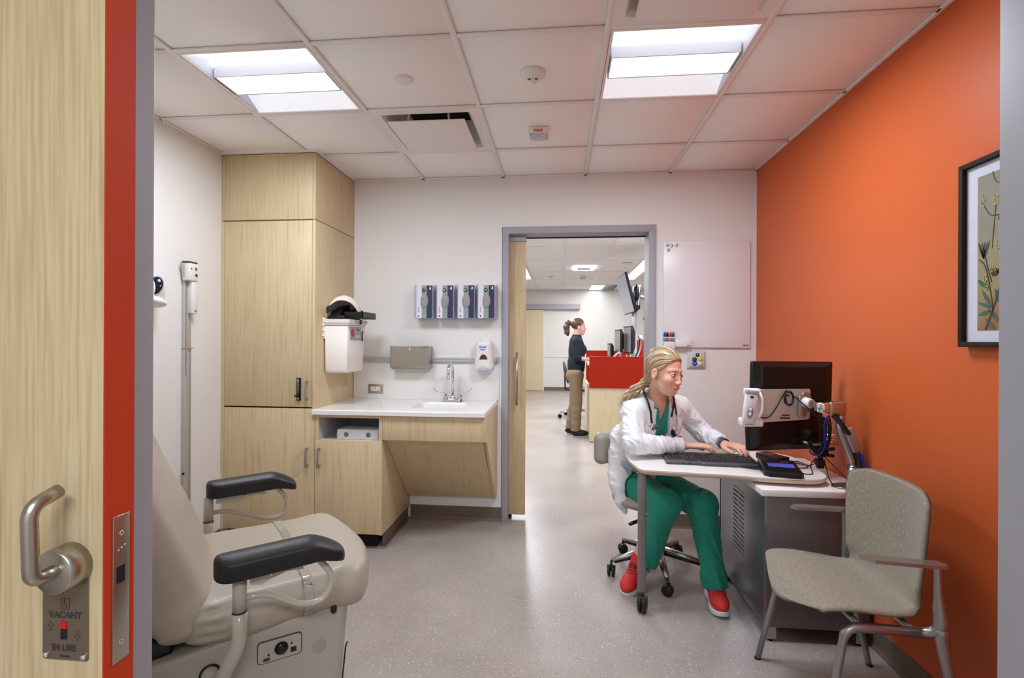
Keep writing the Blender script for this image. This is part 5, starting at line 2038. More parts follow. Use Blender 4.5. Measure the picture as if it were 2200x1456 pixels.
# plate, scanner cradle and arm that carry them
M_PLATE = pbr('putty_metal_plate', (200, 190, 180), .38, .35, var=.03)
ma = thing('monitor_arm', 'silver articulated monitor arm on a round base atop the cabinet', 'monitor arm', (1.320, 2.440, .690))
MPL = Matrix.Translation((1.085, 2.560, 1.045)) @ Matrix.Rotation(R_(2), 4, 'Z')
m = MB(MPL @ Matrix.Rotation(R_(90), 4, 'X'))
m.prism([(-.125, .078), (.118, .082), (.124, .074), (.120, -.058), (.110, -.066), (-.125, -.086)], 'Z', -.003, .003)
pl_ = m.build('mounting_plate', M_PLATE, ma)
m = MB(MPL)
for x0_, x1_, z0_ in ((-.012, .026, -.050), (-.020, .028, -.064), (-.008, .026, .046)): m.box(x0_, x1_, -.0045, -.0025, z0_, z0_ + .006)
m.build('plate_slot', M_BLACK, pl_)
m = MB(MPL)
m.box(.058, .092, -.030, -.003, -.050, .050, .004)
m.cyl((.098, -.003, .045), (.098, -.016, .045), .022).box(.076, .120, -.016, -.003, -.03, .045, .003)
m.build('tilt_bracket', M_ALU, ma)
m = MB()
m.cyl((1.172, 2.535, 1.065), (1.186, 2.500, 1.062), .026, .022, 20)
m.build('pivot_ball', M_WHITE, ma)
m = MB()
m.cyl((1.186, 2.500, 1.060), (1.200, 2.462, 1.052), .012)
m.lathe([(.030, 1.032), (.034, 1.038), (.034, 1.072), (.030, 1.078)], (1.205, 2.442, 0))
m.build('swivel_joint', M_CHROME, ma)
m = MB()
m.box(1.226, 1.298, 2.415, 2.468, 1.024, 1.082, .007)
m.build('arm_block', pbr('arm_cover_alu', (190, 180, 172), .22, 1.0, var=.03), ma)
m = MB().cyl((1.284, 2.441, 1.030), (1.284, 2.441, .980), .018)
m.build('elbow_post', M_ALU, ma)
m = MB().tube([(1.282, 2.441, .995), (1.282, 2.441, .955), (1.310, 2.441, .885), (1.338, 2.441, .815), (1.338, 2.441, .785)], [.020, .020, .020, .021, .021], 16, flat=.8)
m.build('lower_arm', M_ALU, ma)
M3 = Matrix.Translation((1.322, 2.424, .912)) @ Matrix.Rotation(R_(-22), 4, 'Y')
MB(M3 @ Matrix.Rotation(R_(0), 4, 'Z')).box(-.018, .022, -.014, .012, -.058, .055, .005).build('cable_cover', pbr('cover_grey', (172, 164, 164), .3, .5, var=.02), ma)
MB().lathe([(.0225, .696), (.0225, .790)], (1.338, 2.441, 0)).build('post', M_ALU, ma)
MB().lathe([(.0229, .784), (.0229, .787)], (1.338, 2.441, 0)).build('post_ring', M_DGREY, ma)
MB().lathe([(.052, .690), (.053, .693), (.050, .697), (.0, .698)], (1.318, 2.441, 0), n=40, M=Matrix.Diagonal((1.35, 1.0, 1.0))).build('base_disc', pbr('dull_steel_disc', (128, 118, 116), .3, .9, var=.06), ma)
m = MB().tube(spline([(1.245, 2.43, 1.022), (1.268, 2.416, .99), (1.292, 2.414, .955), (1.306, 2.413, .938)], 6), .011, 10)
m.build('cable_sleeve', M_BLACK, ma)
m = MB().tube(spline([(1.345, 2.418, .855), (1.352, 2.412, .82), (1.362, 2.408, .76), (1.374, 2.405, .698)], 6), .012, 10)
m.build('cable_sleeve', M_BLACK, ma)
M_BLUEC = pbr('blue_cable', (30, 40, 170), .4, var=.05)
MB().tube(spline([(1.352, 2.402, .855), (1.360, 2.399, .81), (1.368, 2.396, .76), (1.378, 2.396, .715)], 6), .0045, 8).build('blue_strand', M_BLUEC, ma)
# lower clamp and its cable bundle
cl = thing('screen_clamp', 'black screen clamp with silver joint and dangling cables over the desk', 'clamp', (1.27, 2.64, .735))
m = MB().cyl((1.325, 2.615, .905), (1.325, 2.615, .860), .030).cyl((1.290, 2.62, .865), (1.352, 2.60, .868), .016)
m.lathe([(.034, .870), (.034, .880)], (1.325, 2.615, 0))
m.build('silver_joint', M_CHROME, cl)
m = MB().tube([(1.20, 2.62, .86), (1.25, 2.615, .845), (1.31, 2.612, .852)], [.014, .018, .014], 12, flat=.5)
m.build('silver_link', M_ALU, cl)
m = MB()
m.cyl((1.282, 2.618, .740), (1.286, 2.618, .86), .012)
m.box(1.255, 1.315, 2.60, 2.64, .79, .835, .006)
m.box(1.262, 1.300, 2.60, 2.64, .745, .775, .004)
m.box(1.268, 1.296, 2.605, 2.635, .731, .745, .002)
m.cyl((1.246, 2.60, .812), (1.262, 2.60, .812), .012).cyl((1.31, 2.60, .80), (1.335, 2.60, .796), .008)
m.cyl((1.30, 2.60, .825), (1.338, 2.598, .834), .008)
m.build('clamp_body', M_BLACK, cl)
m = MB()
for k, (dx, dz) in enumerate(((0, 0), (.012, -.006), (-.01, .004), (.02, .008))):
    m.tube(spline([(1.285 + dx, 2.585, .99 + dz), (1.292 + dx, 2.580, .93 + dz), (1.280 + dx, 2.578, .85), (1.250 + dx * .5, 2.578, .815 + dz), (1.222 + dx * .5, 2.58, .835 + dz), (1.212 + dx * .3, 2.585, .865 + dz)], 6), .0045, 8)
m.build('black_cables', M_CABLE, cl)
MB().tube(spline([(1.292, 2.566, 1.0), (1.272, 2.562, .95), (1.276, 2.560, .87), (1.262, 2.560, .82), (1.240, 2.562, .806), (1.218, 2.566, .812), (1.208, 2.57, .83)], 7), .0042, 8).build('blue_cable', M_BLUEC, cl)

# white handheld reader in its cradle on the plate
hr = thing('handheld_scanner', 'white handheld reader docked in a cradle on the grey plate', 'scanner', (.93, 2.53, .95))
m = MB()
m.box(.893, .968, 2.520, 2.565, 1.085, 1.128, .010)
m.box(.935, .972, 2.530, 2.565, .950, 1.125, .008)
m.box(.868, .972, 2.505, 2.560, .946, .985, .008)
m.build('cradle', M_WHITE, hr)
h = MB(Matrix.Translation((.908, 2.505, 1.045)) @ Matrix.Rotation(R_(7), 4, 'Y')).box(-.030, .028, -.014, .016, -.080, .074, .009).build('reader', pbr('off_white_plastic', (226, 224, 224), .35, var=.01), hr)
hm = Matrix.Translation((.908, 2.505, 1.045)) @ Matrix.Rotation(R_(7), 4, 'Y')
MB(hm).box(-.031, .029, -.016, .014, .058, .078, .004).build('grey_top', M_GREY, h)
MB(hm).ball((-.002, -.0145, -.028), (.015, .003, .030)).build('button_pad', pbr('button_grey', (150, 148, 154), .4, var=0), h)
m = MB(hm).ball((-.002, -.0175, -.014), (.007, .0025, .009)).ball((-.002, -.0175, -.036), (.007, .0025, .009))
m.build('white_button', M_WHITE, h)
MB(hm).ball((-.003, -.0145, .046), (.009, .002, .0055)).build('dark_badge', M_BLACK, h)
m = MB().tube(fillet([(.955, 2.518, 1.110), (.962, 2.502, 1.085), (.962, 2.500, 1.02), (.945, 2.510, .985)], .02, 6), .007, 10)
m.build('cradle_arm', M_WHITE, hr)
text('lettering', 'medtherm', .010, onY(.905, 2.5045, .958), M_INK, hr)
tag(MB().tube(spline([(.972, 2.548, .985), (1.01, 2.545, .990), (1.045, 2.543, 1.04), (1.075, 2.542, 1.10), (1.092, 2.542, 1.118), (1.12, 2.540, 1.095), (1.16, 2.505, 1.05), (1.205, 2.49, 1.0), (1.235, 2.50, .955)], 7), .0030, 8).build('reader_cable', M_CABLE),
    'grey-black lead draped across the putty plate from the reader', 'cable')
tag(MB().tube([(1.098 + .021 * math.cos(a), 2.541 + .004 * math.cos(3 * a), 1.085 + .032 * math.sin(a)) for a in [2 * math.pi * i / 32 for i in range(32)]], .0032, 8, closed=True)
    .tube([(1.098 + .018 * math.cos(a) + .004, 2.537, 1.082 + .034 * math.sin(a)) for a in [2 * math.pi * i / 32 for i in range(32)]], .0032, 8, closed=True).build('cable_coil', M_CABLE),
    'small coil of black cable hanging on the putty plate', 'cable')

# ------------------------------------------------------------------ doctor's task stool
st = thing('task_stool', 'taupe task stool with five castered legs beneath the seated doctor', 'stool', (.575, 3.03, 0))
sx, sy = .575, 3.03
M_TAUPE = pbr('taupe_vinyl', (158, 148, 138), .4, var=.03, bump=.08, bscale=400)
for k in range(5):
    a = R_(270 + 72 * k)
    dx, dy = math.cos(a), math.sin(a)
    leg = MB().tube([(sx + dx * .03, sy + dy * .03, .135), (sx + dx * .14, sy + dy * .14, .118), (sx + dx * .285, sy + dy * .285, .090)], [.026, .021, .013], 10, flat=.75).build('leg', M_ALU, st)
    MB().tube([(sx + dx * .04, sy + dy * .04, .112), (sx + dx * .27, sy + dy * .27, .078)], [.020, .011], 8, flat=.6).build('leg_underside', M_BLACK, leg)
    caster(sx + dx * .29, sy + dy * .29, .030, a + R_(60), st, zt=.09)
MB().lathe([(.035, .10), (.035, .15), (.026, .16), (.026, .26), (.018, .262), (.018, .39)], (sx, sy, 0)).build('gas_lift', M_BLACK, st)
bx('mechanism', sx - .10, sx + .08, sy - .07, sy + .07, .375, .402, M_BLACK, st, b=.006)
sdf('seat', lambda P: ell(P, (sx - .05, sy, .432), (.215, .215, .056)) + .0 * P[:, 0], (sx - .31, sy - .25, .36), (sx + .21, sy + .25, .50), .007, M_TAUPE, st)
MB().tube([(.53, 2.93, .375), (.47, 2.87, .366), (.412, 2.83, .352), (.385, 2.81, .347)], [.006, .007, .014, .012], 10, flat=.6).build('height_lever', M_BLACK, st)
Rb = nrot(0, 0, 38)
sdf('backrest', lambda P: smax(rbox(P, (.385, 3.21, .70), (.20, .032, .085), .03, Rb) - .012, -(cone(P, (.385 + .55, 3.21 - .70, .5), (.385 + .55, 3.21 - .70, .9), .86, .86)), .02),
    (.15, 3.0, .58), (.62, 3.42, .82), .006, M_TAUPE, st)
MB().tube([(.47, 3.10, .39), (.40, 3.20, .42), (.375, 3.235, .55), (.375, 3.235, .70)], .012, 10).build('back_bar', M_BLACK, st)

# ------------------------------------------------------------------ staff station in the far room
ns = thing('nurse_station', 'staff counter with pale wood base and dark red upper screen', 'counter', (1.4, 6.9, 0))
bx('lower_panel', .392, 3.2, 6.75, 6.785, .012, .722, M_WOODP, ns)
bx('red_screen', .388, 3.2, 6.735, 6.79, .724, 1.140, M_RED, ns)
bx('screen_cap', .386, 3.2, 6.732, 6.793, 1.138, 1.143, pbr('red_cap', (150, 34, 14), .5, var=.05), ns)
bx('side_panel', .400, .425, 6.79, 8.25, .012, .72, M_WOODP, ns)
bx('worktop', .37, 3.2, 6.79, 7.60, 1.02, 1.05, M_LAM, ns, b=.004)
bx('foot', .55, .60, 6.75, 6.80, 0, .012, M_BLACK, ns)
pr_ = thing('partition', 'red partition screen standing behind the staff counter', 'partition', (1.4, 8.4, 0))
bx('panel', .43, 3.2, 8.40, 8.44, .25, 1.190, M_RED, pr_)
bx('return_panel', 1.215, 1.26, 7.66, 8.40, .25, 1.36, M_RED, pr_)
bx('base_panel', .43, 3.2, 8.40, 8.44, 0, .25, M_WOODP, pr_)


def scr(lab, X, Y, z0, z1, w, yaw, t_=.05):
    """monitor seen nearly edge-on: screen faces -x"""
    t = thing('desk_monitor', lab, 'monitor', (X, Y, 1.05), R_(yaw), 'screens along the staff counter')
    m = MB().box(-.01, .02, -w / 2, w / 2, z0 - 1.05, z1 - 1.05, .004)
    m.build('bezel', M_BLACK, t, world=False)
    m = MB()
    vs = []
    for x, k in ((.02, .94), (t_, .55)):
        zc, hz = (z0 + z1) / 2 - 1.05, (z1 - z0) / 2
        vs += [(x, -w / 2 * k, zc - hz * k), (x, w / 2 * k, zc - hz * k), (x, w / 2 * k, zc + hz * k), (x, -w / 2 * k, zc + hz * k)]
    m.add(vs, [(4, 5, 6, 7)] + [(k, (k + 1) % 4, 4 + (k + 1) % 4, 4 + k) for k in range(4)])
    m.build('rear_case', M_BLACK, t, world=False)
    MB().box(-.0125, -.0100, -w / 2 + .018, w / 2 - .018, z0 - 1.05 + .02, z1 - 1.05 - .02).build('screen', pbr('grey_screen', (126, 128, 130), .25, var=.1, vscale=8, emit=.12), t, world=False)
    m = MB().cyl((.03, 0, .0), (.03, 0, z0 - 1.05 + .1), .02).box(-.04, .10, -.09, .09, 0, .015, .004)
    m.build('stand', M_ALU, t, world=False)
    return t


scr('tallest desk screen in front of the television post', .955, 7.25, 1.175, 1.56, .50, 5, .075)
scr('middle desk screen between the tall one and the smallest', .838, 7.42, 1.175, 1.515, .45, 4, .06)
scr('smallest desk screen, nearest the standing woman', .717, 7.42, 1.11, 1.315, .25, 5, .05)
t = thing('desk_phone', 'dark desk phone with a curved handset on the staff counter', 'phone', (.80, 7.05, 1.05))
m = MB().prism([(6.97, 1.051), (7.13, 1.051), (7.13, 1.13), (6.97, 1.075)], 'X', .74, .88)
m.build('body', M_DGREY, t)
MB().tube(spline([(.735, 7.0, 1.11), (.755, 7.02, 1.15), (.795, 7.06, 1.18), (.83, 7.1, 1.18)], 5), [.02] * 4 + [.013] * 8 + [.02] * 4, 10).build('handset', M_GREY, t)
t = thing('silver_monitor_arm', 'curved silver arm rising behind the counter screens', 'monitor arm', (1.08, 7.3, 1.05))
MB().tube(spline([(1.06, 7.3, 1.06), (1.08, 7.3, 1.12), (1.12, 7.3, 1.22), (1.14, 7.3, 1.32), (1.135, 7.3, 1.40)], 6), .022, 12).build('arm', M_ALU, t)
bx('foot', 1.0, 1.12, 7.24, 7.36, 1.05, 1.085, M_ALU, t, b=.006)
MB().cyl((1.135, 7.3, 1.385), (1.135, 7.3, 1.43), .032).build('knuckle', M_WHITE, t)
tag(MB().lathe([(.018, 1.05), (.018, 1.12), (.008, 1.14), (.008, 1.16), (0, 1.161)], (.90, 6.95, 0)).build('sanitizer_bottle', M_GREY), 'small grey pump bottle by the desk phone', 'bottle')

# hung television pair on a post
tv = thing('television', 'slim tilted grey television hung high on a silver post', 'television', (1.0, 7.3, 2.0))
MT = Matrix.Translation((.935, 7.32, 2.015)) @ Matrix.Rotation(R_(2), 4, 'Z') @ Matrix.Rotation(R_(-14.6), 4, 'Y')
MB(MT).box(-.02, .02, -.42, .42, -.28, .28, .005).build('case', M_BLACK, tv)
MB(MT).box(-.0225, -.0195, -.405, .405, -.265, .265).build('screen', pbr('television_screen', (146, 150, 160), .18, var=.04, emit=.10), tv)
MB(MT).box(.02, .05, -.2, .2, -.14, .14, .008).build('rear_case', M_DGREY, tv)
MB().cyl((.97, 7.36, 2.02), (1.06, 7.44, 2.02), .02).build('tilt_arm', M_ALU, tv)
tb = thing('rear_television', 'second television with its dark back turned, behind the slim one', 'television', (1.25, 7.5, 1.95))
MT2 = Matrix.Translation((1.30, 7.42, 1.92)) @ Matrix.Rotation(R_(-8), 4, 'Z') @ Matrix.Rotation(R_(16), 4, 'Y')
MB(MT2).box(-.03, .01, -.30, .42, -.27, .27, .01).build('case', M_DGREY, tb)
MB(MT2).box(-.06, -.03, -.12, .12, -.12, .12, .006).build('rear_case', M_ALU, tb)
MB().cyl((1.09, 7.46, 2.02), (1.27, 7.43, 1.95), .025).build('wall_arm', M_ALU, tb)
pw = thing('television_post', 'silver post with a cluttered bracket between the two televisions', 'post', (1.06, 7.45, 1.05))
MB().cyl((1.075, 7.47, 1.05), (1.075, 7.47, 2.16), .036, n=16).build('pole', pbr('silver_paint', (200, 201, 205), .45, .2, var=.02), pw)
m = MB()
m.box(1.0, 1.16, 7.40, 7.46, 2.10, 2.16, .004).box(1.02, 1.05, 7.36, 7.44, 1.86, 2.14, .004).box(1.10, 1.14, 7.34, 7.42, 1.80, 2.14, .004)
m.cyl((.98, 7.38, 2.02), (1.12, 7.38, 2.05), .02).cyl((1.0, 7.37, 1.94), (1.14, 7.37, 1.92), .018).ball((1.075, 7.33, 2.02), (.03, .03, .08))
m.build('bracket', M_CHROME, pw)
MB().ball((1.09, 7.32, 2.04), (.035, .03, .12)).tube(spline([(1.09, 7.33, 2.05), (1.06, 7.34, 1.9), (1.09, 7.34, 1.80), (1.12, 7.35, 1.86)], 6), .02, 8).build('cables', M_BLACK, pw)

# task chair behind the standing woman
tc_ = thing('task_chair', 'dark task chair with chrome legs behind the standing woman', 'chair', (.30, 8.9, 0))
for k in range(5):
    a = R_(200 + 72 * k)
    dx, dy = math.cos(a), math.sin(a)
    MB().tube([(.30 + dx * .03, 8.9 + dy * .03, .14), (.30 + dx * .31, 8.9 + dy * .31, .095)], [.026, .014], 8).build('leg', M_CHROME, tc_)
    caster(.30 + dx * .32, 8.9 + dy * .32, .035, a, tc_)
MB().cyl((.30, 8.9, .12), (.30, 8.9, .44), .028).build('gas_lift', M_CHROME, tc_)
MB().ball((.32, 8.9, .50), (.25, .25, .05)).build('seat', M_BLACK, tc_)
MB(Matrix.Translation((.10, 8.75, .80)) @ Matrix.Rotation(R_(-12), 4, 'Y')).ball((0, 0, 0), (.035, .20, .20)).build('backrest', M_DGREY, tc_)
MB().tube([(.25, 8.85, .48), (.09, 8.8, .52), (.08, 8.78, .75)], .015, 8).build('back_bar', M_BLACK, tc_)

# ------------------------------------------------------------------ people
def basis(fwd, nod=0.0, tilt=0.0):
    """columns: person's right, forward, up. fwd = heading in degrees, nod > 0 looks down, tilt > 0 leans to the right ear"""
    M_ = Matrix.Rotation(R_(fwd - 90), 3, 'Z') @ Matrix.Rotation(R_(-nod), 3, 'X') @ Matrix.Rotation(R_(tilt), 3, 'Y')
    return np.array(M_)


def at_local(c, R, p, s=1.0): return V3(c) + R @ (V3(p) * s)


def head_sdf(P, c, R, s):
    """face and skull; local x = right, y = forward, z = up, origin between the ears at eye level"""
    q = ((P - V3(c)) @ R) / s
    q = q.copy()
    q[:, 0] = np.abs(q[:, 0])
    d = ell(q, (0, -.014, .036), (.0735, .094, .084))
    d = smin(d, ell(q, (0, .030, -.028), (.054, .060, .074)), .03)         # mid face
    d = smin(d, ell(q, (0, .040, -.076), (.036, .043, .034)), .028)        # jaw front
    d = smin(d, cone(q, (.044, .000, -.050), (.016, .058, -.090), .012, .012), .022)   # jaw line
    d = smin(d, ell(q, (0, .070, -.094), (.015, .012, .012)), .016)        # chin
    d = smin(d, ell(q, (.034, .062, -.030), (.024, .020, .024)), .020)     # cheek
    d = smin(d, cone(q, (.012, .0800, .022), (.044, .064, .020), .0075, .006), .014)     # brow
    sock = ell(q, (.030, .097, .001), (.018, .016, .0115))
    d = smax(d, -sock, .012)
    d = smin(d, ell(q, (.0305, .0735, .001), (.0145, .0120, .0125)), .004)  # eyeball under lids
    d = smin(d, cone(q, (0, .0855, .006), (0, .1040, -.034), .0058, .0082), .009)       # nose
    d = smin(d, ell(q, (.0105, .0955, -.038), (.0075, .010, .0065)), .006)
    d = smax(d, -ell(q, (.0055, .100, -.0455), (.0030, .005, .003)), .003)
    d = smin(d, ell(q, (0, .0885, -.0615), (.020, .0085, .0052)), .006)    # upper lip
    d = smin(d, ell(q, (0, .0865, -.0720), (.017, .0085, .0058)), .006)    # lower lip
    d = smax(d, -cone(q, (0, .0985, -.0665), (.0225, .0865, -.0640), .0011, .0010), .003)
    ear = smax(ell(q, (.0745, -.006, -.010), (.0080, .0185, .0310)), -ell(q, (.0845, -.000, -.008), (.0085, .0110, .0200)), .003)
    ear = smin(ear, cone(q, (.077, .007, -.006), (.076, .008, -.018), .003, .004), .004)
    d = smin(d, ear, .006)
    return d * s * .9


M_SKIN = pbr('fair_skin', (226, 172, 146), .48, var=.05, vscale=14, sss=.06, bump=.05, bscale=300)
M_SKIN2 = pbr('light_skin', (222, 178, 160), .5, var=.03, vscale=14)
M_LIP = pbr('lip_rose', (200, 120, 108), .4, var=.04, vscale=80)
M_EYEW = pbr('eye_white', (226, 222, 220), .2, var=0)
M_IRIS = pbr('eye_dark', (38, 44, 52), .12, var=.1, vscale=300)
M_LASH = pbr('lash_brown', (58, 40, 32), .7, var=.1)


def mk_hair(name, c1, c2, c3):
    m = bpy.data.materials.new(name)
    m.use_nodes = True
    t = m.node_tree
    b = t.nodes['Principled BSDF']
    at = nn(t, 'ShaderNodeAttribute', attribute_name='strand')
    n = nn(t, 'ShaderNodeTexNoise')
    n.inputs['Scale'].default_value = 1.0
    n.inputs['Detail'].default_value = 4
    n.inputs['Distortion'].default_value = .35
    t.links.new(at.outputs['Vector'], n.inputs['Vector'])
    r = nn(t, 'ShaderNodeValToRGB')
    r.color_ramp.elements[0].position = .34
    r.color_ramp.elements[0].color = lin(c1)
    r.color_ramp.elements[1].position = .66
    r.color_ramp.elements[1].color = lin(c3)
    e = r.color_ramp.elements.new(.50)
    e.color = lin(c2)
    t.links.new(n.outputs[0], r.inputs[0])
    t.links.new(r.outputs[0], b.inputs['Base Color'])
    b.inputs['Roughness'].default_value = .40
    bp = nn(t, 'ShaderNodeBump')
    bp.inputs['Strength'].default_value = .55
    bp.inputs['Distance'].default_value = .002
    t.links.new(n.outputs[0], bp.inputs['Height'])
    t.links.new(bp.outputs[0], b.inputs['Normal'])
    return m


def strand_attr(o, c, R, s, tail_c, tail_dir):
    """texture directions that run from the hairline back to the tie and down the tail"""
    me = o.data
    P = np.empty(len(me.vertices) * 3)
    me.vertices.foreach_get('co', P)
    Mx = mwof(o.parent)
    P = P.reshape(-1, 3) @ np.array(Mx.to_3x3()).T + V3(Mx.translation)
    q = ((P - V3(c)) @ R) / s
    n_, m_ = V3((0, -.80, -.60)), V3((0, -.60, .80))
    phi = np.arctan2(q @ m_, q[:, 0])
    A = np.stack([phi * 22, q @ n_ * 9, phi * 0], 1)
    d = unit(tail_dir)
    w = P - V3(tail_c)
    al = w @ d
    ac = np.stack([w[:, 0] - al * d[0], w[:, 1] - al * d[1], w[:, 2] - al * d[2]], 1)
    B = ac * 260 + np.outer(al * 14, d)
    k = np.clip((np.linalg.norm(q + V3((0, .01, -.03)), axis=1) - .125) / .02, 0, 1)[:, None]
    out = A * (1 - k) + B * k
    at = me.attributes.new('strand', 'FLOAT_VECTOR', 'POINT')
    at.data.foreach_set('vector', out.astype(np.float32).ravel())


def finger(P, base, mid, tip, end, r):
    return chain(P, [base, mid, tip, end], [r * 1.08, r, r * .92, r * .76])


def hand_parts(wr, fwd, right, up, s=1.0, thumb=1, curl=1.0, drop=.018):
    """list of (points, radii) chains. fwd/right/up unit vectors; thumb = +1 thumb towards 'right'"""
    wr, f, r, u = V3(wr), V3(fwd), V3(right), V3(up)
    out = []
    pal = wr + f * .050 * s
    spec = [(.026, .085, .040, .024, .019, .0092), (.008, .090, .044, .028, .020, .0094), (-.011, .086, .041, .026, .019, .0090), (-.028, .077, .032, .020, .017, .0080)]
    for k, (o, l, a, b_, c, rad) in enumerate(spec):
        o = o * thumb
        sp = o * .35
        kn = wr + f * l * s + r * o * s + u * .004 * s
        j1 = kn + (f * a * .86 + r * sp * .5 + u * (-.1 * a)) * s
        j2 = j1 + (f * b_ * .62 - u * b_ * .78 * curl) * s
        j3 = j2 + (f * c * .32 - u * c * .95 * curl) * s
        out.append(([wr + r * o * .45 * s + f * .012 * s, kn, j1, j2, j3], [.0135 * s, .0108 * s, rad * s, rad * .92 * s, rad * .74 * s]))
    tb = wr + f * .020 * s + r * thumb * .020 * s - u * .004 * s
    t1 = wr + f * .048 * s + r * thumb * .043 * s - u * .010 * s
    t2 = wr + f * .078 * s + r * thumb * .048 * s - u * .016 * s
    t3 = wr + f * .100 * s + r * thumb * .043 * s - u * .022 * s
    out.append(([tb, t1, t2, t3], [.0155 * s, .0125 * s, .0105 * s, .0080 * s]))
    return out


def unit(v):
    v = V3(v)
    return v / np.linalg.norm(v)


# ---- the doctor
dr = thing('person', 'seated doctor in a white coat over green scrubs typing at the desk', 'person', (.50, 2.95, 0))
HS = 1.02
hC = V3((.556, 2.750, 1.186))
hR = basis(-50, 8, -5)
neck0 = V3((.538, 2.880, 1.015))
chest = V3((.520, 2.965, .885))
waist = V3((.485, 3.060, .700))
pelv = V3((.470, 3.110, .545))
tR = basis(-64, 20)
pR = basis(-57, 4)
shR, shL = V3((.392, 2.850, .970)), V3((.712, 3.035, .965))
elR, elL = V3((.385, 2.715, .805)), V3((.842, 3.070, .812))
wrR, wrL = V3((.676, 2.800, .790)), V3((.898, 2.868, .792))
hipR, hipL = V3((.415, 3.060, .515)), V3((.560, 3.140, .515))
knR, knL = V3((.560, 2.730, .490)), V3((.762, 2.770, .480))
anR, anL = V3((.440, 2.850, .155)), V3((.803, 2.685, .095))
hmR = V3((.482, 2.835, .150))
fR = unit(V3((.815, 2.795, 0)) - V3((wrR[0], wrR[1], 0)))
fL = unit(V3((.955, 2.76, 0)) - V3((wrL[0], wrL[1], 0)))
UP = V3((0, 0, 1))
handR = hand_parts(wrR, unit(fR + V3((0, 0, -.04))), V3((fR[1], -fR[0], 0)), UP, 1.06, thumb=-1, curl=.62)
handL = hand_parts(wrL, unit(fL + V3((0, 0, -.02))), V3((fL[1], -fL[0], 0)), UP, 1.08, thumb=1, curl=.66)


def torso(P, g=0.0):
    d = ell(P, chest, (.150 + g, .108 + g, .175 + g), tR)
    d = smin(d, ell(P, waist, (.128 + g, .098 + g, .14 + g), pR), .06)
    d = smin(d, ell(P, pelv, (.170 + g, .135 + g, .115 + g), pR), .06)
    d = smin(d, cone(P, shR + V3((.03, .01, .0)), shL + V3((-.03, -.01, .0)), .058 + g, .058 + g), .07)
    d = smin(d, cone(P, neck0 + V3((-.02, .04, -.03)), neck0, .075 + g, .050 + g), .05)
    for sx_ in (-1, 1):
        d = smin(d, ell(P, at_local(chest, tR, (sx_ * .068, .078, .005)), (.058 + g * .6, .052 + g * .6, .058 + g * .6), tR), .035)
    return d


def f_body(P):
    d = torso(P, -.006)
    d = smin(d, chain(P, [neck0 + V3((-.005, .02, -.02)), neck0 + (hC - neck0) * .45 + V3((-.012, .012, 0)), hC + hR @ V3((0, -.022, -.045)) * HS], [.052, .045, .048]), .03)
    d = smin(d, near(P, hC, .165, lambda Q: head_sdf(Q, hC, hR, HS)), .018)
    for a, b_, c in ((shR, elR, wrR), (shL, elL, wrL)):
        d = smin(d, chain(P, [a, b_, c], [.050, .038, .0245], .01), .015)

    def hand(Q, hp):
        h = None
        for pts, rs in hp:
            e = chain(Q, pts, rs)
            h = e if h is None else smin(h, e, .0035)
        return h
    for hp, w_, f_ in ((handR, wrR, fR), (handL, wrL, fL)):
        d = smin(d, near(P, w_ + f_ * .08, .12, lambda Q: hand(Q, hp), .03), .008)
    for a, b_, c in ((hipR, knR, anR), (hipL, knL, anL)):
        d = smin(d, chain(P, [a, b_, c], [.078, .052, .034], .01), .02)
    return d


sdf('body', f_body, (.22, 2.52, .05), (1.10, 3.34, 1.36), .0034, M_SKIN, dr)


def region_opening(P):
    """signed: negative inside the open front of the coat"""
    q = (P - chest) @ tR
    lat, f, u = q[:, 0], q[:, 1], q[:, 2]
    w = .050
    d = np.abs(lat - .026 - .16 * np.clip(-u, 0, .3)) - w
    return np.maximum(d, .02 - f)


def f_scrub(P):
    d = torso(P, .006) + .0022 * wobble(P, 34, 1.3)
    q = (P - chest) @ tR
    lat, f, u = q[:, 0], q[:, 1], q[:, 2]
    vee = np.maximum(np.abs(lat - .020) - (.002 + .27 * np.clip(u - .060, 0, .5)), .060 - u)
    vee = np.maximum(vee, -.03 - f)
    band = np.abs(vee) - .007
    d = smin(d, smax(torso(P, .0085), band, .003), .003)
    d = smax(d, -vee, .004)
    nk = cone(P, neck0 + V3((0, .0, -.02)), neck0 + V3((.0, -.05, .12)), .058, .058)
    d = smax(d, -nk, .006)
    d = d - .0030 * ridge(P, (.8, .2, .3), 80, 30, 4.0) * np.clip((.90 - P[:, 2]) / .06, 0, 1)
    return smax(d, .56 - P[:, 2], .01)


M_SCRUB = pbr('teal_scrub_cloth', (38, 150, 130), .75, var=.06, vscale=10, bump=.15, bscale=600, sheen=.1)
sdf('scrub_top', f_scrub, (.26, 2.74, .56), (.86, 3.30, 1.08), .0045, M_SCRUB, dr)


def folds(P, c, a, n, ph=0.0):
    """soft creases ringing the axis a through point c"""
    q = P - V3(c)
    s = q @ unit(a)
    w = wobble(P, 16, ph)
    return .5 * np.sin(s * n + 2.4 * w + ph) + .5 * np.sin(s * n * 1.7 + 3.1 * w + ph * 2)


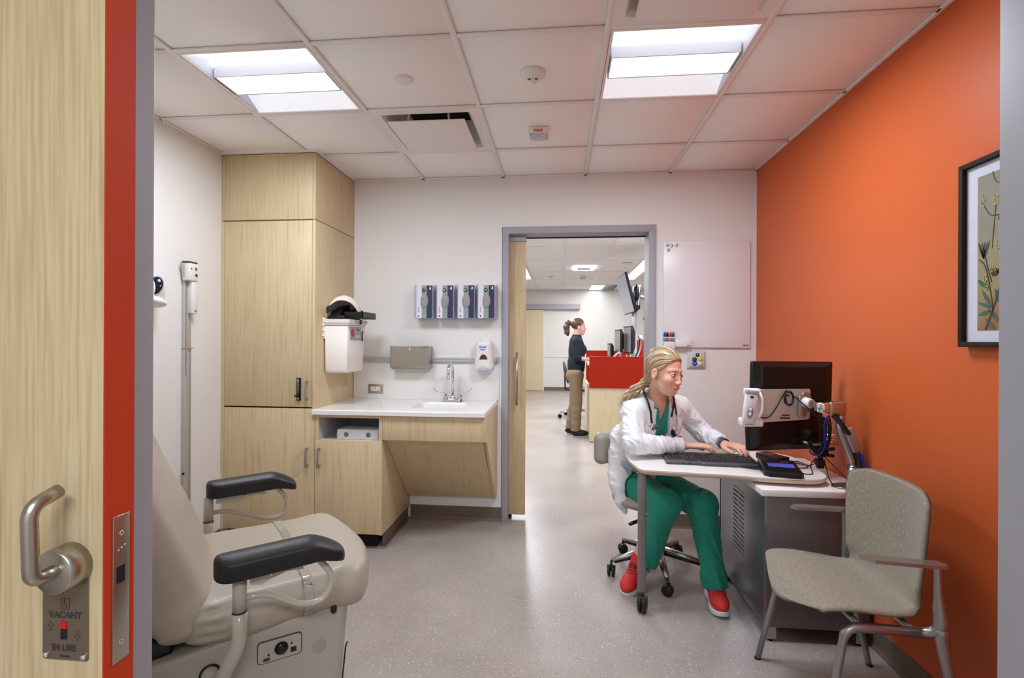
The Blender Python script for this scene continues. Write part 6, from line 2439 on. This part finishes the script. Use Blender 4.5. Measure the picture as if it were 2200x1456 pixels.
def f_coat(P):
    d = torso(P, .019)
    q = (P - chest) @ tR
    d = d - .0034 * ridge(P, (.5, .5, .7), 62, 34, 7.0)
    # open front, cut right through the shell
    d = smax(d, -region_opening(P), .004)
    # sleeves with creases at the elbow
    axR, axL = unit(wrR - elR), unit(wrL - elL)
    cuR, cuL = wrR - axR * .022, wrL - axL * .016

    def slv(Q, sh, el, cu, ax, r0, ph):
        t = chain(Q, [sh, el, cu], r0, .015)
        t = t - .0054 * ridge(Q, ax + V3((.25, .1, .35)), 92, 34, ph) - .0026 * ridge(Q, ax + V3((-.2, .3, .5)), 170, 60, ph * 2)
        hem = np.abs((Q - cu) @ ax + .004) - .004
        return smax(t, (Q - cu) @ ax - .002, .002)
    sR = near(P, (shR + elR + cuR) / 3, .30, lambda Q: slv(Q, shR + V3((.005, .005, -.004)), elR + V3((.004, .0, .006)), cuR, axR, [.064, .054, .038], 1.0))
    sL = near(P, (shL + elL + cuL) / 3, .30, lambda Q: slv(Q, shL + V3((-.008, 0, -.004)), elL, cuL, axL, [.062, .052, .040], 3.4))
    d = smin(d, sR, .022)
    d = smin(d, sL, .020)

    # skirt hanging beside and behind the stool
    def skirt(Q):
        sk = chain(Q, [(.395, 3.010, .780), (.368, 3.005, .640), (.350, 2.975, .520), (.366, 2.950, .435), (.380, 2.945, .372)], [.095, .080, .062, .040, .012], .02)
        sk = smin(sk, chain(Q, [(.48, 3.14, .72), (.46, 3.19, .58), (.47, 3.20, .50)], [.125, .12, .09], .03), .05)
        sk = sk - .0065 * ridge(Q, (.9, -.2, .42), 58, 16, 2.0) - .003 * ridge(Q, (.5, .5, .7), 110, 34, 6.0)
        thigh = chain(Q, [hipR, knR], [.104, .090])
        sk = smax(sk, -thigh, .006)
        return smax(sk, (Q[:, 0] - .62), .02)
    d = smin(d, near(P, (.43, 3.08, .56), .36, skirt), .025)
    # hollow cuffs and neck
    d = smax(d, -chain(P, [cuR - axR * .025, cuR + axR * .05], [.027, .034]), .002)
    d = smax(d, -chain(P, [cuL - axL * .025, cuL + axL * .05], [.028, .035]), .002)
    nk = cone(P, neck0 + V3((0, .0, -.015)), neck0 + V3((.0, -.05, .12)), .064, .070)
    return smax(d, -nk, .004)


M_COAT = pbr('white_coat_cotton', (232, 231, 234), .72, var=.01, bump=.10, bscale=700, sheen=.1)
sdf('lab_coat', f_coat, (.24, 2.60, .34), (1.02, 3.36, 1.10), .0042, M_COAT, dr)


# lapels and collar: a second layer lying on the coat
def f_lapel(P):
    q = (P - chest) @ tR
    lat, f, u = q[:, 0], q[:, 1], q[:, 2]
    lay = np.abs(torso(P, .0285)) - .0034
    al = np.abs(lat - .026 - .16 * np.clip(-u, 0, .3))
    w0 = .046
    wid = .040 * np.clip((u + .13) / .16, 0, 1)
    reg = np.maximum(w0 - al, al - (w0 + wid))
    reg = np.maximum(reg, np.maximum(-.13 - u, u - .150))
    notch = np.maximum(np.abs(u - .050 + .25 * (al - .09)) - .0035, .074 - al)
    reg = np.maximum(reg, -notch)
    reg = np.maximum(reg, -f)
    return smax(lay, reg, .002)


sdf('lapel', f_lapel, (.34, 2.72, .72), (.78, 3.08, 1.08), .0034, M_COAT, dr)


def f_collar(P):
    a = neck0 + V3((-.004, .012, -.010))
    ax_ = unit(V3((.02, -.10, .12)))
    s = (P - a) @ ax_
    r = np.sqrt(np.maximum(((P - a) ** 2).sum(1) - s * s, 0))
    d = np.maximum(np.abs(r - (.070 - .10 * (s - .01))) - .0032, np.abs(s - .012) - .022)
    q = (P - chest) @ tR
    return smax(d, q[:, 1] - .050, .003) * .8


sdf('collar', f_collar, (.42, 2.76, .94), (.66, 3.00, 1.10), .0034, M_COAT, dr)
# pocket with a strip of blue paper showing
mpk = Matrix.Translation((.372, 2.890, .655)) @ Matrix.Rotation(R_(-18), 4, 'Z') @ Matrix.Rotation(R_(-6), 4, 'X')
MB(mpk).box(-.028, .04, -.006, .0, -.012, .014, .001, R=Matrix.Rotation(R_(26), 3, 'Y')).build('blue_paper', pbr('pale_blue_paper', (150, 180, 205), .6, var=.1, vscale=60), dr)


# trousers
def f_pants(P):
    d = ell(P, pelv + V3((.01, -.01, -.005)), (.178, .145, .112), pR)
    for a, b_, c, ph, hem in ((hipR, knR, hmR, .3, (.075, .068)), (hipL, knL, anL, 1.9, (.078, .070))):
        t_ = chain(P, [a, b_], [.098, .074], 0)
        down = unit(c - b_)
        sh = chain(P, [b_, b_ + (c - b_) * .5, c + down * .010], [.072, .062, .064], 0)
        leg = smin(t_, sh, .035)
        q = P - b_
        rad = .0050 * np.sin(26 * (q @ unit((1, .3, .12))) + 2.5 * wobble(P, 7, ph)) * np.clip(-(q @ V3((0, 0, 1))) / .1 + .4, 0, 1)
        leg = leg + rad * .6 - .0050 * ridge(P, (b_ - a) + V3((.1, -.1, .5)), 84, 26, ph) * np.exp(-((q * q).sum(1) / .03)) - .0052 * ridge(P, (.9, .3, .25), 66, 10, ph + 2) * np.clip((.42 - P[:, 2]) / .1, 0, 1)
        cut = (P - (c + down * .012)) @ down
        leg = smax(leg, cut, .006)
        d = smin(d, leg, .018)
    d = np.maximum(d, P[:, 2] - .66)
    for b_, c in ((knR, hmR), (knL, anL)):
        down = unit(c - b_)
        d = smax(d, -chain(P, [c - down * .02, c + down * .06], [.050, .058]), .004)
    return d * .92


sdf('trousers', f_pants, (.28, 2.55, .05), (.92, 3.30, .68), .0048, pbr('green_scrub_cloth', (20, 130, 108), .78, var=.06, vscale=10, bump=.12, bscale=600, sheen=.1), dr)

def snap(p, fn, off, n=10):
    p = V3(p)
    for _ in range(n):
        e = .002
        Q = np.array([p, p + (e, 0, 0), p + (0, e, 0), p + (0, 0, e)])
        v = fn(Q)
        g = (v[1:] - v[0]) / e
        p = p - (v[0] - off) * g / max((g @ g), .2)
    return p


# shoes
M_REDSH = pbr('red_running_mesh', (206, 44, 44), .6, var=.14, vscale=260, bump=.25, bscale=500)
M_SOLE = pbr('white_sole_foam', (208, 206, 208), .5, var=.04)


def shoe(ank, toe, label):
    ank, toe = V3(ank), V3(toe)
    f = unit(V3((toe[0] - ank[0], toe[1] - ank[1], 0)))
    drop = (ank[2] - .085)
    L_ = .165
    pitch = math.atan2(max(drop, 0), .20)
    f3 = unit(f * math.cos(pitch) - UP * math.sin(pitch))
    r3 = unit(np.cross(f3, UP))
    u3 = np.cross(r3, f3)
    R = np.stack([r3, f3, u3], 1)
    ball_ = V3((toe[0], toe[1], .035)) - f * .055
    heel = ball_ - f3 * .150
    c = (ball_ + heel) / 2

    def f_up(P):
        q = (P - c) @ R
        d = ell(q, (0, .070, .022), (.046, .078, .040))
        d = smin(d, ell(q, (0, -.070, .030), (.036, .060, .048)), .05)
        d = smin(d, cone(q, (0, .02, .035), (0, -.050, .085), .034, .034), .03)
        d = smax(d, -(q[:, 2] + .012), .004)
        return d + .0012 * wobble(P, 90, 1)

    def f_so(P):
        q = (P - c) @ R
        d = smin(ell(q * V3((1, 1, .0)) + V3((0, 0, 0)), (0, .070, 0), (.049, .082, 1)), ell(q * V3((1, 1, .0)), (0, -.070, 0), (.040, .064, 1)), .05)
        lift = .014 * np.clip((q[:, 1] - .09) / .06, 0, 1) ** 2
        th = .013 + .006 * np.clip(-q[:, 1] / .12, 0, 1)
        return smax(d, np.abs(q[:, 2] + .016 - lift) - th, .005)
    up = sdf('shoe', f_up, c - .17, c + .17, .0036, M_REDSH, dr, label=label)
    sdf('sole', f_so, c - .18, c + .18, .0040, M_SOLE, up)
    m = MB()
    for i in range(4):
        y = .012 + i * .016
        p = [snap(c + R @ V3((sx_, y, .075)), f_up, .001) for sx_ in (-.020, -.010, 0, .010, .020)]
        m.tube([tuple(v) for v in p], .0026, 6)
    for sgn in (-1, 1):
        p = [snap(c + R @ V3((sgn * (.002 + .020 * math.sin(t_ * math.pi)), .030 - .026 * t_, .080)), f_up, .004) for t_ in [i / 8 for i in range(9)]]
        m.tube([tuple(v) for v in p], .0018, 6)
    m.build('lace', pbr('dark_red_lace', (120, 26, 30), .7, var=.1), up)
    m = MB()
    for sgn in (-1, 1):
        q = [snap(c + R @ V3((sgn * .05, a_, b2)), f_up, .0005) for a_, b2 in ((.060, .010), (.030, .028), (.0, .042), (-.03, .030), (-.055, .014))]
        m.tube([tuple(v) for v in q], [.002, .004, .005, .004, .002], 8)
    m.build('side_flash', pbr('silver_flash', (186, 182, 186), .3, .4, var=0), up)


shoe(anR, (.352, 2.722, 0), 'heel-raised red running shoe')
shoe(anL, (.795, 2.545, 0), 'red running shoe flat on the floor')


# hair
def f_hair(P):
    q = ((P - hC) @ hR) / HS
    x, y, z = q[:, 0], q[:, 1], q[:, 2]
    d = ell(q, (0, -.014, .040), (.0800, .1010, .0895))
    d = smin(d, ell(q, (0, -.060, -.028), (.050, .048, .050)), .04)
    d = smin(d, ell(q, (0, -.03, .100), (.050, .065, .030)), .03)
    # side parting: the fringe sweeps from the part down over one temple
    front = (y - .050) * .80 - (z - .052) * .62 + .10 * (-x) * np.clip((z - .02) / .05, 0, 1) - .006 * np.exp(-((z - .02) / .02) ** 2)
    d = smax(d, front, .008)
    under = -(z + .030 + .55 * np.clip(-y, -.05, .1))
    d = smax(d, under - .035, .01)
    ears = ell(np.stack([np.abs(x), y, z], 1), (.080, .002, -.024), (.018, .020, .024))
    d = smax(d, -ears, .004)
    a = np.arctan2(-.60 * y + .80 * z, x)
    d = d - .0011 * np.sin(a * 44 + 2.5 * wobble(q, 16, .5)) - .0012 * np.sin(a * 23 + 3 * wobble(q, 12, 2.5))
    return d * HS * .85


nape = hC + hR @ V3((0, -.088, -.058)) * HS
tail = [nape + V3((0, 0, .01)), nape + V3((-.030, .008, -.018)), V3((.415, 2.835, 1.085)), V3((.372, 2.845, 1.040)), V3((.345, 2.850, 1.012))]


def f_tail(P):
    d = chain(P, tail, [.022, .022, .028, .024, .008], .01)
    q = P - tail[2]
    w_ = q @ unit((-.35, .1, .92))
    return d - .0022 * np.sin(330 * w_ + 3 * wobble(P, 14, 2)) - .0020 * np.sin(170 * w_ + 3 * wobble(P, 11, 5))


M_HAIR = mk_hair('blonde_hair', (96, 72, 48), (158, 130, 94), (212, 192, 156))
hair = sdf('hair', lambda P: smin(near(P, hC, .17, f_hair), f_tail(P), .012), (.30, 2.58, .96), (.72, 2.98, 1.36), .0030, M_HAIR, dr)
strand_attr(hair, hC, hR, HS, tail[1], tail[3] - tail[1])
m = MB()
rnd = random.Random(11)
for i in range(46):      # loose strands at the nape and tail
    t0 = tail[1] + V3((rnd.uniform(-.01, .03), rnd.uniform(-.02, .02), rnd.uniform(-.01, .03)))
    t1 = tail[3] + V3((rnd.uniform(-.02, .03), rnd.uniform(-.03, .02), rnd.uniform(-.02, .028)))
    t2 = tail[4] + V3((rnd.uniform(-.03, .03), rnd.uniform(-.03, .02), rnd.uniform(-.03, .02)))
    m.tube(spline([tuple(t0), tuple((t0 + t1) / 2 + V3((0, -.008, .012))), tuple(t1), tuple(t2)], 4), .0014, 4)
m.build('loose_strands', pbr('pale_strand', (206, 186, 150), .45, var=.1, vscale=40), hair, kind='stuff')

# face details
def lp(x, y, z): return at_local(hC, hR, (x, y, z), HS)


for s, nm in ((1, 'r'), (-1, 'l')):
    e = MB().ball(tuple(lp(s * .0305, .0762, .0008)), tuple(HS * v for v in (.0130, .0122, .0064)), R=Matrix(hR.tolist())).build('eye', M_EYEW, dr)
    MB().ball(tuple(lp(s * .0305 - .001, .0853, .0006)), tuple(HS * v for v in (.0062, .0040, .0058)), R=Matrix(hR.tolist())).build('iris', M_IRIS, e)
    pts = [tuple(lp(s * (.0305 + .0142 * a), .0868 - .0068 * a * a - (.002 if a > 0 else 0) * a, .0052 + .0022 * (1 - a * a) - .0012)) for a in (-1, -.5, 0, .5, 1)]
    MB().tube(spline(pts, 4), .0013 * HS, 6).build('lash_line', M_LASH, dr)
    pts = [tuple(snap(lp(s * (.029 + .0170 * a), .0900 - .0085 * a * a - .0030 * a, .0225 + .0042 * (1 - a * a) - .001 * a), lambda Q: head_sdf(Q, hC, hR, HS), .0000)) for a in (-1, -.5, 0, .5, 1)]
    MB().tube(spline(pts, 4), [.0016 * HS] * 3 + [.0021 * HS] * 10 + [.0010 * HS] * 4, 6).build('eyebrow', pbr('brow_brown', (146, 108, 78), .7, var=.1), dr)


def f_lips(P):
    q = ((P - hC) @ hR) / HS
    q = np.stack([np.abs(q[:, 0]), q[:, 1], q[:, 2]], 1)
    q[:, 2] -= 6.0 * q[:, 0] ** 2
    up_ = ell(q, (.003, .0893, -.0635), (.0225, .0085, .0032))
    lo_ = ell(q, (0, .0870, -.0705), (.0185, .0088, .0042))
    return np.minimum(up_, lo_) * HS


sdf('lips', f_lips, hC + hR @ V3((0, .09, -.066)) * HS - .035, hC + hR @ V3((0, .09, -.066)) * HS + .035, .0012, M_LIP, dr)
# watch
axL = unit(wrL - elL)
Mq = Matrix.Translation(tuple(wrL + axL * .004)) @ Vector(tuple(axL)).to_track_quat('Z', 'Y').to_matrix().to_4x4()
wt = MB(Mq).lathe([(.0300, -.009), (.0315, -.008), (.0315, .008), (.0300, .009), (.0290, .0), (.0300, -.009)], (0, 0, 0), 'Z', 36).build('watch_band', pbr('teal_band', (16, 92, 100), .45, var=.03), dr)
MB(Mq).box(.0300, .0345, -.012, .012, -.012, .012, .002).build('watch_face', M_BLACKG, wt)

# stethoscope draped over the coat
def coat_top(P): return smin(torso(P, .026), np.full(len(P), 9.0), 0)


def tl(x, f, u): return at_local(chest, tR, (x, f, u))


so = thing('stethoscope', 'black stethoscope hung around the doctor\'s neck over the coat', 'stethoscope', (.55, 2.85, .85))
path_r = [tl(.066, -.035, .195), tl(.098, .02, .190), tl(.110, .07, .172), tl(.112, .12, .145), tl(.108, .14, .112), tl(.102, .15, .080)]
path_l = [tl(-.045, -.035, .195), tl(-.050, .02, .190), tl(-.036, .07, .172), tl(-.028, .12, .142), tl(-.026, .14, .108)]
back = [tl(.060, -.035, .195), tl(.03, -.07, .19), tl(0, -.085, .185), tl(-.03, -.07, .19), tl(-.045, -.035, .195)]
pr1 = [tuple(snap(p, coat_top, .007)) for p in path_r]
pl1 = [tuple(snap(p, coat_top, .007)) for p in path_l]
bk = [tuple(snap(p, coat_top, .008)) for p in back]
MB().tube(spline(pr1, 6), .0058, 10).tube(spline(bk, 6), .0058, 10).tube(spline(pl1, 6), .0058, 10).build('tubing', M_BLACK, so)
c0 = V3(pr1[-1])
fw = tR @ V3((0, 1, 0))
cd = Vector(tuple(fw)).to_track_quat('Z', 'Y').to_matrix().to_4x4()
cc = c0 + tR @ V3((-.012, .006, -.022))
MB(Matrix.Translation(tuple(cc)) @ cd).lathe([(0, -.006), (.016, -.006), (.0205, 0), (.0205, .006), (.017, .008)], n=28).build('chest_piece', M_CHROME, so)
MB(Matrix.Translation(tuple(cc)) @ cd).lathe([(.0165, .0084), (0, .0088)], n=28).build('diaphragm', pbr('pinkish_diaphragm', (150, 110, 112), .35, var=.05), so)
MB().cyl(tuple(c0), tuple(cc), .0035, n=10).build('stem', M_CHROME, so)
# headset end on the other side: yoke, two binaurals, ear tips
y0_ = V3(pl1[-1])
b1 = [snap(tl(-.026, .14, .108), coat_top, .007), snap(tl(-.030, .15, .07), coat_top, .007), snap(tl(-.040, .15, .022), coat_top, .009)]
MB().tube(spline([pl1[2], tuple(snap(tl(-.050, .10, .145), coat_top, .006)), tuple(snap(tl(-.062, .11, .108), coat_top, .006))], 6), .0055, 8).build('tubing', M_BLACK, so)
e1 = [snap(tl(-.062, .11, .108), coat_top, .006), snap(tl(-.066, .13, .05), coat_top, .007), snap(tl(-.056, .14, .0), coat_top, .010)]
MB().tube(spline([tuple(p) for p in b1], 6), .0026, 8).tube(spline([tuple(p) for p in e1], 6), .0026, 8).build('binaural', M_CHROME, so)
hd = b1[-1] + V3((.0, 0, -.004))
MB().ball(tuple(hd), (.012, .010, .022), R=Matrix(basis(-57, 20, 25).tolist())).ball(tuple(hd + tR @ V3((-.016, .004, -.020))), (.010, .008, .014)).build('ear_yoke', M_BLACK, so)
e2 = [hd + tR @ V3((-.012, .006, -.030)), hd + tR @ V3((-.030, .008, -.036)), hd + tR @ V3((-.046, .010, -.026))]
MB().tube(spline([tuple(p) for p in e2], 6), .0025, 8).build('ear_tube', M_CHROME, so)
MB().ball(tuple(e2[-1]), (.010, .007, .007)).build('ear_tip', M_BLACK, so)

# ---- the woman standing at the staff counter
wm = thing('person', 'standing woman in navy shirt and khaki trousers with a brown ponytail', 'person', (.22, 7.25, 0))
WY = 7.22
wh = V3((.262, WY, 1.545))
wR = basis(2, 4)
wf = basis(0, 0)


def wb(P, g=0.0):
    d = ell(P, (.235, WY, 1.20), (.155 + g, .105 + g, .19 + g), wf)
    d = smin(d, ell(P, (.235, WY, 1.02), (.130 + g, .100 + g, .12 + g), wf), .05)
    d = smin(d, cone(P, (.222, WY - .135, 1.345), (.222, WY + .135, 1.345), .050 + g, .050 + g), .07)
    d = smin(d, cone(P, (.225, WY, 1.33), (.235, WY, 1.42), .06 + g, .05 + g), .04)
    for s in (-1, 1): d = smin(d, ell(P, (.318, WY + s * .065, 1.22), (.045 + g, .05 + g, .055 + g)), .03)
    return d


arms_w = [[(.215, WY - .165, 1.335), (.232, WY - .195, 1.115), (.345, WY - .170, 1.095), (.375, WY - .165, 1.095)],
          [(.215, WY + .165, 1.335), (.232, WY + .195, 1.115), (.345, WY + .150, 1.095), (.375, WY + .145, 1.095)]]
hands_w = [hand_parts((.372, WY + s * .160, 1.095), (1, 0, 0), (0, -1, 0), (0, 0, 1), 1.0, thumb=-s * -1, curl=.4) for s in (-1, 1)]
legs_w = [[(.225, WY - .085, .88), (.240, WY - .09, .50), (.222, WY - .09, .10)], [(.225, WY + .085, .88), (.215, WY + .09, .50), (.150, WY + .10, .11)]]


def f_wbody(P):
    d = wb(P, -.008)
    d = smin(d, cone(P, (.225, WY, 1.36), wh + V3((-.02, 0, -.06)), .052, .050), .02)
    d = smin(d, near(P, wh, .16, lambda Q: head_sdf(Q, wh, wR, 1.0)), .015)
    for a in arms_w: d = smin(d, chain(P, a[:3], [.045, .036, .026], .01), .015)
    for hp in hands_w:
        d = smin(d, near(P, hp[0][0][1], .13, lambda Q: np.min([chain(Q, a_, b_) for a_, b_ in hp], 0)), .004)
    for l in legs_w: d = smin(d, chain(P, l, [.08, .05, .035], .01), .02)
    return d


sdf('body', f_wbody, (-.02, WY - .32, .05), (.56, WY + .32, 1.70), .0065, M_SKIN2, wm)


def f_shirt(P):
    d = wb(P, .014)
    hem = smin(ell(P, (.225, WY, .95), (.155, .115, .12), wf), ell(P, (.225, WY, 1.02), (.150, .118, .12), wf), .03)
    d = smin(d, hem, .04)
    for a in arms_w:
        s = chain(P, [a[0], a[1], V3(a[1]) + (V3(a[2]) - V3(a[1])) * .45], [.062, .054, .050], .01)
        s = smax(s, (P - (V3(a[1]) + (V3(a[2]) - V3(a[1])) * .45)) @ unit(V3(a[2]) - V3(a[1])) - .002, .004)
        d = smin(d, s, .02)
    d = smax(d, .885 - P[:, 2] - .25 * (P[:, 0] - .25), .004)
    d = smax(d, -cone(P, (.232, WY, 1.38), (.245, WY, 1.50), .052, .06), .004)
    return d + .003 * wobble(P, 28, 2)


M_NAVYS = pbr('navy_polo_cloth', (24, 30, 42), .8, var=.1, vscale=12)
sdf('shirt', f_shirt, (-.02, WY - .30, .80), (.46, WY + .30, 1.50), .0065, M_NAVYS, wm)
MB().lathe([(.062, 1.395), (.060, 1.43), (.054, 1.435), (.054, 1.40)], (.232, WY, 0), n=24).build('shirt_collar', M_NAVYS, wm)


def f_wp(P):
    d = ell(P, (.212, WY, .86), (.158, .128, .13), wf)
    for l in legs_w:
        d = smin(d, chain(P, l, [.098, .072, .066], .02), .03)
    d = smax(d, P[:, 2] - .955, .004)
    d = smax(d, .085 - P[:, 2], .004)
    return d + .0035 * wobble(P, 26, 1) + .003 * np.sin(P[:, 2] * 60 + 2 * wobble(P, 12, 3)) * np.clip((.5 - P[:, 2]) / .3, 0, 1)


sdf('trousers', f_wp, (-.04, WY - .26, .06), (.42, WY + .26, 1.0), .0065, pbr('khaki_cloth', (140, 118, 94), .85, var=.08, vscale=9), wm)
for (x, y, dx) in ((.225, WY - .09, .10), (.150, WY + .10, .085)):
    s_ = MB().ball((x + dx * .55, y, .052), (.125, .045, .048)).build('shoe', M_BLACK, wm)
    MB().box(x - .052, x + .170, y - .040, y + .040, .0, .016, .007).build('sole', M_GREY, s_)
    MB().cyl((x - .005, y, .05), (x - .005, y, .12), .04, n=14).build('sock', M_BLACK, s_)


def f_wh(P):
    q = (P - wh) @ wR
    x, y, z = q[:, 0], q[:, 1], q[:, 2]
    d = ell(q, (0, -.016, .040), (.082, .104, .090))
    d = smax(d, (y - .040) * .8 - (z - .045) * .6, .01)
    d = smax(d, -(z + .045) - .3 * y, .01)
    d = smax(d, -ell(np.stack([np.abs(x), y, z], 1), (.080, -.004, -.016), (.018, .022, .030)), .004)
    tl_ = chain(q, [(0, -.105, .045), (0, -.155, .050), (0, -.175, -.01), (0, -.160, -.09), (0, -.145, -.13)], [.022, .036, .042, .036, .012], .02)
    d = smin(d, tl_, .01)
    return d + .002 * wobble(q, 60, 1)


hw_ = sdf('hair', f_wh, (-.02, WY - .14, 1.36), (.38, WY + .14, 1.70), .006, mk_hair('brown_hair', (58, 38, 28), (88, 60, 44), (120, 86, 62)), wm)
strand_attr(hw_, wh, wR, 1.0, wh + V3((-.15, 0, 0)), (0, 0, -1))
for s in (1, -1):
    MB().ball(tuple(at_local(wh, wR, (s * .031, .083, .001))), (.006, .004, .005)).build('eye', M_IRIS, wm)
MB().ball(tuple(at_local(wh, wR, (0, .089, -.066))), (.006, .016, .008), R=Matrix(wR.tolist()) @ Matrix.Rotation(R_(90), 3, 'Z')).build('lips', M_LIP, wm)
